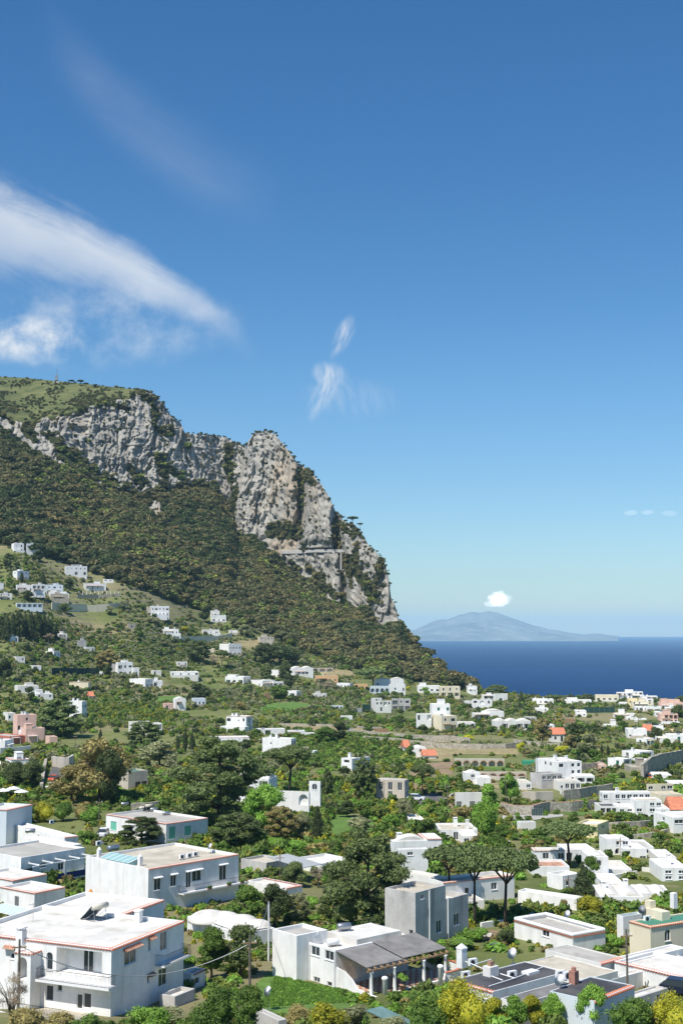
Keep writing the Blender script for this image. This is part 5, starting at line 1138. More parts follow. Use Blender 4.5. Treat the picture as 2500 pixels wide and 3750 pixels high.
def f(mb):                                    # sloping glass roof light at the left end
    x0, x1, y0, y1 = 0.3, 2.4, N.b * 0.35, N.b * 0.8; mb.poly([(x0, y0, N.h + 0.05), (x1, y0, N.h + 0.55), (x1, y1, N.h + 0.55), (x0, y1, N.h + 0.05)]); mb.poly([(x1, y0, N.h - 0.4), (x1, y1, N.h - 0.4), (x1, y1, N.h + 0.55), (x1, y0, N.h + 0.55)]); mb.poly([(x0, y0, N.h - 0.4), (x1, y0, N.h - 0.4), (x1, y0, N.h + 0.55), (x0, y0, N.h + 0.05)])
sk = part(H2, N.M, 'skylight', 'teal', f)
mb = MB()
for k in range(6):
    y = N.b * (0.35 + 0.45 * k / 5); mb.tube([(0.3, y, N.h + 0.07), (2.4, y, N.h + 0.57)], 0.05, 4)
sub(mb, 'skylight_bars', M['paint'], sk)
wing(H2, 1010, 3288, 3238, 890, 1118, 46, 'white', 'white', dY=-6, tiles=True, near=1) if False else None
H2b, NL = nhouse('white flat annex with red tile edge right of the flower balcony', 1048, 3290, 3252, 915, 1110, 46); nblock(H2b, NL.M, NL.a, NL.b, NL.h, (), (), 'white', 'white', 'RF')
H2c, NL = nhouse('weathered concrete flat roof house behind the flower balcony house', 975, 3205, 3160, 890, 1062, 48); nblock(H2c, NL.M, NL.a, NL.b, NL.h, [NL.hole('R', 985, 1010, 3175, 3198, 'P')], (), 'grey', 'beige', '')
AW, NL = nhouse('sloping grey awning roof on posts behind the white annex', 1108, 3238, 3178, 985, 1182, 48, name='awning', cat='awning')
def f(mb): a, b, h = NL.a, NL.b, NL.h; P = [(0, 0, h), (a, 0, h), (a, b, h + 0.7), (0, b, h + 0.7)]; mb.poly(P); mb.poly([(p[0], p[1], p[2] - 0.08) for p in P][::-1]); [mb.poly([P[(i + 1) % 4], P[i], (P[i][0], P[i][1], P[i][2] - 0.08), (P[(i + 1) % 4][0], P[(i + 1) % 4][1], P[(i + 1) % 4][2] - 0.08)]) for i in range(4)]
part(AW, NL.M, 'canopy', mat('grey_awning_sheet', (0.36, 0.38, 0.38), 0.8, 0.06, 0.3), f)
for (x, y) in ((0.1, 0.1), (NL.a - 0.1, 0.1), (0.1, NL.b - 0.1), (NL.a - 0.1, NL.b - 0.1), (NL.a * 0.5, 0.1)):
    def f(mb): mb.tube([(x, y, -1.5), (x, y, NL.h - 0.06)], 0.06, 6)
    part(AW, NL.M, 'post', 'iron', f)
H2d, NL = nhouse('low white roofs between the grey awning and the huge pine', 1180, 3200, 3162, 1085, 1290, 40); nblock(H2d, NL.M, NL.a, NL.b, NL.h, (), (), 'white', 'white', '')

# --- house with mint shutters
H3, N = nhouse('white house with mint green shutters and grey roof', 608, 3088, 3016, 404, 770, 47); h3 = N
nblock(H3, N.M, N.a, N.b, N.h, [N.hole('R', 631, 654, 3028, 3073, 'm'), N.hole('R', 687, 710, 3024, 3060, 'm')], [N.hole('L', 421, 442, 3008, 3040, 'm'), N.hole('L', 470, 500, 3030, 3060, 'P')], 'white', 'grey', 'LR', hood=True)
# --- buildings behind, left
H4, N = nhouse('white house with blue terrace railing on the left', 76, 3252, 3141, -60, 330, 50); h4 = N
nblock(H4, N.M, N.a, N.b, N.h, [N.hole('R', 108, 146, 3180, 3206, 'P'), N.hole('R', 172, 192, 3160, 3178, 'w'), N.hole('R', 235, 255, 3160, 3186, 'w'), N.hole('R', 232, 318, 3205, 3255, 'L', 1.2)], (), 'white', 'grey', '')
z = N.z('R', 280, 3200)
def f(mb): mb.box(N.s('R', 200), -2.4, z - 0.25, N.s('R', 330), -0.003, z)
tb = part(H4, N.M, 'terrace', 'paint', f)
mb = MB(); mb.box(N.s('R', 200), -2.38, z, N.s('R', 328), -2.32, z + 0.85); sub(mb, 'blue_railing', M['bluep'], tb)
for px in (225, 322):
    def f(mb): s = N.s('R', px); mb.box(s - 0.16, -2.5, z - 3.0, s + 0.16, -2.2, z + 2.4)
    part(H4, N.M, 'pillar', 'white', f)
def f(mb): mb.box(N.s('R', 110), -2.45, z + 2.4, N.s('R', 330), -2.25, z + 2.55); [mb.box(N.s('R', px) - 0.08, -2.6, z + 2.55, N.s('R', px) + 0.08, 0.0, z + 2.7) for px in (130, 180, 225, 275, 322)]
part(H4, N.M, 'pergola_beams', 'paint', f)
H5, N = nhouse('white house with tiled eaves and a brown door, left edge', 126, 3342, 3270, 30, 262, 53)
nblock(H5, N.M, N.a, N.b, N.h, [N.hole('R', 190, 232, 3305, 3325, 'P')], [N.hole('L', 82, 97, 3282, 3336, 'd')], 'white', 'white', 'LR')
H5b, N = nhouse('white upper storey with tiled eaves above the brown door house', 46, 3290, 3224, -60, 196, 53); nblock(H5b, N.M, N.a, N.b, N.h, (), (), 'white', 'white', 'LR')
GL, N = nhouse('slatted teal glass roof behind the near white house', 40, 3392, 3352, -30, 142, 60, name='glass_roof', cat='glass roof')
def f(mb): mb.poly([(0, 0, N.h), (N.a, 0, N.h), (N.a, N.b, N.h + 0.3), (0, N.b, N.h + 0.3)])
part(GL, N.M, 'glass_sheet', 'teal', f)
for k in range(9):
    def f(mb): x = N.a * k / 8; mb.tube([(x, 0, N.h + 0.05), (x, N.b, N.h + 0.35)], 0.05, 4)
    part(GL, N.M, 'glazing_bar', 'paint', f)
for x in (0.05, N.a - 0.05):
    def f(mb): mb.box(x - 0.06, 0, -2, x + 0.06, 0.12, N.h - 0.02)
    part(GL, N.M, 'post', 'paint', f)
H6, N = nhouse('pale blue house with arched window at the left edge', 22, 3100, 2966, -60, 36, 70); nblock(H6, N.M, N.a, N.b, N.h, (), [N.hole('L', -2, 16, 2985, 3045, 'a'), N.hole('L', -38, -12, 2985, 3045, 'a')], 'blue', 'white', 'LR')
H7, N = nhouse('wide flat roofed house with silver water tank on the left', 236, 3132, 3066, 20, 305, 40); h7 = N; nblock(H7, N.M, N.a, N.b, N.h, (), (), 'white', 'white', 'R', parapet=0.25)
H7b, N = nhouse('white house with shallow dome beyond the blue railing', 250, 3160, 3098, 96, 318, 48); nblock(H7b, N.M, N.a, N.b, N.h, (), (), 'white', 'white', '', vault=0.8)
# --- white vaults
H8, N = nhouse('brilliant white house with bumpy vaulted roofs', 880, 3470, 3420, 700, 1012, 38); nblock(H8, N.M, N.a, N.b, N.h, [N.hole('R', 965, 985, 3466, 3490, 'w')], (), 'white', 'white', '', vault=0.45, parapet=0.1)
for (fx, fy, rr) in ((0.22, 0.72, 2.5), (0.50, 0.62, 2.2), (0.72, 0.42, 2.0), (0.88, 0.22, 1.5)):
    def f(mb): mb.lathe([(rr * math.cos(t), N.h - 0.15 + rr * 0.5 * math.sin(t)) for t in [k * math.pi / 16 for k in range(9)]][:-1] + [(0.02, N.h - 0.15 + rr * 0.5)], 18, 0, Matrix.Translation((N.a * fx, N.b * fy, 0)))
    part(H8, N.M, 'dome', 'roofw', f, True)

# --- white house with pergola terrace
H9, N = nhouse('white flat roofed house with a felt pergola terrace', 1228, 3618, 3480, 1090, 1487, 41); h9 = N
nblock(H9, N.M, N.a, N.b, N.h, (), [N.hole('L', 1142, 1172, 3466, 3500, 'P'), N.hole('L', 1191, 1222, 3482, 3516, 'P'), N.hole('L', 1151, 1173, 3578, 3597, 's'), N.hole('L', 1199, 1216, 3595, 3612, 's')], 'white', 'white', '')
Mx, a, b, h = wing(H9, 1086, 3560, 3427, 1004, 1200, 41, 'white', 'grey', near=True, dY=2, turned=False)
def f(mb): mb.box(N.a * 0.35, N.b * 0.12, N.h - 0.4, N.a * 0.97, N.b * 0.9, N.h + 0.35)
part(H9, N.M, 'roof_slab', 'roofw', f)
z0 = N.h - 0.25; pa, pb = N.a + 0.6, 4.4            # the pergola stretches in front of the right face
foot(N.M @ Matrix.Translation((-0.5, -pb - 3.0, 0)), pa + 3.5, pb + 3.0, 0.3)
def f(mb): mb.box(0.3, -pb - 0.5, -1.6, pa + 1.5, -0.003, 0.05)
ter = part(H9, N.M, 'terrace', 'white', f)
ta, tb_ = MB(), MB()
nx, ny = int((pa + 1.0) / 0.42), int((pb + 0.4) / 0.42)
tl = mat('terracotta_floor_tile', (0.50, 0.19, 0.12), 0.7, 0.15, 3.0); tw = mat('cream_floor_tile', (0.72, 0.62, 0.48), 0.7, 0.1, 3.0)
for k, (nm, mt_) in enumerate((('floor_tiles', tl), ('floor_tiles', tw))):
    mb = MB()
    for i in range(nx):
        for j in range(ny):
            if (i + j) % 2 == k: mb.box(0.5 + i * 0.42, -pb - 0.2 + j * 0.42, 0.05, 0.5 + i * 0.42 + 0.405, -pb - 0.2 + j * 0.42 + 0.405, 0.066)
    o = sub(mb, nm, mt_, ter); o['kind'] = 'stuff'
felt = mat('grey_roofing_felt', (0.215, 0.205, 0.195), 0.9, 0.2, 0.8, (0.30, 0.27, 0.23), 0.6, 0.7)
for k in range(2):
    def f(mb): x0, x1 = (0.1, pa * 0.47) if k == 0 else (pa * 0.47 + 0.06, pa + 0.5); o_ = 0.0 if k == 0 else 0.12; P = [(x0, -pb, z0 - 0.55 + o_), (x1, -pb, z0 - 0.55 + o_), (x1, 0.1, z0 + 0.2 + o_), (x0, 0.1, z0 + 0.2 + o_)]; mb.poly(P); Q = [(p[0], p[1], p[2] - 0.06) for p in P]; mb.poly(Q[::-1]); [mb.poly([P[(i + 1) % 4], P[i], Q[i], Q[(i + 1) % 4]]) for i in range(4)]
    part(H9, N.M, 'felt_sheet', felt, f)
for k in range(14):
    def f(mb): x = 0.25 + (pa + 0.1) * k / 13; mb.v += [(x - 0.06, -pb - 0.45, z0 - 0.84), (x + 0.06, -pb - 0.45, z0 - 0.84), (x + 0.06, 0.0, z0 - 0.02), (x - 0.06, 0.0, z0 - 0.02), (x - 0.06, -pb - 0.45, z0 - 0.70), (x + 0.06, -pb - 0.45, z0 - 0.70), (x + 0.06, 0.0, z0 + 0.11), (x - 0.06, 0.0, z0 + 0.11)]; [(mb.f.append(q), mb.m.append(0)) for q in ((3, 2, 1, 0), (4, 5, 6, 7), (0, 1, 5, 4), (1, 2, 6, 5), (2, 3, 7, 6), (3, 0, 4, 7))]
    part(H9, N.M, 'rafter', 'wood', f)
def f(mb): mb.box(0.0, -pb - 0.28, z0 - 0.98, pa + 0.6, -pb - 0.12, z0 - 0.84)
part(H9, N.M, 'beam', 'wood', f)
for x in (0.5, pa * 0.34, pa * 0.72, pa + 0.1):
    def f(mb): mb.lathe([(0.24, 0.0), (0.22, 0.1), (0.19, 0.2), (0.16, z0 - 1.25), (0.2, z0 - 1.12), (0.24, z0 - 0.99)], 12, 0, Matrix.Translation((x, -pb - 0.2, 0)))
    part(H9, N.M, 'column', 'white', f, True)
def f(mb):                                    # curved white parapet with tiled rim
    n = 18; cx, cy, rr = pa + 0.2, -pb * 0.62, 2.9
    for k in range(n):
        t0, t1 = -1.9 + 3.1 * k / n, -1.9 + 3.1 * (k + 1) / n; c0, s0, c1, s1 = math.cos(t0), math.sin(t0), math.cos(t1), math.sin(t1); P = [(cx + rr * c0, cy + rr * s0), (cx + rr * c1, cy + rr * s1), (cx + (rr - 0.2) * c1, cy + (rr - 0.2) * s1), (cx + (rr - 0.2) * c0, cy + (rr - 0.2) * s0)]; mb.prism(P, -2.0, 0.85, 0); mb.prism([(cx + (rr + 0.06) * c0, cy + (rr + 0.06) * s0), (cx + (rr + 0.06) * c1, cy + (rr + 0.06) * s1), (cx + (rr - 0.26) * c1, cy + (rr - 0.26) * s1), (cx + (rr - 0.26) * c0, cy + (rr - 0.26) * s0)], 0.852, 0.93, 1)
part(H9, N.M, 'curved_parapet', [M['white'], M['tile']], f)
def f(mb):
    prof = [(0.0, 1.9), (1.2, 1.75), (2.2, 1.2), (3.0, 0.5), (4.4, 0.35), (pb + 1.4, 0.3)]
    for (p, q) in zip(prof[:-1], prof[1:]): b_ = len(mb.v); mb.v += [(0.10, -p[0], -2), (0.10, -q[0], -2), (0.10, -q[0], q[1]), (0.10, -p[0], p[1]), (0.30, -p[0], -2), (0.30, -q[0], -2), (0.30, -q[0], q[1]), (0.30, -p[0], p[1])]; [(mb.f.append(tuple(b_ + i for i in qq)), mb.m.append(0)) for qq in ((0, 1, 2, 3), (5, 4, 7, 6), (3, 2, 6, 7), (1, 5, 6, 2), (0, 3, 7, 4))]
part(H9, N.M, 'swept_wall', 'white', f)
for k, (x, y) in enumerate(((1.6, -pb - 0.9), (pa * 0.72 + 1.2, -pb - 1.3))):
    def f(mb): mb.lathe([(0.24, -1.2), (0.24, 1.5), (0.32, 1.6), (0.32, 1.75), (0.2, 1.85)], 10, 0, Matrix.Translation((x, y, 0)))
    part(H9, N.M, 'gate_pillar', 'white', f, True)
def f(mb):                                    # lattice screen
    for k in range(11):
        y = -0.1 - pb * 0.5 * k / 11; mb.tube([(0.16, y, z0 - 1.9), (0.16, y - 1.0, z0 - 0.45)], 0.01, 4); mb.tube([(0.16, y - 1.0, z0 - 1.9), (0.16, y, z0 - 0.45)], 0.01, 4)
part(H9, N.M, 'lattice', 'wood', f)
for px in (1138, 1226):
    def f(mb): s = N.s('L', px); mb.tube([(-0.07, s, -1.5), (-0.07, s, N.h - 0.1)], 0.06, 6)
    part(H9, N.M, 'downpipe', 'paint', f)
H9b, NL = nhouse('small grey concrete hut roof at the bottom of the lawn', 1020, 3790, 3738, 915, 1056, 35, name='hut', cat='hut'); nblock(H9b, NL.M, NL.a, NL.b, NL.h, (), (), 'grey', 'grey', '', parapet=0.02)
AW2, NL = nhouse('teal garden awning among the bottom bushes', 1470, 3800, 3764, 1335, 1520, 40, name='awning', cat='awning')
def f(mb): mb.poly([(0, 0, NL.h), (NL.a, 0, NL.h), (NL.a, NL.b, NL.h + 0.4), (0, NL.b, NL.h + 0.4)]); mb.poly([(0, 0, NL.h - 0.05), (0, NL.b, NL.h + 0.35), (NL.a, NL.b, NL.h + 0.35), (NL.a, 0, NL.h - 0.05)])
part(AW2, NL.M, 'canopy', mat('teal_canvas', (0.13, 0.22, 0.21), 0.8, 0.15, 1.0), f)
def f(mb): [mb.tube([(x, y, -1.5), (x, y, NL.h - 0.03)], 0.05, 6) for x in (0.1, NL.a - 0.1) for y in (0.1, NL.b - 0.1)]
part(AW2, NL.M, 'posts', 'iron', f)

# --- grey stucco house
HG, N = nhouse('tall bare grey stucco house with two white windows', 1521, 3470, 3270, 1405, 1622, 50); hg = N
nblock(HG, N.M, N.a, N.b, N.h, [N.hole('R', 1588, 1606, 3370, 3416, 'w'), N.hole('R', 1534, 1545, 3275, 3292, 's')], [N.hole('L', 1490, 1505, 3405, 3425, 's')], 'grey', 'beige', '')
W = N.M @ Matrix.Translation((N.a + 0.003, 0, 0)); ext = NB(W, N.s('R', 1703) - N.a, N.b * 0.8, N.z('R', 1640, 3290))
nblock(HG, W, ext.a, ext.b, ext.h, [ext.hole('R', 1651, 1669, 3345, 3388, 'w')], (), 'grey', 'white', '', parapet=0.6)
for px in (1562, 1628):
    def f(mb): s = N.s('R', px); mb.tube([(s, -0.09, -1.5), (s, -0.09, N.h * (0.98 if px < 1600 else 0.75))], 0.08, 6)
    part(HG, N.M, 'downpipe', 'paint', f)
# --- tiled white house behind the three pines, and neighbours
HT, N = nhouse('white house with long tiled eave behind the three pines', 1622, 3312, 3232, 1560, 1868, 28); nblock(HT, N.M, N.a, N.b, N.h, [N.hole('R', 1690, 1706, 3250, 3275, 'w'), N.hole('R', 1785, 1806, 3232, 3258, 'P')], (), 'white', 'beige', 'R')
HT2, N = nhouse('beige flat roofed wing beyond the grey stucco house', 1580, 3290, 3212, 1465, 1610, 44); nblock(HT2, N.M, N.a, N.b, N.h, (), (), 'white2', 'beige', '')
# --- crenellated building
HC, N = nhouse('white building with scalloped white parapet and red band', 2096, 3496, 3430, 1866, 2190, 33); hc = N
nblock(HC, N.M, N.a, N.b, N.h, (), [N.hole('L', 1965, 1990, 3400, 3430, 'P')], 'white', 'grey', 'LR', parapet=0.25)
L_ = []
for (p, q, nn) in (((0, 0), (N.a, 0), 20), ((0, 0), (0, N.b), 46), ((N.a, 0), (N.a, N.b), 46), ((0, N.b), (N.a, N.b), 20)):
    for k in range(nn): L_.append((p[0] + (q[0] - p[0]) * (k + 0.5) / nn, p[1] + (q[1] - p[1]) * (k + 0.5) / nn))
mb = MB(); mb.lathe([(0.20, 0), (0.19, 0.2), (0.13, 0.33), (0.02, 0.38)], 8); sc_o = mb.build('parapet_scallop', M['paint']); sc_me = sc_o.data; sc_me.polygons.foreach_set('use_smooth', [True] * len(sc_me.polygons)); bpy.data.objects.remove(sc_o)
for (x, y) in L_:
    o = bpy.data.objects.new('parapet_scallop', sc_me); COL.objects.link(o); o.parent = HC; o.location = (min(max(x, 0.12), N.a - 0.12), min(max(y, 0.12), N.b - 0.12), N.h - 0.01)
# --- concrete and black roofs, bottom right
def flat(label, xc, yb, yt, xl, xr, rot, wallm, roof, tiles='', hr=(), hl=(), **kw):
    r_, n_ = nhouse(label, xc, yb, yt, xl, xr, rot); nblock(r_, n_.M, n_.a, n_.b, n_.h, [n_.hole('R', *q) for q in hr], [n_.hole('L', *q) for q in hl], wallm, roof, tiles, **kw); return r_, n_
flat('stained concrete roof between the crenellated and black roofs', 2200, 3600, 3528, 1975, 2254, 40, 'white2', 'grey', 'R', parapet=0.08, rim=0.1)
flat('pale mortar roof right of the black felt roof', 2140, 3660, 3588, 1890, 2232, 40, 'white2', 'grey', '', parapet=0.08, roofmat='roofb', rim=0.1)
HK, hk = flat('low house with black felt roof and many air conditioners', 1803, 3738, 3632, 1640, 2050, 41, 'white', 'dark', 'L', parapet=0.06, rim=0.09)
flat('brown-grey roof strip below the black felt roof', 1905, 3760, 3676, 1815, 2110, 41, 'white2', 'grey', '', parapet=0.05, roofmat='felt', rim=0.09)
HF, hf = flat('pale blue house with dark felt roof and brick chimney', 2176, 3775, 3666, 1990, 2290, 47, 'blue', 'dark', 'R', hr=[(2240, 2258, 3672, 3708, 'w')], parapet=0.06, rim=0.09)
def f(mb): p = HF.matrix_world if False else None; q = hf.M.inverted() @ hf.roof(2100, 3616); mb.box(q.x - 0.3, q.y - 0.3, hf.h - 0.1, q.x + 0.3, q.y + 0.3, hf.h + 1.0); mb.lathe([(0.2, hf.h + 1.0), (0.2, hf.h + 1.25), (0.14, hf.h + 1.3)], 8, 0, Matrix.Translation((q.x, q.y, 0)))
part(HF, hf.M, 'chimney', mat('red_brick', (0.38, 0.19, 0.14), 0.9, 0.2, 3.0), f)
flat('house with cream flat roof and grey side wall near bottom right', 2302, 3745, 3664, 2224, 2408, 42, 'grey', 'beige', '', hr=[(2368, 2390, 3640, 3665, 'P')], parapet=0.12, roofmat='roofw')
flat('white rough roof below the green roof', 2300, 3590, 3522, 2215, 2478, 38, 'white', 'white', '', parapet=0.15)
flat('grey felt lean-to roof right of the wooden pole', 2400, 3590, 3546, 2305, 2500, 38, 'white2', 'grey', '', parapet=0.04, roofmat='felt')
flat('white house corner with red edge at the right border', 2500, 3640, 3580, 2462, 2600, 40, 'white', 'white', 'L')
HGn, hn = flat('cream house with green painted roof terrace', 2382, 3520, 3394, 2276, 2560, 30, 'cream', 'green', 'LR', hr=[(2402, 2422, 3404, 3446, 'a'), (2480, 2496, 3388, 3414, 'a'), (2478, 2496, 3452, 3490, 'd')], parapet=0.1)
wing(HGn, 2282, 3480, 3356, 2232, 2330, 30, 'white', 'green', near=True, dY=10, turned=False)
def f(mb): q = hn.M.inverted() @ hn.roof(2400, 3368); mb.box(q.x - 0.6, q.y - 1.6, hn.h - 0.2, q.x + 0.6, q.y + 1.6, hn.h + 0.8); mb.box(q.x - 0.4, q.y + 0.4, hn.h + 0.8, q.x + 0.4, q.y + 1.3, hn.h + 1.6)
part(HGn, hn.M, 'roof_turret', 'cream', f)
def f(mb): q = hn.M.inverted() @ hn.roof(2466, 3330); mb.box(q.x - 0.3, q.y - 0.3, hn.h - 0.2, q.x + 0.3, q.y + 0.3, hn.h + 1.5)
part(HGn, hn.M, 'chimney', 'white', f)
flat('pergola of white slats right of the pole', 2240, 3640, 3588, 2180, 2400, 40, 'white2', 'white', '', parapet=0.05)
# ------------------------------------------------------------------ trees: unit prototypes (height 1, width 1), then one thing per tree
PROTO = {}
def trunk_mesh(pts_list, m):
    mb = MB()
    for pts, rad in pts_list: mb.tube(pts, rad, 7)
    o = mb.build('trunk', m); me = o.data; me.polygons.foreach_set('use_smooth', [True] * len(me.polygons)); bpy.data.objects.remove(o); return me
def proto(kind, matk, var, hi):
    key = (kind, matk, var, hi)
    if key in PROTO: return PROTO[key]
    g = np.random.default_rng(abs(hash(kind)) % 1000 * 0 + var * 7 + len(kind) * 31 + ord(kind[0])); mm = LM[matk]; K = {0: 1.0, 1: 2.6, 2: 5.5}[hi]; S = {0: 1.0, 1: 0.62, 2: 0.43}[hi]
    tr = []
    if kind == 'umbrella':
        C, Rr = [], []
        nl = 20
        for i in range(nl):
            t = 2.4 * i; q = 0.33 * math.sqrt((i + 0.3) / nl) * 1.05; s = g.uniform(0.12, 0.17); C.append((q * math.cos(t), q * math.sin(t), 0.86 - 0.75 * q * q + g.uniform(-0.05, 0.03))); Rr.append((s, s, 0.105))
        cr = foliage_mesh('crown', C, Rr, int(2400 * K), 0.046 * S, mm, var, core=0.82, up=0.7, shell=0.55)
        tr.append(([(0, 0, -0.03), (0.01, 0.0, 0.25), (-0.01, 0.01, 0.52)], [0.027, 0.022, 0.019]))
        for k in range(6):
            a = k * 1.05 + g.uniform(-0.2, 0.2); e = g.uniform(0.2, 0.36); tr.append(([(-0.01, 0.01, 0.50 + 0.01 * k), (e * 0.45 * math.cos(a), e * 0.45 * math.sin(a), 0.66), (e * math.cos(a), e * math.sin(a), 0.83)], [0.014, 0.010, 0.005]))
    elif kind == 'pine':
        C, Rr = [], []
        for i in range(30):
            z = 0.14 + 0.80 * (i + g.random()) / 30; prof = (1 - ((z - 0.42) / 0.62) ** 2); prof = max(0.12, prof); t = i * 2.4 + g.uniform(-0.3, 0.3); q = 0.40 * prof * math.sqrt(g.uniform(0.25, 1)); s = g.uniform(0.085, 0.15) * (0.6 + 0.5 * prof)
            C.append((q * math.cos(t), q * math.sin(t), z)); Rr.append((s, s, s * 0.62))
        cr = foliage_mesh('crown', C, Rr, int(3000 * K), 0.042 * S, mm, var, core=0.76, up=0.5, shell=0.55)
        tr.append(([(0, 0, -0.03), (0.01, 0, 0.4), (0, 0.01, 0.9)], [0.03, 0.022, 0.006]))
        for k in range(7):
            a = k * 2.4; z = 0.2 + 0.09 * k; tr.append(([(0, 0, z), (0.17 * math.cos(a), 0.17 * math.sin(a), z + 0.04), (0.32 * math.cos(a), 0.32 * math.sin(a), z + 0.09)], [0.012, 0.009, 0.004]))
    elif kind in ('cypress', 'fir'):
        C, Rr = [], []
        for i in range(14):
            z = 0.05 + 0.9 * i / 13; w = (0.42 * math.sin(math.pi * min(1, (z + 0.18) * 0.85)) if kind == 'cypress' else 0.46 * (1.02 - z) + 0.03); C.append((g.uniform(-0.05, 0.05), g.uniform(-0.05, 0.05), z)); Rr.append((w, w, 0.075))
        cr = foliage_mesh('crown', C, Rr, int(1300 * K), 0.06 * S, mm, var, core=0.8, up=0.5, shell=0.6)
        tr.append(([(0, 0, -0.03), (0, 0, 0.5)], [0.05, 0.03]))
    elif kind == 'bare':
        cr = foliage_mesh('crown', *lobes(9, 0.33, 0.24, 0.66, 0.17, var), int(420 * K), 0.04 * S, mm, var, core=0.0, aspect=4.0, shell=0.1)
        tr.append(([(0, 0, -0.03), (0.01, 0, 0.3)], [0.03, 0.022]))
        for k in range(16):
            a = k * 2.4; e = 0.2 + 0.25 * g.random(); z = 0.6 + 0.35 * g.random(); tr.append(([(0.01, 0, 0.27), (e * 0.4 * math.cos(a), e * 0.4 * math.sin(a), (z + 0.3) / 2 + 0.06), (e * math.cos(a), e * math.sin(a), z)], [0.014, 0.009, 0.003]))
    elif kind == 'palm':
        mb = MB()
        for k in range(26):
            a = k * 2.4; up = 0.75 - 0.9 * (k / 26); pts = []
            for s in range(7):
                t = s / 6; pts.append(Vector((0.5 * t * math.cos(a), 0.5 * t * math.sin(a), 0.80 + 0.22 * up * t - 0.22 * t * t)))
            sd = Vector((-math.sin(a), math.cos(a), 0))
            for s in range(6):
                for q in (-1, 1):
                    w0 = 0.06 * math.sin(math.pi * (s + 0.4) / 7); w1 = 0.06 * math.sin(math.pi * (s + 1.2) / 7.4); mb.poly([pts[s], pts[s + 1], pts[s + 1] + sd * q * w1 + Vector((0, 0, -0.03)), pts[s] + sd * q * w0 + Vector((0, 0, -0.03))])
        o = mb.build('crown', mm); cr = o.data; bpy.data.objects.remove(o); tr.append(([(0, 0, -0.03), (0.005, 0, 0.4), (0, 0, 0.80)], [0.03, 0.024, 0.028]))
    elif kind == 'shrub':
        C, Rr = lobes(10, 0.33, 0.22, 0.42, 0.24, var + 50, flat=1.3); cr = foliage_mesh('crown', C, Rr, int(1100 * K), 0.055 * S, mm, var, core=0.78)
        tr.append(([(0, 0, -0.03), (0, 0, 0.3)], [0.03, 0.02]))
    else:                                     # round broadleaf
        C, Rr = lobes(22, 0.36, 0.32, 0.56, 0.19, var + 80, flat=0.95); cr = foliage_mesh('crown', C, Rr, int(2000 * K), 0.05 * S, mm, var, core=0.74)
        tr.append(([(0, 0, -0.03), (0.01, 0, 0.25), (0, 0, 0.5)], [0.03, 0.024, 0.018]))
        for k in range(5):
            a = k * 1.26; tr.append(([(0, 0, 0.3), (0.13 * math.cos(a), 0.13 * math.sin(a), 0.5), (0.24 * math.cos(a), 0.24 * math.sin(a), 0.65)], [0.014, 0.01, 0.005]))
    PROTO[key] = (trunk_mesh(tr, BARK if kind != 'bare' else BARKG), cr); return PROTO[key]
KDESC = {('umbrella', 'umbrella'): 'umbrella pine', ('pine', 'pine'): 'bushy pine', ('cypress', 'cypress'): 'dark cypress', ('fir', 'dark'): 'dark fir', ('round', 'bright'): 'bright green tree', ('round', 'dark'): 'dark round tree', ('round', 'brown'): 'brownish oak', ('round', 'olive'): 'grey-green olive tree', ('round', 'citrus'): 'deep green citrus tree', ('round', 'yellow'): 'yellow-green tree', ('bare', 'bare'): 'bare grey tree', ('palm', 'olive'): 'palm', ('shrub', 'gold'): 'golden flowering gorse', ('shrub', 'bright'): 'fresh green shrub', ('shrub', 'citrus'): 'deep green shrub', ('shrub', 'yellow'): 'yellow-green shrub', ('shrub', 'dark'): 'dark shrub', ('shrub', 'olive'): 'grey-green shrub', ('shrub', 'brown'): 'brownish shrub', ('pine', 'dark'): 'dark spreading pine', ('shrub', 'shrub'): 'green shrub', ('round', 'shrub'): 'green leafy tree', ('pine', 'olive'): 'blue-grey conifer', ('shrub', 'pine'): 'olive-green shrub', ('pine', 'brown'): 'tan leafy oak', ('cypress', 'bright'): 'tall fresh green poplar'}
USED = {}
def where(px, py, p):
    best = sorted(HOUSES, key=lambda q: math.hypot(q[6][0] - px + 0.0, (q[6][1] - py) * 1.6))[:4]; out = []
    for q in best:
        mid = q[1] @ Vector((q[2] / 2, q[3] / 2, 0)); cx, cy = proj(mid); w = max(14, (q[2] + q[3]) * 0.4 * F / mid.y)
        wd = q[5].split(); nick = ' '.join(wd[:8])
        while nick.split()[-1] in ('with', 'of', 'the', 'a', 'and', 'in', 'on', 'at', 'by', 'above', 'below', 'behind', 'under', 'right', 'left', 'an', 'to', 'two', 'three', 'its', 'big', 'large', 'deep', 'far', 'right,', 'beside', 'beyond', 'half', 'among', 'against', 'near', 'from', 'small', 'one', 'long', 'red', 'roof', 'green', 'white', 'row', 'edge', 'highest', 'between', 'bright', 'yellow', 'shaded', 'dark', 'facing', 'open', 'stone', 'wide', 'cut'): nick = ' '.join(nick.split()[:-1])
        rel = 'left of' if px < cx - w else 'right of' if px > cx + w else ('in front of' if p[1] < mid.y else 'behind'); out.append(f'{rel} the {nick}')
    return out
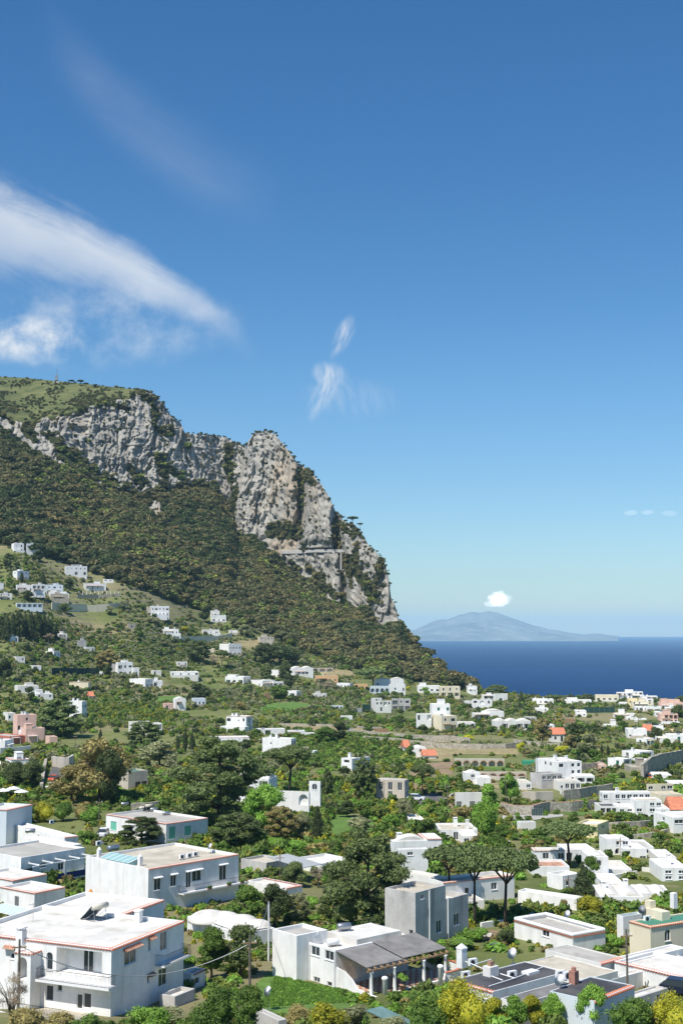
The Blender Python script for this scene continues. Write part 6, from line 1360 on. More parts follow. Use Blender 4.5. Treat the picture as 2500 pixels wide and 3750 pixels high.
def tree(kind, mk_, px, py, hp, wp, label=None, hi=0, Y=None, cat=None, group=None, z=None, grp=True):
    if Y is None: X_, Yq, Z_ = gpt(px, py)
    else:
        q = at(px, py, Y); X_, Yq, Z_ = q
    hgt = hp * Yq / F; wid = wp * 1.1 * Yq / F; var = (int(px) * 7 + int(py)) % 3
    if hi == 2: var = int(px) % 5
    name = {'umbrella': 'umbrella_pine', 'pine': 'pine_tree', 'cypress': 'cypress', 'fir': 'fir_tree', 'round': 'broadleaf_tree', 'bare': 'bare_tree', 'palm': 'palm', 'shrub': 'shrub'}[kind]
    if (kind, mk_) == ('cypress', 'bright'): name = 'poplar'
    t, c = proto(kind, mk_, var, hi); root = empty(name, (X_, Yq, Z_), (int(px * 13 + py) % 628) / 100)
    for nm, me in (('trunk', t), ('crown', c)):
        o = bpy.data.objects.new(nm, me); COL.objects.link(o); o.parent = root; o.scale = (wid, wid, hgt)
    if label is None:
        d = KDESC.get((kind, mk_), 'green tree'); ws = where(px, py, (X_, Yq)); opts = []
        rat = hp / max(1, wp); ad = 'tall' if hgt > 11 else 'small' if hgt < 4 else 'broad' if rat < 0.75 else 'slender' if rat > 1.5 else 'mid-sized'
        for w_ in ws: opts += [f'{d} {w_}']
        for w_ in ws: opts += [f'{ad} {d} {w_}']
        opts = [' '.join(o_.split()[:16]) for o_ in opts]
        label = next((o_ for o_ in opts if o_ not in USED), None)
        if label is None: label = opts[0]; print('DUPLABEL', label)
    USED[label] = 1
    prop(root, label, cat or ('shrub' if kind == 'shrub' else 'palm' if kind == 'palm' else 'tree'), group or ('garden shrubs' if kind == 'shrub' else 'trees of the valley'))
    return root
T = tree
# tall pines and other landmark trees
T('umbrella', 'umbrella', 2082, 3176, 165, 192, 'large umbrella pine before the yellow house with green shutters', 1)
T('umbrella', 'umbrella', 1645, 3300, 205, 190, 'leftmost of the three umbrella pines with bare forked trunks', 1)
T('umbrella', 'umbrella', 1738, 3392, 302, 190, 'middle one of the three umbrella pines with bare forked trunks', 1)
T('umbrella', 'umbrella', 1850, 3396, 288, 240, 'rightmost and broadest of the three umbrella pines with bare forked trunks', 1)
T('pine', 'pine', 1350, 3420, 365, 310, 'huge bushy pine in the middle behind the white pergola house', 2)
T('pine', 'pine', 1235, 3395, 200, 150, 'grey-green lower pine leaning against the huge middle pine', 1)
T('pine', 'pine', 805, 3025, 320, 350, 'huge dark pine left of the arched loggia house', 2)
T('umbrella', 'pine', 1062, 2915, 188, 178, 'umbrella pine rising behind the pink balustrade house', 1)
T('round', 'brown', 365, 2940, 232, 235, 'big brownish oak beside the steep road', 1); T('round', 'dark', 395, 2950, 195, 112, 'tall dark tree in front of the big brownish oak', 1); T('round', 'brown', 262, 2940, 128, 150, 'lower brownish oak next to the white and red cars', 1)
T('pine', 'umbrella', 212, 2702, 142, 190, 'broad round pine right of the pale pink villa', 1)
T('round', 'dark', 55, 2890, 100, 95, 'left one of two dark trees beside the road wall', 1); T('round', 'dark', 122, 2890, 100, 100, 'right one of two dark trees beside the road wall', 1)
T('round', 'bright', 1778, 3090, 172, 104, 'tall fresh green tree by the stone lane', 1); T('round', 'bright', 1786, 2955, 80, 76, 'fresh green tree behind the tall one by the lane'); T('round', 'bright', 1868, 2940, 100, 84, 'fresh green tree in front of the arcade wall'); T('round', 'citrus', 1832, 3116, 92, 80, 'deep green bushy tree at the lane bend', 1)
T('fir', 'dark', 2135, 3292, 128, 96, 'dark cone-shaped conifer before the red terrace house', 1); T('round', 'citrus', 2160, 3262, 118, 76, 'lighter green tree behind the dark cone-shaped conifer', 1)
T('cypress', 'cypress', 1162, 3085, 130, 46, 'thick dark cypress by the lawn hedges', 1); T('round', 'bright', 968, 3055, 172, 150, 'bright green tree left of the tan oak', 1); T('pine', 'brown', 1026, 3080, 128, 124, 'tan leafed oak in front of the arched loggia house', 1); T('round', 'olive', 1105, 3074, 92, 74, 'pale blossoming tree right of the tan oak', 1)
T('pine', 'pine', 872, 3102, 126, 190, 'wide olive-green pine below the huge dark pine', 1)
T('pine', 'pine', 1330, 2930, 150, 102, 'tall ragged pine in front of the dish house', 0); T('cypress', 'cypress', 1303, 2802, 46, 14); T('cypress', 'cypress', 1318, 2802, 52, 14)
T('umbrella', 'pine', 1546, 2918, 124, 92, 'dark umbrella pine beside the parked white car', 1); T('pine', 'pine', 1200, 2928, 112, 48); T('round', 'citrus', 1502, 2790, 60, 44)
T('umbrella', 'umbrella', 1366, 2534, 92, 112, 'umbrella pine before the white arcade house on the ridge')
for a in ((970, 2432, 74, 84), (1022, 2430, 76, 92), (1068, 2432, 58, 62)): T('round', 'dark', *a)
for a in (('round', 'dark', 1061, 2522, 48, 54), ('round', 'citrus', 1024, 2567, 56, 82), ('pine', 'pine', 977, 2492, 56, 48), ('pine', 'pine', 1044, 2492, 74, 46), ('round', 'dark', 728, 2574, 70, 94), ('pine', 'pine', 726, 2426, 84, 94), ('umbrella', 'pine', 812, 2452, 74, 54), ('pine', 'pine', 528, 2728, 86, 138), ('cypress', 'cypress', 678, 2755, 88, 20), ('cypress', 'cypress', 703, 2756, 82, 20), ('cypress', 'cypress', 652, 2754, 56, 18), ('round', 'olive', 585, 2804, 88, 142), ('cypress', 'cypress', 205, 2347, 70, 17), ('umbrella', 'umbrella', 205, 2048, 48, 56), ('umbrella', 'umbrella', 270, 2040, 48, 56), ('umbrella', 'umbrella', 100, 1996, 40, 80), ('cypress', 'cypress', 81, 2134, 42, 16), ('fir', 'dark', 157, 2144, 54, 36), ('round', 'dark', 252, 2160, 44, 42), ('round', 'dark', 101, 2197, 34, 48), ('round', 'dark', 751, 2280, 58, 50), ('round', 'yellow', 676, 2324, 30, 40), ('round', 'olive', 695, 2264, 30, 32), ('round', 'olive', 563, 2290, 30, 62), ('round', 'olive', 602, 2367, 30, 50), ('pine', 'brown', 393, 2457, 78, 96), ('round', 'dark', 395, 2482, 44, 42), ('round', 'dark', 20, 2502, 90, 64), ('round', 'shrub', 200, 2517, 44, 58), ('round', 'citrus', 328, 2677, 44, 40), ('round', 'dark', 113, 2567, 50, 46), ('cypress', 'cypress', 368, 2720, 50, 16), ('pine', 'pine', 1818, 2552, 46, 90), ('fir', 'dark', 1907, 2574, 44, 28), ('umbrella', 'umbrella', 2036, 2578, 34, 74), ('round', 'dark', 2090, 2570, 22, 28), ('pine', 'pine', 2150, 2574, 34, 60), ('pine', 'brown', 1985, 2724, 98, 64), ('round', 'dark', 2102, 2738, 84, 100), ('round', 'brown', 2086, 2746, 56, 54), ('round', 'olive', 2156, 2774, 84, 78), ('round', 'dark', 2136, 2778, 50, 42), ('umbrella', 'umbrella', 2257, 2560, 46, 64), ('round', 'dark', 2345, 2556, 26, 22), ('round', 'citrus', 2272, 2676, 54, 50), ('palm', 'olive', 2336, 2668, 66, 34), ('round', 'dark', 2396, 2712, 48, 54), ('round', 'dark', 2482, 2644, 64, 58), ('pine', 'pine', 2492, 2590, 42, 44), ('umbrella', 'umbrella', 2386, 2670, 34, 64), ('round', 'citrus', 2440, 2744, 38, 30), ('round', 'shrub', 2395, 2770, 30, 30), ('cypress', 'cypress', 2203, 2772, 48, 14), ('cypress', 'cypress', 2225, 2770, 44, 13), ('round', 'shrub', 2230, 3018, 40, 62), ('round', 'citrus', 2290, 3020, 46, 88), ('shrub', 'citrus', 2380, 3022, 32, 62), ('round', 'bright', 2422, 3046, 36, 60), ('shrub', 'citrus', 2290, 3070, 30, 52), ('round', 'bright', 2136, 2968, 42, 36), ('round', 'bright', 1430, 3055, 70, 74), ('round', 'olive', 1320, 3045, 48, 112), ('round', 'citrus', 1569, 3080, 80, 88), ('round', 'dark', 1270, 2994, 58, 72), ('round', 'citrus', 1332, 2998, 58, 82), ('round', 'shrub', 1385, 3004, 54, 62), ('shrub', 'yellow', 1452, 2984, 52, 82), ('round', 'olive', 1478, 3004, 74, 62), ('shrub', 'bright', 1540, 3004, 42, 62), ('shrub', 'brown', 1692, 3014, 64, 100), ('round', 'citrus', 1190, 2728, 64, 78), ('round', 'dark', 1243, 2718, 68, 78), ('shrub', 'gold', 2065, 2755, 26, 70), ('shrub', 'gold', 1910, 2748, 32, 38), ('shrub', 'gold', 1712, 2708, 18, 44), ('shrub', 'gold', 1497, 2528, 18, 26), ('bare', 'bare', 780, 2445, 40, 52), ('bare', 'bare', 180, 2355, 34, 56), ('bare', 'bare', 1195, 2530, 34, 90), ('bare', 'bare', 1420, 2905, 60, 60), ('round', 'shrub', 965, 2680, 50, 44), ('round', 'citrus', 1350, 2685, 34, 46), ('shrub', 'citrus', 1636, 2790, 14, 32), ('round', 'bright', 2240, 2870, 34, 60), ('round', 'dark', 1930, 2660, 30, 40), ('round', 'shrub', 1880, 2690, 34, 50), ('round', 'citrus', 1800, 2690, 32, 44), ('round', 'brown', 880, 2600, 30, 40), ('round', 'shrub', 460, 2560, 36, 60), ('round', 'citrus', 540, 2570, 34, 46), ('pine', 'pine', 1510, 2598, 28, 34), ('round', 'bright', 1560, 2548, 30, 44), ('round', 'brown', 1470, 2520, 24, 34), ('round', 'shrub', 240, 2245, 34, 50), ('round', 'olive', 400, 2250, 30, 44), ('round', 'olive', 450, 2230, 28, 40), ('round', 'olive', 350, 2100, 30, 44), ('round', 'dark', 30, 2080, 50, 54), ('round', 'dark', 140, 2060, 44, 50), ('round', 'olive', 900, 2330, 44, 60), ('round', 'olive', 860, 2300, 40, 54), ('round', 'olive', 1010, 2390, 40, 50)): T(*a)
for k, (x, dy, hh, ww) in enumerate(((4, 0, 92, 40), (26, 4, 104, 36), (48, -4, 100, 34), (70, 2, 112, 38), (92, -2, 98, 36), (115, 3, 110, 40), (138, -3, 104, 36), (160, 1, 96, 40), (180, 0, 84, 38))):
    T('cypress' if k % 3 else 'pine', 'cypress' if k % 3 else 'dark', x, 2346 + dy, hh, ww, ['leftmost', 'second', 'third', 'fourth', 'middle', 'sixth', 'seventh', 'eighth', 'rightmost'][k] + ' conifer from the left in the dark grove of the left slope', group='conifers of the dark grove')
# near gardens
for a in ((80, 3016, 90, 110, 'citrus', 'shrub'), (158, 3010, 80, 92, 'yellow', 'shrub'), (232, 3006, 74, 84, 'citrus', 'shrub'), (352, 3016, 66, 104, 'bright', 'shrub'), (300, 3000, 60, 70, 'brown', 'shrub')): T(a[5], a[4], *a[:4], hi=1)
T('pine', 'dark', 520, 3092, 100, 158, 'dark spreading pine before the house with mint shutters', 1)
T('bare', 'bare', 40, 3790, 210, 150, 'brownish leafless bush in the bottom left corner', 1); T('shrub', 'brown', 95, 3800, 110, 150, 'brown rose thicket below the near white house', 1); T('shrub', 'citrus', 330, 3810, 100, 160, 'flowering hedge at the bottom below the balcony', 1); T('shrub', 'brown', 215, 3800, 95, 150, 'dry brown hedge along the bottom edge', 1)
T('shrub', 'citrus', 790, 3800, 205, 215, 'large leafy green bush at the bottom beside the lawn', 2); T('round', 'citrus', 905, 3830, 200, 150, 'leafy tree right of the large bottom bush', 1); T('shrub', 'bright', 560, 3775, 90, 180, 'low fresh green bush beside the near house wall', 1); T('shrub', 'olive', 640, 3745, 62, 130, 'grey-green kitchen garden bush by the path', 1)
T('round', 'citrus', 775, 3585, 175, 140, 'dark olive-green tree left of the grey pole', 1); T('round', 'pine', 880, 3582, 178, 165, 'dense tree behind the grey pole on the lawn', 1)
T('round', 'citrus', 905, 3395, 135, 150, 'glossy green tree above the white vaults', 1); T('round', 'dark', 1005, 3392, 150, 130, 'dark glossy tree left of the blue-grey conifer', 1); T('pine', 'olive', 1090, 3382, 112, 90, 'blue-grey conifer behind the white pergola house', 1); T('round', 'pine', 1080, 3248, 92, 96, 'olive-green tree in front of the grey awning', 1); T('bare', 'bare', 1165, 3252, 80, 72, 'bare twiggy bush right of the grey awning', 1)
T('shrub', 'citrus', 1560, 3800, 165, 165, 'leafy green tree below the curved white terrace', 1); T('shrub', 'yellow', 1690, 3800, 235, 215, 'big yellow-green bush at the bottom', 2); T('shrub', 'yellow', 1180, 3790, 125, 160, 'yellow-green bush under the white stair wall', 1); T('shrub', 'olive', 1300, 3775, 95, 130, 'grey twiggy bush over the green awning', 1); T('shrub', 'brown', 1085, 3760, 80, 130, 'brown-edged hedge by the lawn', 1); T('shrub', 'olive', 1440, 3800, 80, 110, 'grey-green bush at the bottom of the terrace', 1)
for k, x in enumerate((1810, 1880, 1950, 2020)): T('round', 'bright' if k % 2 else 'yellow', x, 3775 - 4 * k, 118, 100, ['leftmost', 'second', 'third', 'rightmost'][k] + ' of the yellow-green young trees along the bottom', 1)
T('round', 'bright', 2170, 3770, 150, 110, 'fig tree in front of the dark felt roof', 1); T('shrub', 'citrus', 2330, 3800, 150, 180, 'dark green bush in the bottom right', 1); T('shrub', 'yellow', 2460, 3800, 180, 180, 'yellow-flecked bush in the bottom right corner', 2)
T('round', 'citrus', 1612, 3560, 92, 100, 'orange tree below the grey stucco house', 1); T('palm', 'citrus', 1690, 3478, 40, 84, 'low fan palm below the grey stucco house', 1); T('shrub', 'bright', 1765, 3445, 46, 124, 'vine-covered pergola bush before the pines', 1); T('shrub', 'dark', 1850, 3462, 62, 78, 'dark bush at the foot of the right pine', 1)
T('shrub', 'yellow', 2160, 3352, 72, 124, 'yellow-green spreading bush left of the green roof', 1); T('shrub', 'brown', 2068, 3340, 50, 46, 'brownish bush before the long white building', 1); T('round', 'citrus', 2323, 3452, 58, 50, 'small round tree below the green roof', 1); T('shrub', 'bright', 2236, 3468, 46, 82, 'bright vine in the yard below the green roof', 1); T('shrub', 'bright', 1992, 3428, 36, 70, 'bright vine behind the crenellated roof', 1)
for a in ((1012, 3108, 40, 104), (1082, 3122, 48, 112), (1172, 3114, 44, 64), (975, 3090, 34, 60)): T('shrub', 'bright', *a, hi=1)
# ridge trees
RY = lambda px, py: float(MT_P[np.clip(np.argmin(np.abs(MT_PY[:, int((px + 300) / 3)] - py)), 0, 400), int((px + 300) / 3), 1])
for k, (x, y, hh, ww, kd) in enumerate(((296, 1415, 26, 26, 'umbrella'), (316, 1418, 18, 20, 'umbrella'), (262, 1408, 18, 24, 'umbrella'), (350, 1420, 14, 18, 'umbrella'), (903, 1648, 26, 22, 'umbrella'), (1290, 1925, 36, 42, 'umbrella'), (1252, 1912, 24, 22, 'umbrella'), (1318, 1936, 22, 24, 'umbrella'), (840, 1618, 14, 14, 'round'))):
    T(kd, 'dark', x, y, hh, ww, ['largest dark pine on the summit grass right of the radio mast', 'dark pine just right of the largest summit pine', 'dark pine nearest the radio mast on the summit', 'small pine farthest right on the summit grass', 'lone pine on the left shoulder of the rock pinnacle', 'largest pine on the cliff shoulder beside the tiny white house', 'pine above the tiny white house on the cliff', 'lowest pine on the right cliff shoulder', 'small bush-like tree on the rock wall left of the pinnacle'][k], Y=RY(x, y) + 2, group='skyline pines')

# ------------------------------------------------------------------ ground cover: countless bushes between the houses
PATCH = [('road', [(178, 2890), (206, 2890), (252, 2812), (232, 2800), (196, 2806), (182, 2830)], 'asphalt', 0.06), ('garden_lawn', [(1205, 3056), (1300, 3062), (1398, 3052), (1390, 3020), (1300, 2985), (1225, 2985), (1200, 3010)], 'lawn', 0.08), ('dirt_track', [(1500, 2905), (1525, 2905), (1530, 2830), (1660, 2812), (1662, 2790), (1560, 2795), (1500, 2830)], 'soil', 0.06), ('dirt_track', [(1635, 2960), (1656, 2960), (1660, 2860), (1648, 2860)], 'soil', 0.06), ('parking_yard', [(1508, 2945), (1560, 2955), (1640, 2945), (1640, 2922), (1590, 2905), (1515, 2920)], 'asphalt', 0.06), ('dry_field', [(1035, 2676), (1200, 2688), (1420, 2702), (1560, 2716), (1720, 2724), (1720, 2704), (1560, 2692), (1400, 2676), (1200, 2660), (1050, 2656)], 'drygrass', 0.06), ('dry_field', [(1500, 2786), (1660, 2790), (1655, 2762), (1900, 2764), (1900, 2742), (1660, 2740), (1500, 2736), (1420, 2724), (1420, 2738)], 'drygrass', 0.07), ('terrace_grass', [(1664, 2812), (1880, 2822), (1870, 2808), (1670, 2806)], 'lawn', 0.06), ('dry_field', [(1790, 2885), (1930, 2900), (1930, 2872), (1800, 2866)], 'drygrass', 0.06), ('vegetable_garden', [(930, 3690), (1080, 3735), (1290, 3690), (1225, 3640), (1060, 3570), (985, 3560), (940, 3600)], 'lawn', 0.05), ('garden_path', [(480, 3760), (600, 3700), (628, 3690), (640, 3700), (560, 3760)], 'soil', 0.05), ('yard_paving', [(90, 3745), (300, 3745), (330, 3715), (200, 3690), (110, 3700)], 'roofb', 0.05), ('dry_field', [(1600, 2835), (1655, 2838), (1655, 2815), (1610, 2815)], 'soil', 0.07), ('rear_road', [(352, 3092), (392, 3092), (396, 3046), (368, 3046)], 'asphalt', 0.06), ('meadow', [(560, 2580), (690, 2560), (690, 2545), (580, 2550)], 'lawn', 0.06), ('meadow', [(940, 2600), (1010, 2605), (1200, 2585), (1080, 2570), (990, 2575)], 'lawn', 0.06), ('dry_field', [(1180, 2478), (1300, 2478), (1290, 2455), (1150, 2448)], 'drygrass', 0.06), ('dry_field', [(860, 2375), (950, 2372), (950, 2345), (880, 2350)], 'drygrass', 0.06), ('terrace_grass', [(2080, 2985), (2180, 2990), (2180, 2972), (2060, 2974)], 'lawn', 0.06), ('lane', [(1836, 3000), (1950, 3004), (2060, 2990), (2060, 2982), (1950, 2992), (1840, 2986)], 'roofg', 0.06), ('lane', [(1850, 3130), (1880, 3140), (1870, 3085), (1850, 3070)], 'roofg', 0.06), ('lane', [(2352, 2872), (2385, 2872), (2395, 2830), (2380, 2828)], 'roofg', 0.06), ('builders_yard', [(1720, 3440), (1800, 3446), (1860, 3420), (1780, 3400), (1725, 3405)], 'soil', 0.06), ('dry_field', [(2240, 2880), (2330, 2876), (2330, 2850), (2240, 2856)], 'lawn', 0.06)]
def inpoly(x, y, poly):
    r = np.zeros(len(x), bool); n = len(poly)
    for i in range(n):
        (x0, y0), (x1, y1) = poly[i], poly[(i + 1) % n]
        if y0 == y1: continue
        r ^= ((y0 > y) != (y1 > y)) & (x < (x1 - x0) * (y - y0) / (y1 - y0) + x0)
    return r
def cover():
    g = np.random.default_rng(21)
    protos = []
    for k, (mk_, n) in enumerate((('shrub', 90), ('bright', 90), ('citrus', 90), ('olive', 90), ('brown', 80), ('shrub', 90), ('yellow', 80), ('dark', 90))):
        C, Rr = lobes(5, 0.55, 0.3, 0.35, 0.5, 300 + k); protos.append(foliage_mesh('bush', C, Rr, n * 2, 0.30, LM[mk_], 400 + k, core=0.75))
    P_, S_, K_ = [], [], []
    def zone(n, px0, px1, Y0, Y1, s0, s1, thr, kinds, fr=45.0, power=1.0):
        px = g.uniform(px0, px1, n); Y = np.sqrt(g.uniform(Y0 ** 2, Y1 ** 2, n)); X = (px - PW / 2) / F * Y
        d = fbm(X / fr, Y / fr, 0, 99, 3); keep = d > thr + g.normal(size=n) * 0.25
        for Mi, a, b, pad in FOOT:
            q = Mi[:2, 0:1] * X + Mi[:2, 1:2] * Y + Mi[:2, 3:4]; keep &= ~((q[0] > -pad) & (q[0] < a + pad) & (q[1] > -pad) & (q[1] < b + pad))
        X, Y = X[keep], Y[keep]; Z = ground(X, Y); zc = Z - CAMZ; ff = Y * math.cos(PITCH) + zc * math.sin(PITCH); qx = PW / 2 + F * X / ff; qy = PH / 2 - F * (-Y * math.sin(PITCH) + zc * math.cos(PITCH)) / ff; k2 = np.ones(len(X), bool)
        for pp in PATCH: k2 &= ~inpoly(qx, qy, pp[1])
        k2 &= ~inpoly(qx, qy, [(930, 3700), (1010, 3740), (1300, 3700), (1235, 3630), (1060, 3562), (975, 3550)])
        X, Y, Z = X[k2], Y[k2], Z[k2]; P_.append(np.stack([X, Y, Z], -1)); S_.append(g.uniform(s0, s1, len(X))); K_.append(g.choice(kinds, len(X)))
    zone(18000, -420, 2900, 330, 1000, 0.6, 2.0, -0.15, [0, 0, 1, 2, 3, 3, 3, 4, 4, 5, 5, 6, 7])
    zone(3100, -420, 2900, 380, 1000, 1.6, 3.0, 0.25, [0, 2, 2, 3, 5, 7])
    zone(7800, -420, 2900, 180, 340, 0.4, 1.4, -0.45, [0, 0, 1, 2, 2, 5, 6, 4])
    zone(3100, -420, 2900, 180, 340, 0.9, 2.2, 0.0, [0, 1, 2, 2, 5, 6, 4])
    zone(4300, -420, 2900, 88, 182, 0.25, 1.0, -0.35, [0, 1, 1, 2, 5, 6, 4, 2], fr=20.0)
    zone(500, 1500, 2600, 100, 182, 0.8, 1.8, 0.0, [0, 1, 2, 2, 5, 6], fr=20.0)
    zone(8600, -420, 1300, 640, 1010, 0.7, 1.9, -0.5, [0, 0, 2, 3, 3, 3, 4, 4, 5])
    zone(1900, -420, 1300, 640, 1010, 1.6, 3.2, -0.1, [0, 2, 3, 3, 3, 7])
    zone(1700, 1080, 1540, 380, 520, 1.0, 2.2, -2.0, [0, 0, 2, 2, 5, 1])                  # thick green belt in the middle
    zone(1500, 330, 640, 560, 690, 0.8, 1.8, -2.0, [0, 0, 2, 5, 6])                      # green slope, left
    zone(900, 700, 1250, 250, 330, 0.8, 1.7, -2.0, [0, 2, 2, 5, 7])
    o = scatter('shrubbery', np.concatenate(P_), np.concatenate(S_), g.random(sum(map(len, S_))) * 6.28, np.concatenate(K_), protos)
    prop(o, 'mass of garden bushes and undergrowth covering the valley', 'shrubbery')
cover()
# ------------------------------------------------------------------ small things: poles, walls, cars, roof equipment, viaduct, mast
def thing(name, label, cat, loc, rz=0.0, group=None):
    o = empty(name, loc, rz); prop(o, label, cat, group); return o
def pole(px, pyb, pyt, label, Y=None, bar=True, m='pole', r=0.11):
    if Y is None: X_, Y, Z_ = gpt(px, pyb)
    p = Vector(at(px, pyb, Y)); h = float(at(px, pyt, Y)[2]) - p.z; o = thing('utility_pole', label, 'pole', p, 0.2, 'utility poles')
    mb = MB(); mb.tube([(0, 0, -1.0), (0.02, 0, h * 0.5), (0, 0, h)], [r, r * 0.9, r * 0.7], 7); mb.build('post', M[m], o)
    if bar:
        mb = MB(); mb.box(-0.6, -0.05, h - 0.7, 0.6, 0.05, h - 0.6); b = mb.build('crossbar', M['wood'], o)
        for x in (-0.5, 0.0, 0.5):
            mb = MB(); mb.lathe([(0.05, h - 0.6), (0.06, h - 0.5), (0.03, h - 0.42)], 6, 0, Matrix.Translation((x, 0, 0))); mb.build('insulator', M['paint'], b)
    return p + Vector((0, 0, h))
tops = []
tops.append(pole(66, 3745, 3440, 'dark wooden pole in front of the near white house', r=0.13))
tops.append(pole(913, 3720, 3425, 'grey wooden pole on the lawn beside the dense tree', r=0.13))
tops.append(pole(983, 3520, 3302, 'white pole behind the white vaults', bar=False, m='paint'))
tops.append(pole(2296, 3640, 3402, 'wooden pole between the concrete roofs and the green roof', r=0.12))
for a in ((362, 3080, 2925, 'pole beside the mint shutter house'), (314, 2935, 2828, 'thin pole before the big brownish oak'), (86, 2668, 2572, 'pole behind the pale pink villa'), (162, 2742, 2640, 'pole at the corner of the road wall'), (275, 2772, 2690, 'grey pole with many insulators above the road wall'), (1025, 3250, 3125, 'rusty pole at the grey awning'), (1894, 3358, 3300, 'white double pole by the three pines'), (1852, 2945, 2850, 'lamp pole beside the fresh green tree'), (1404, 2940, 2860, 'pole before the beige stone house'), (1638, 2990, 2870, 'tall thin pole on the dirt track'), (2157, 2770, 2735, 'pole right of the big apartment house'), (1533, 2590, 2540, 'pole on the slope below the ridge'), (1998, 2757, 2720, 'pole beside the golden gorse'), (1796, 2738, 2698, 'pole on the stone terraces'), (615, 2186, 2150, 'pole at the edge of the wood'), (510, 2190, 2162, 'pole above the two-storey arcade house'), (345, 2475, 2425, 'pole at the dark netting'), (692, 2725, 2662, 'pole between the cypresses'), (2270, 3132, 3066, 'pole before the curved gable house'), (2080, 3280, 3205, 'green pole beside the felt lean-to')): pole(*a, bar=a[2] > 2700 or True, r=0.09)
def cable(p, q, sag, label, r=0.022):
    n = 16; pts = [Vector(p).lerp(Vector(q), k / n) + Vector((0, 0, -sag * 4 * (k / n) * (1 - k / n))) for k in range(n + 1)]
    mb = MB(); mb.tube(pts, r, 5); o = mb.build('power_cable', M['steel']); prop(o, label, 'cable', 'cables between poles')
cable(tops[0] + Vector((0, 0, -0.5)), tops[1] + Vector((0, 0, -0.7)), 2.6, 'sagging pale cable crossing the near white house', 0.035)
cable(tops[1] + Vector((0, 0, -0.5)), tops[2], 0.8, 'cable from the grey lawn pole to the white pole')
cable(tops[2], Vector(at(960, 3400, 190)), 0.2, 'guy wire of the white pole')

# retaining walls
def wallrun(label, pts, hp, m='stone', thick=0.5, name='terrace_masonry', cap=None, group='stone terrace walls'):
    P = [gpt(*p) for p in pts]; o = thing(name, label, 'wall', P[0], 0.0, group); mb = MB(); c = Vector(P[0]); prev = None
    dense = []
    for (p, q) in zip(P[:-1], P[1:]):
        n = max(2, int(math.dist(p[:2], q[:2]) / 3.0))
        for k in range(n): dense.append(tuple(p[i] + (q[i] - p[i]) * k / n for i in range(3)))
    dense.append(P[-1]); hh = hp * P[0][1] / F; g = random.Random(int(pts[0][0])); ring = []
    for k, p in enumerate(dense):
        a, b = dense[max(0, k - 1)], dense[min(len(dense) - 1, k + 1)]; d = Vector((b[0] - a[0], b[1] - a[1])).normalized(); nrm = Vector((-d.y, d.x)) * thick / 2
        top = hh + g.uniform(-0.12, 0.12); ring.append([(p[0] + sx * nrm.x - c.x, p[1] + sx * nrm.y - c.y, zz - c.z) for sx, zz in ((-1, p[2] - 1.5), (-1, p[2] + top), (1, p[2] + top), (1, p[2] - 1.5))])
    for r0, r1 in zip(ring[:-1], ring[1:]):
        for i in range(3): mb.poly([r0[i], r1[i], r1[i + 1], r0[i + 1]])
    mb.poly(ring[0]); mb.poly(ring[-1][::-1]); mb.build('masonry', M[m], o)
    if cap:
        mb = MB()
        for r0, r1 in zip(ring[:-1], ring[1:]):
            up = lambda v, e: (v[0], v[1], v[2] + e); mb.poly([up(r0[1], 0.06), up(r1[1], 0.06), up(r1[2], 0.06), up(r0[2], 0.06)]); mb.poly([up(r0[1], 0.002), up(r1[1], 0.002), up(r1[1], 0.06), up(r0[1], 0.06)])
        mb.build('coping', M[cap], o)
    return o
wallrun('long grey stone wall under the dry terrace', [(1280, 2690), (1400, 2702), (1520, 2712), (1660, 2716), (1720, 2724)], 20)
wallrun('second dry stone wall along the middle terraces', [(1330, 2712), (1450, 2722), (1600, 2740), (1760, 2745), (1850, 2742), (1900, 2738)], 18)
wallrun('low vineyard wall above the dry terrace', [(1020, 2656), (1180, 2660), (1340, 2668), (1400, 2672)], 8)
wallrun('wall below the four-door house', [(632, 2346), (721, 2346), (800, 2344), (850, 2332)], 16, 'cream')
wallrun('high grey retaining wall along the upper road', [(190, 2232), (250, 2238), (316, 2236)], 26, 'cream'); wallrun('roadside wall right of the high retaining wall', [(318, 2236), (400, 2232), (465, 2222)], 20, 'cream')
wallrun('hedge-topped wall under the pergola columns', [(283, 2190), (360, 2192), (440, 2186)], 14, 'stone')
wallrun('pale curved garden wall of the steep road', [(192, 2806), (220, 2812), (250, 2812), (268, 2802)], 36, 'beige', cap='roofw'); wallrun('high dark wall on the left of the steep road', [(168, 2806), (160, 2850), (152, 2905)], 26, 'stone', 0.8)
wallrun('white fence wall below the red house', [(0, 2762), (60, 2758), (112, 2752)], 22, 'white2')
wallrun('curved stone wall of the lane with red coping', [(1834, 2975), (1880, 2984), (1950, 2984), (2010, 2972), (2090, 2972), (2180, 2962)], 34, 'stone', 0.6, cap='tileold'); wallrun('tall smooth retaining wall above the lane', [(1910, 2938), (1960, 2940), (2022, 2936)], 38, 'beige', 0.6)
wallrun('sloping grey wall of the stairway below the apartment house', [(2060, 2932), (2120, 2924), (2180, 2912), (2240, 2905)], 36, 'stone', 0.6)
wallrun('grey stone wall right of the apartment house', [(2122, 2822), (2180, 2818), (2200, 2810)], 24, 'stone'); wallrun('long funicular cutting wall on the right', [(2350, 2862), (2380, 2832), (2430, 2815), (2500, 2800)], 62, 'stone', 0.8)
wallrun('garden wall below the long white house', [(2190, 3032), (2260, 3034), (2340, 3030), (2390, 3024)], 22, 'stone'); wallrun('lower garden wall before the modern house', [(2310, 3070), (2380, 3066), (2455, 3046)], 14, 'stone')
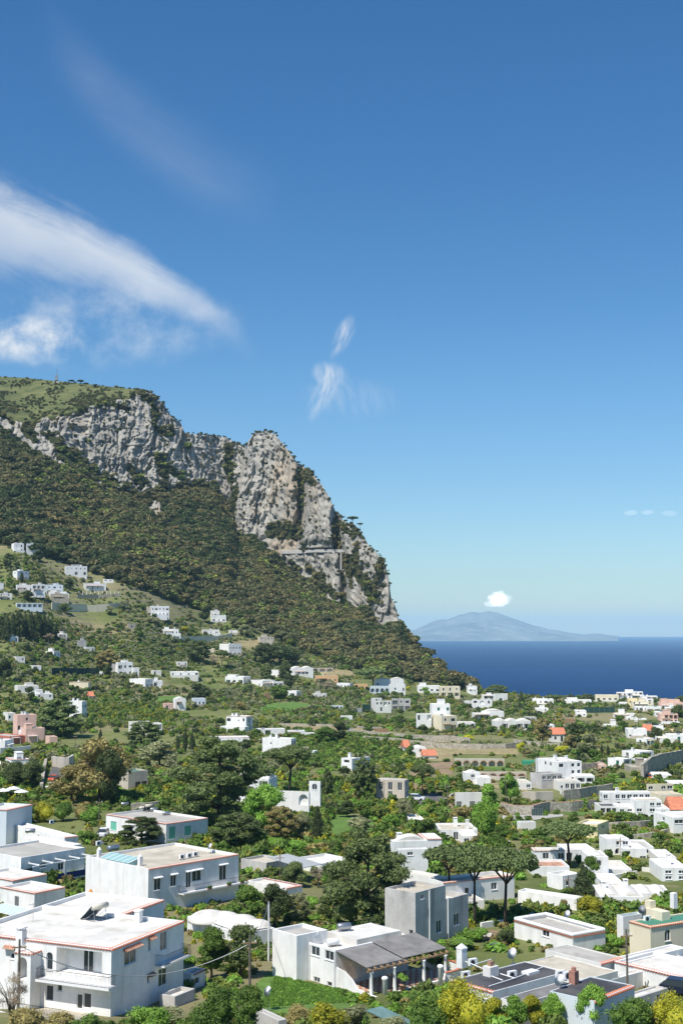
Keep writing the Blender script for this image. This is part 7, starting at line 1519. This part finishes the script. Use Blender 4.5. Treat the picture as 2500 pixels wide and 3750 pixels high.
wallrun('stone wall behind the mint shutter house', [(480, 2965), (540, 2962), (600, 2955)], 22, 'stone'); wallrun('stone wall left of the terraces at the sea end', [(1880, 2720), (1960, 2730), (2050, 2735)], 12, 'stone'); wallrun('low wall beside the parked white car', [(1610, 2945), (1640, 2930), (1660, 2915)], 12, 'stone')
wallrun('tan wall under the arcade terrace', [(1745, 2850), (1830, 2858), (1920, 2858)], 14, 'beige')
for k, (lab, pts_, hp_, m_) in enumerate((('white garden wall right of the lane pine', [(1900, 3130), (1945, 3136)], 16, 'white'), ('white wall along the yard of the red terrace house', [(2070, 3225), (2120, 3215)], 16, 'white'), ('pale wall before the curved gable house', [(2215, 3222), (2330, 3205)], 14, 'white2'), ('white wall below the long plain building', [(1890, 3352), (2000, 3375)], 16, 'white'), ('low white wall in front of the yellow house', [(2195, 3092), (2260, 3090)], 12, 'white'), ('white wall beside the rough garden', [(2350, 3190), (2430, 3200)], 14, 'white2'), ('white wall left of the scalloped parapet building', [(1760, 3400), (1855, 3385)], 20, 'white'), ('white wall of the builders yard under the pines', [(1715, 3425), (1800, 3432)], 14, 'white2'), ('white wall below the fresh green tree', [(1700, 3112), (1800, 3120)], 12, 'white2'), ('white wall at the foot of the apartment house', [(2050, 2908), (2110, 2906)], 10, 'white'), ('grey terrace wall below the cream house', [(2380, 2972), (2460, 2985)], 14, 'stone'), ('white parapet by the lane workshop', [(2400, 2872), (2500, 2868)], 10, 'white'), ('pale wall along the orchard below the orange hut', [(2060, 2668), (2110, 2664)], 8, 'beige'), ('white wall between the stepped house and the stucco house', [(1560, 3205), (1640, 3192)], 16, 'white'), ('white wall above the grey awning', [(1105, 3165), (1200, 3150)], 12, 'white'))): wallrun(lab, pts_, hp_, m_, 0.3, 'garden_parapet', group='garden walls')
# arcaded garden walls
def arcade(label, x0, x1, pyb, hp, n):
    A, B = Vector(gpt(x0, pyb)), Vector(gpt(x1, pyb)); d = (B - A); d.z = 0; L = d.length; hh = hp * A.y / F; o = thing('garden_arcade', label, 'wall', A, math.atan2(d.y, d.x), 'arcaded garden walls')
    w = L / n; holes = [(w * k + w * 0.14, w * k + w * 0.86, 0.05, hh * 0.72, 'A', 0.45) for k in range(n)]; mb = MB(); facade(mb, (0, 0), (1, 0), (0, 1), L, hh, -1.5, holes); mb.poly([(0, 0, hh), (L, 0, hh), (L, 1.0, hh), (0, 1.0, hh)]); mb.poly([(0, 0, -1.5), (0, 0, hh), (0, 1.0, hh), (0, 1.0, -1.5)]); mb.poly([(L, 1.0, -1.5), (L, 1.0, hh), (L, 0, hh), (L, 0, -1.5)]); mb.poly([(0, 1, hh), (L, 1, hh), (L, 1, -1.5), (0, 1, -1.5)]); mb.build('masonry', M['beige'], o)
    for k in range(n):
        mb = MB(); a, b, r = w * k + w * 0.14, w * k + w * 0.86, w * 0.36; cx = (a + b) / 2; rz = min(r, hh * 0.4); z0 = hh * 0.72 - rz
        for q in range(8):
            t0, t1 = math.pi * q / 8, math.pi * (q + 1) / 8; mb.poly([(cx + (r) * math.cos(t0), -0.06, z0 + rz * math.sin(t0)), (cx + (r + 0.25) * math.cos(t0), -0.06, z0 + (rz + 0.25) * math.sin(t0)), (cx + (r + 0.25) * math.cos(t1), -0.06, z0 + (rz + 0.25) * math.sin(t1)), (cx + r * math.cos(t1), -0.06, z0 + rz * math.sin(t1))][::-1])
        mb.build('arch_ring', M['dark'] if False else M['tileold'], o)
arcade('upper arcaded terrace wall with six arches', 1662, 1846, 2806, 27, 6); arcade('lower arcaded terrace wall behind the vaulted upper room', 1752, 1926, 2852, 24, 5); arcade('short arched wall on the orchard terrace below the wood', 1140, 1220, 2460, 14, 3)
# flat patches of ground
def patch(name, pts, m, lift=0.06, n=24):
    P = [gpt(*p) for p in pts]; bm = bmesh.new(); vs = [bm.verts.new((p[0], p[1], 0)) for p in P]; bm.faces.new(vs); bmesh.ops.triangulate(bm, faces=bm.faces[:])
    for _ in range(4): bmesh.ops.subdivide_edges(bm, edges=[e for e in bm.edges if e.calc_length() > 1.6], cuts=1, use_grid_fill=True); bmesh.ops.triangulate(bm, faces=bm.faces[:])
    for v in bm.verts: v.co.z = float(ground(v.co.x, v.co.y)) + lift
    me = bpy.data.meshes.new(name); bm.to_mesh(me); bm.free(); o = link(name, me, M[m]); prop(o, kind='structure'); return o
for nm_, pl_, mt_, lf_ in PATCH: patch(nm_, pl_, mt_, lf_)
# rows of vegetables and vines
g = np.random.default_rng(3); rp, rs, rk = [], [], []
C0 = Vector(gpt(960, 3690)); C1 = Vector(gpt(1270, 3672)); C2 = Vector(gpt(1010, 3575))
for r_ in range(12):
    for k in range(90):
        t = (k + g.uniform(-0.3, 0.3)) / 90; f_ = r_ / 12; p = C0.lerp(C1, t) + (C2 - C0) * f_ * (1 - 0.55 * t)
        if (r_ > 4 and g.random() < 0.25): continue
        rp.append((p.x + g.normal() * 0.06, p.y + g.normal() * 0.06, float(ground(p.x, p.y)) + 0.05)); rs.append(g.uniform(0.16, 0.32)); rk.append(0 if g.random() < 0.75 else 1)
C, Rr = lobes(5, 0.55, 0.3, 0.35, 0.5, 901); pv = foliage_mesh('vegetable', C, Rr, 90, 0.4, LM['veg'], 902, core=0.7); pv2 = foliage_mesh('vegetable', C, Rr, 90, 0.4, LM['bright'], 903, core=0.7)
prop(scatter('vegetable_rows', np.array(rp), np.array(rs), g.random(len(rp)) * 6.28, np.array(rk), [pv, pv2]), 'rows of low green vegetables beside the pergola house', 'vegetables')
rp, rs = [], []
for (xa, xb, y0, y1, nr) in ((900, 1340, 2640, 2655, 4), (330, 560, 2330, 2420, 16), (560, 740, 2345, 2450, 14), (250, 330, 2300, 2350, 7), (950, 1240, 2596, 2625, 5), (0, 170, 2400, 2470, 8), (1180, 1320, 2615, 2640, 4)):
    for r_ in range(nr):
        yy = y0 + (y1 - y0) * r_ / nr; q0, q1 = Vector(gpt(xa, yy)), Vector(gpt(xb, yy + 3)); n = int((q1 - q0).length / 1.1)
        for k in range(n):
            if g.random() < 0.2: continue
            p = q0.lerp(q1, k / n); rp.append((p.x + g.normal() * 0.1, p.y + g.normal() * 0.25, float(ground(p.x, p.y)) + 0.1)); rs.append(g.uniform(0.4, 0.85))
prop(scatter('vineyard_rows', np.array(rp), np.array(rs), g.random(len(rp)) * 6.28, g.integers(0, 3, len(rp)), [pv, pv2, foliage_mesh('vine', C, Rr, 90, 0.4, LM['shrub'], 905, core=0.7)]), 'rows of vines and vegetables on the hillside terraces', 'vineyard')

# roof equipment
SOUTH = Vector((-0.70, -0.45, 0.0)).normalized()
def dish(p, d, label, face=None, mast=0.9, col='paint'):
    o = thing('satellite_dish', label, 'satellite dish', p, 0.0, 'satellite dishes'); f_ = (face or SOUTH) + Vector((0, 0, 0.55)); q = f_.normalized().to_track_quat('Z', 'Y').to_matrix().to_4x4()
    mb = MB(); mb.tube([(0, 0, -0.15), (0, 0, mast)], 0.035, 6); mb.box(-0.2, -0.2, -0.12, 0.2, 0.2, 0.05); mb.build('mast', M['steel'], o)
    mb = MB(); n = 5; prof = [(d / 2 * k / n + 0.01, 0.16 * d * (k / n) ** 2) for k in range(n + 1)]; T_ = Matrix.Translation((0, 0, mast)) @ q
    mb.lathe(prof, 18, 0, T_); mb.lathe([(r_, z_ - 0.025) for r_, z_ in prof][::-1], 18, 0, T_); mb.build('reflector', M[col], o, True)
    mb = MB(); mb.tube([tuple(T_ @ Vector((0, -d * 0.45, 0.1))), tuple(T_ @ Vector((0, -0.05, d * 0.5)))], 0.018, 5); mb.lathe([(0.05, 0), (0.05, 0.12)], 8, 0, T_ @ Matrix.Translation((0, 0, d * 0.46))); mb.build('feed_arm', M['steel'], o); return o
def aircon(p, rz, label):
    o = thing('air_conditioner', label, 'air conditioner', p, rz, 'roof air conditioners'); mb = MB(); mb.box(-0.42, -0.16, 0.12, 0.42, 0.16, 0.72); mb.build('casing', M['paint'], o)
    mb = MB(); mb.lathe([(0.23, 0), (0.23, 0.012), (0.06, 0.014)], 14, 0, Matrix.Translation((-0.12, -0.165, 0.42)) @ Matrix.Rotation(math.pi / 2, 4, 'X')); mb.build('fan_grille', M['iron'], o)
    for x in (-0.3, 0.3):
        mb = MB(); mb.box(x - 0.04, -0.18, 0.0, x + 0.04, 0.18, 0.12); mb.build('foot', M['steel'], o)
def solar(p, rz, label, L=2.0, tilt=42):
    o = thing('solar_water_heater', label, 'solar heater', p, rz, 'solar water heaters'); t = R(tilt); c, s = math.cos(t), math.sin(t); mb = MB(); w = 1.0
    mb.v += [(-w, 0, 0.12), (w, 0, 0.12), (w, L * c, 0.12 + L * s), (-w, L * c, 0.12 + L * s)]; mb.v += [(v[0], v[1] + 0.08 * s, v[2] - 0.09 * c) for v in mb.v[:4]]
    for q in ((0, 1, 2, 3), (7, 6, 5, 4), (1, 0, 4, 5), (2, 1, 5, 6), (3, 2, 6, 7), (0, 3, 7, 4)): mb.f.append(q); mb.m.append(0)
    mb.build('collector_panel', mat('collector_glass', (0.03, 0.05, 0.06), 0.15, spec=0.6), o)
    mb = MB(); mb.tube([(-w * 0.95, L * c + 0.15, 0.12 + L * s - 0.12), (w * 0.95, L * c + 0.15, 0.12 + L * s - 0.12)], 0.27, 14); mb.build('tank', mat('cream_tank_paint', (0.62, 0.58, 0.48), 0.5), o, True)
    for x in (-w * 0.8, w * 0.8):
        mb = MB(); mb.tube([(x, L * c + 0.3, 0), (x, L * c + 0.1, 0.12 + L * s - 0.3)], 0.03, 5); mb.tube([(x, 0.05, 0.03), (x, L * c + 0.3, 0.03)], 0.03, 5); mb.tube([(x, 0.3, 0.03), (x, L * c + 0.15, 0.8)], 0.02, 5); mb.build('stand', M['steel'], o)
def tank(p, rz, label, L=1.5, r_=0.33, m='steel'):
    o = thing('water_tank', label, 'water tank', p, rz, 'roof water tanks'); mb = MB(); mb.tube([(-L / 2, 0, r_ + 0.12), (-L / 2 + 0.08, 0, r_ + 0.12), (L / 2 - 0.08, 0, r_ + 0.12), (L / 2, 0, r_ + 0.12)], [r_ * 0.8, r_, r_, r_ * 0.8], 16); mb.build('drum', M[m], o, True)
    for x in (-L * 0.3, L * 0.3):
        mb = MB(); mb.box(x - 0.05, -0.25, 0, x + 0.05, 0.25, 0.16); mb.build('saddle', M['steel'], o)
def antenna(p, h, label):
    o = thing('roof_antenna', label, 'antenna', p, 0.7, 'roof antennas'); mb = MB(); mb.tube([(0, 0, -0.1), (0, 0, h)], 0.022, 5); mb.build('mast', M['steel'], o); mb = MB(); mb.tube([(-0.5, 0, h - 0.15), (0.5, 0, h - 0.15)], 0.014, 4)
    for k in range(6): x = -0.45 + 0.18 * k; mb.tube([(x, -0.22, h - 0.15), (x, 0.22, h - 0.15)], 0.01, 4)
    mb.build('elements', M['steel'], o)
solar(h1.roof(322, 3362), R(-125), 'tilted solar water heater on the near white house roof'); antenna(h1.roof(122, 3376), 1.8, 'aerial mast at the chimney of the near white house')
for k, (x, y) in enumerate(((667, 3148), (694, 3143), (716, 3138))): aircon(h2.roof(x, y), R(46), ['leftmost', 'middle', 'rightmost'][k] + ' of three air conditioners on the balcony house roof')
dish(h2.roof(771, 3124), 0.9, 'satellite dish on the flower balcony house roof'); tank(h2.roof(415, 3118), R(46), 'silver water tank at the back of the balcony house', 1.8, 0.4); aircon(h2.roof(362, 3098), R(46), 'air conditioner with dark fan at the back roof corner')
for k, (x, y) in enumerate(((458, 2952), (565, 2972), (610, 2986))): tank(h3.roof(x, y), R(20), ['leftmost', 'middle', 'rightmost'][k] + ' of three steel tanks on the mint shutter house')
solar(h3.roof(508, 2966), R(-130), 'small pale solar panel on the mint shutter house', 1.3, 25); solar(h3.roof(538, 2970), R(-130), 'upright white framed panel on the mint shutter house', 1.3, 60)
tank(h7.roof(112, 3052), R(10), 'silver water tank on the wide flat roof', 1.7, 0.36); aircon(h7.roof(190, 3018), R(50), 'air conditioner on the wide flat roof')
L9 = lambda x, y, z: h9.M @ Vector((h9.a * x, h9.b * y, h9.h + z))
dish(L9(0.12, 0.72, -0.35), 1.0, 'large white dish on the pergola house roof'); tank(L9(0.50, 0.72, 0.36), R(20), 'steel water tank on the pergola house roof', 1.4, 0.36); tank(L9(0.18, 0.40, -0.33), R(20), 'cream water tank in the middle of the pergola house roof', 1.2, 0.34, 'paint')
for k, (x, y) in enumerate(((1730, 3540), (1704, 3588), (1874, 3586), (2050, 3586), (2078, 3590))): aircon(hk.roof(x, y) if k < 3 else hf.roof(x, y), R(30), ['air conditioner near the white chimney pillar on the black roof', 'air conditioner at the left edge of the black roof', 'air conditioner in the middle of the black roof', 'left one of the paired air conditioners behind the brick chimney', 'right one of the paired air conditioners behind the brick chimney'][k])
dish(hk.roof(1878, 3530), 1.05, 'white dish at the back edge of the black roof'); dish(hf.roof(2052, 3632), 1.0, 'white dish left of the brick chimney'); dish(hc.roof(2078, 3378), 0.9, 'dish on the roof with scalloped parapet'); dish(hn.roof(2352, 3362), 1.0, 'grey dish on the green roof', col='shed'); dish(Vector(gpt(983, 3700)), 0.9, 'white dish beside the vegetable garden', mast=1.6); antenna(hk.roof(1808, 3540), 2.2, 'thin aerial on the black roof'); aircon(hn.roof(2368, 3378), R(30), 'air conditioner on the green roof')
def f(): pass
q = hk.M.inverted() @ hk.roof(1796, 3584); mb = MB(); mb.box(q.x - 0.55, q.y - 0.45, hk.h - 0.1, q.x + 0.55, q.y + 0.45, hk.h + 0.75); ch = mk(mb, 'chimney', M['white2'], HK, hk.M)
mb = MB(); mb.box(q.x - 0.22, q.y - 0.2, hk.h + 0.75, q.x + 0.22, q.y + 0.2, hk.h + 1.15); sub(mb, 'chimney_pot', M['tileold'], ch)
q = hk.M.inverted() @ hk.roof(1690, 3532); mb = MB(); mb.box(q.x - 0.35, q.y - 0.35, hk.h - 0.6, q.x + 0.35, q.y + 0.35, hk.h + 1.1); mb.lathe([(0.55, hk.h + 1.1), (0.5, hk.h + 1.2), (0.02, hk.h + 1.55)], 4, 0, Matrix.Translation((q.x, q.y, 0)) @ Matrix.Rotation(math.pi / 4, 4, 'Z')); mk(mb, 'chimney', M['white'], HK, hk.M)
q = hk.M.inverted() @ hk.roof(1941, 3576); mb = MB(); mb.box(q.x - 0.7, q.y - 0.45, hk.h - 0.08, q.x + 0.7, q.y + 0.45, hk.h + 0.15); mk(mb, 'skylight', M['paint'], HK, hk.M)
mb = MB()
for (pa_, pb_) in (((1704, 3536), (1770, 3564)), ((1770, 3564), (1800, 3590)), ((1818, 3578), (1884, 3598)), ((1884, 3598), (1985, 3558)), ((1790, 3628), (1884, 3598)), ((1740, 3546), (1798, 3528)), ((1770, 3580), (1840, 3606))):
    a_, b_ = hk.M.inverted() @ hk.roof(*pa_), hk.M.inverted() @ hk.roof(*pb_); mb.tube([(a_.x, a_.y, hk.h + 0.02), (b_.x, b_.y, hk.h + 0.02)], 0.05, 6)
mk(mb, 'roof_pipes', M['paint'], HK, hk.M)
# flower pots, jar, lamp
def pot(p, label, s=1.0, plant='bright'):
    o = thing('flower_pot', label, 'flower pot', p, 0, 'potted plants'); mb = MB(); mb.lathe([(0.2 * s, 0), (0.28 * s, 0.4 * s), (0.31 * s, 0.42 * s), (0.31 * s, 0.48 * s), (0.24 * s, 0.46 * s)], 12); mb.build('pot', M['tileold'], o, True); c_, r2 = lobes(5, 0.3 * s, 0.3 * s, 0.95 * s, 0.25 * s, 5); me = foliage_mesh('plant', c_, r2, 260, 0.16 * s, LM[plant], 6, core=0.5); link('plant', me, None, o)
T_ = h9.M @ Vector((h9.a * 0.34 + 0.9, -5.0, 0.07)); pot(T_, 'potted green plant on the checkered terrace', 1.1)
pot(h9.M @ Vector((h9.a * 0.9, -3.4, 0.07)), 'leafy potted plant by the curved parapet', 0.9, 'citrus')
mb = MB(); mb.lathe([(0.12, 0), (0.36, 0.25), (0.42, 0.6), (0.3, 0.95), (0.14, 1.1), (0.2, 1.25), (0.14, 1.25)], 14); jar = mb.build('clay_jar', mat('orange_glazed_clay', (0.62, 0.27, 0.06), 0.5), None, True); jar.location = gpt(332, 3302); jar.location.z += 0.4; prop(jar, 'large orange clay jar between the white houses', 'jar')
# cars
def car(px, py, rz, col, label, s=1.0):
    X_, Y_, Z_ = gpt(px, py); o = thing('parked_car', label, 'car', (X_, Y_, Z_ + 0.08), rz, 'parked cars'); m_ = mat('car_paint', col, 0.3, spec=0.5); mb = MB()
    low = [(-2.0, 0.30), (-2.0, 0.72), (-1.15, 0.86), (1.9, 0.90), (2.05, 0.65), (2.05, 0.30)]; n = len(low)
    for y in (-0.82, 0.82): mb.v += [(x, y, z) for x, z in low]
    mb.f += [tuple(range(n)), tuple(range(2 * n - 1, n - 1, -1))] + [(i, n + i, n + (i + 1) % n, (i + 1) % n)[::-1] for i in range(n)]; mb.m += [0] * (n + 2); body = mb.build('body', m_, o)
    up = [(-1.15, 0.862), (-0.45, 1.40), (1.25, 1.42), (1.85, 0.902)]; mb = MB()
    for y, k in ((-0.78, 0.86), (0.78, 0.86)): mb.v += [(x, y * (1.0 if z < 1 else k), z) for x, z in up]
    mb.f += [(0, 1, 2, 3), (7, 6, 5, 4), (0, 4, 5, 1), (2, 6, 7, 3)]; mb.m += [0] * 4; mb.build('windows', M['glass'], o); mb = MB(); mb.box(-0.5, -0.68, 1.402, 1.28, 0.68, 1.45); mb.build('roof', m_, o)
    for x in (-1.3, 1.3):
        for y in (-0.8, 0.8):
            mb = MB(); mb.lathe([(0.12, -0.1), (0.31, -0.1), (0.32, 0.0), (0.31, 0.1), (0.12, 0.1)], 12, 0, Matrix.Translation((x, y, 0.30)) @ Matrix.Rotation(math.pi / 2, 4, 'X')); mb.build('wheel', M['iron'], o)
    for y in (-0.55, 0.55):
        mb = MB(); mb.box(-2.03, y - 0.18, 0.55, -1.995, y + 0.18, 0.7); mb.build('headlight', M['paint'], o)
car(186, 2889, R(80), (0.75, 0.75, 0.75), 'white car descending the steep road'); car(196, 2860, R(80), (0.75, 0.10, 0.03), 'red car behind the white car on the steep road'); car(1523, 2932, R(165), (0.78, 0.78, 0.78), 'white car parked beside the dark umbrella pine'); car(377, 3064, R(85), (0.75, 0.76, 0.78), 'white car behind the blue railing house'); car(2372, 2855, R(80), (0.75, 0.16, 0.02), 'orange vehicle in the lane by the cutting wall'); car(2496, 3646, R(150), (0.015, 0.02, 0.045), 'dark blue car at the right border')
# parasols
for k, (x, y) in enumerate(((12, 2932), (50, 2924), (78, 2936))):
    o = thing('parasol', ['leftmost', 'tallest middle', 'rightmost'][k] + ' white parasol of the garden restaurant', 'parasol', gpt(x, y), 0, 'white parasols'); mb = MB(); mb.tube([(0, 0, -0.2), (0, 0, 2.5)], 0.04, 6); mb.build('pole', M['wood'], o); mb = MB(); mb.lathe([(1.7, 2.2), (1.72, 2.25), (0.9, 2.6), (0.05, 2.85)], 8); mb.build('canopy', M['paint'], o)
# pergola columns of the hillside villa
for k in range(11):
    px = 290 + 14.5 * k; X_, Y_, Z_ = gpt(px, 2178); mb = MB(); mb.tube([(0, 0, -1), (0, 0, 2.6)], 0.28, 8); mb.lathe([(0.4, 2.6), (0.4, 2.8)], 8); o = mb.build('garden_column', M['white']); o.location = (X_, Y_, Z_); prop(o, f'white column of the long hillside pergola', 'column', 'white columns of the hillside pergola')
# sheds, tennis netting
def shed(label, xc, yb, yt, xl, xr, rot, m='shed', roofm='roofg'):
    r_ = house(label, xc, yb, yt, xl, xr, rot, 'white2', 'grey', ['..'], (), 4.0, name='shed', cat='shed', group='garden sheds', near=False, roofmat=roofm)
    for o in r_.children:
        if o.name.startswith('wall'): o.data.materials[0] = M[m]
shed('small grey metal shed on the dry terrace', 1271, 2682, 2665, 1269, 1292, 20); shed('long plank shed with pale roof on the dry terrace', 1370, 2690, 2668, 1368, 1420, 10, 'wood', 'roofg'); shed('dark netted shed beside the weathered house', 1327, 2606, 2580, 1325, 1356, 8, 'net', 'net'); shed('pair of grey tin sheds in the gardens', 1290, 2606, 2594, 1288, 1324, 8, 'shed', 'shed'); shed('yellow plank hut below the dark clump', 970, 2560, 2540, 968, 992, 14, 'wood', 'roofb'); shed('green tarpaulin shed on the orchard terrace', 1916, 2802, 1 + 2786, 1914, 1952, 8, 'greensheet', 'canvas'); shed('orange roofed hut among trees near the sea', 2070, 2656, 2634, 2068, 2096, 8, 'wood', 'tile'); shed('grey open shelter in the garden below the lane', 1905, 3040, 3012, 1880, 1948, 20, 'white2', 'shed')
for (lab, xa, xb, yb_, hp) in (('dark green netting fence of the sports ground by the rim', 2135, 2250, 2610, 20), ('dark green hedge-like netting on the left slope', 190, 365, 2470, 24), ('dark netting screen above the garden shelter', 1946, 1984, 2988, 24)):
    A, B = Vector(gpt(xa, yb_)), Vector(gpt(xb, yb_)); o = thing('netting_fence', lab, 'fence', A, 0.0, 'netting fences'); hh = hp * A.y / F; d = B - A; nrm = Vector((-d.y, d.x, 0)).normalized() * 0.03; mb = MB(); mb.poly([(0, 0, -0.3), d + Vector((0, 0, -0.3)), d + Vector((0, 0, hh)), (0, 0, hh)]); mb.poly([nrm + Vector((0, 0, hh)), nrm + d + Vector((0, 0, hh)), nrm + d + Vector((0, 0, -0.3)), nrm + Vector((0, 0, -0.3))]); mb.build('net', M['net'], o)
    for k in range(7):
        mb = MB(); p = d * (k / 6); mb.tube([p + Vector((0, 0, -0.5)), p + Vector((0, 0, hh + 0.2))], 0.06, 5); mb.build('post', M['steel'], o)
# viaduct on the cliff road
def mt(px, py, out=0.0):
    j = int(round((px + 300) / 3)); i = int(np.argmin(np.abs(MT_PY[:, j] - py))); return at(px, py, MT_P[i, j, 1] - out)
VY_ = [mt(x, 2024) for x in range(1045, 1262, 24)]; base = Vector(VY_[0]); o = thing('viaduct', 'pale concrete road viaduct clinging to the cliff', 'viaduct', base)
Yd = min(v[1] for v in VY_) - 1.0; mb = MB(); pts = [(x, 2022 - (6 if x > 1120 else 3) * min(1, (x - 1030) / 120)) for x in range(1032, 1265, 12)]
ring = []
for (x, y) in pts:
    Yq = float(np.interp(x, range(1045, 1262, 24), [v[1] for v in VY_])) - 3.0; p = Vector(at(x, y, Yq)) - base; ring.append(p)
for p, q in zip(ring[:-1], ring[1:]):
    for (z0_, z1_, y0_, y1_) in ((-1.6, 0, 0, 7), (0.002, 1.0, 0, 0.4)): mb.poly([p + Vector((0, y0_, z0_)), q + Vector((0, y0_, z0_)), q + Vector((0, y0_, z1_)), p + Vector((0, y0_, z1_))]); mb.poly([p + Vector((0, y0_, z1_)), q + Vector((0, y0_, z1_)), q + Vector((0, y1_, z1_)), p + Vector((0, y1_, z1_))]); mb.poly([p + Vector((0, y1_, z0_)), q + Vector((0, y1_, z0_)), q + Vector((0, y0_, z0_)), p + Vector((0, y0_, z0_))])
conc = mat('pale_concrete', (0.50, 0.48, 0.44), 0.9, 0.1, 0.5); mb.build('deck', conc, o)
for px in (1234, 1241, 1247):
    k = int(np.argmin([abs(pp[0] - px) for pp in pts])); p = ring[k]; mb = MB(); hgt = 60 * (base.y) / F; mb.box(p.x - 0.7, p.y + 0.3, p.z - 1.6 - hgt, p.x + 0.7, p.y + 1.9, p.z - 1.62); mb.build('pier', conc, o)
# radio mast on the summit
Ym = RY(208, 1400) - 4; p = Vector(at(208, 1403, Ym)); hm = float(at(208, 1350, Ym)[2]) - p.z; o = thing('radio_mast', 'grey radio mast with dishes on the summit skyline', 'mast', p); mb = MB()
for (dx, dy) in ((-1, -1), (1, -1), (1, 1), (-1, 1)): mb.tube([(dx * 1.8, dy * 1.8, -3), (dx * 0.9, dy * 0.9, hm * 0.55)], 0.22, 5)
for k in range(6):
    z_ = hm * 0.55 * k / 6; w_ = 1.8 - 0.9 * k / 6; w2 = 1.8 - 0.9 * (k + 1) / 6; z2_ = hm * 0.55 * (k + 1) / 6
    for s_ in (-1, 1): mb.tube([(-w_, s_ * w_, z_), (w2, s_ * w2, z2_)], 0.12, 4); mb.tube([(w_, s_ * w_, z_), (-w2, s_ * w2, z2_)], 0.12, 4)
mb.build('lattice', M['steel'], o); mb = MB(); mb.tube([(0, 0, hm * 0.5), (0, 0, hm * 1.0)], 0.3, 6); mb.build('aerial', M['steel'], o)
for k in range(4):
    mb = MB(); mb.tube([(-1.6, -1.2 + 0.2 * k, hm * (0.2 + 0.1 * k)), (1.6, -1.2 + 0.2 * k, hm * (0.2 + 0.1 * k))], 0.55, 10); mb.build('antenna_drum', M['shed'], o)
mb = MB(); mb.box(-3.4, -2.4, -4, 3.4, 2.4, 1.6); mb.build('hut', M['grey'], o)
# chapel-like white houses on the cliff shoulder
YK = RY(1248, 1915); hz = house('tiny white house on the cliff shoulder under pines', 1246, 1922, 1904, 1244, 1257, 6, Rw=['s'], depth=5, Y=YK - 1)
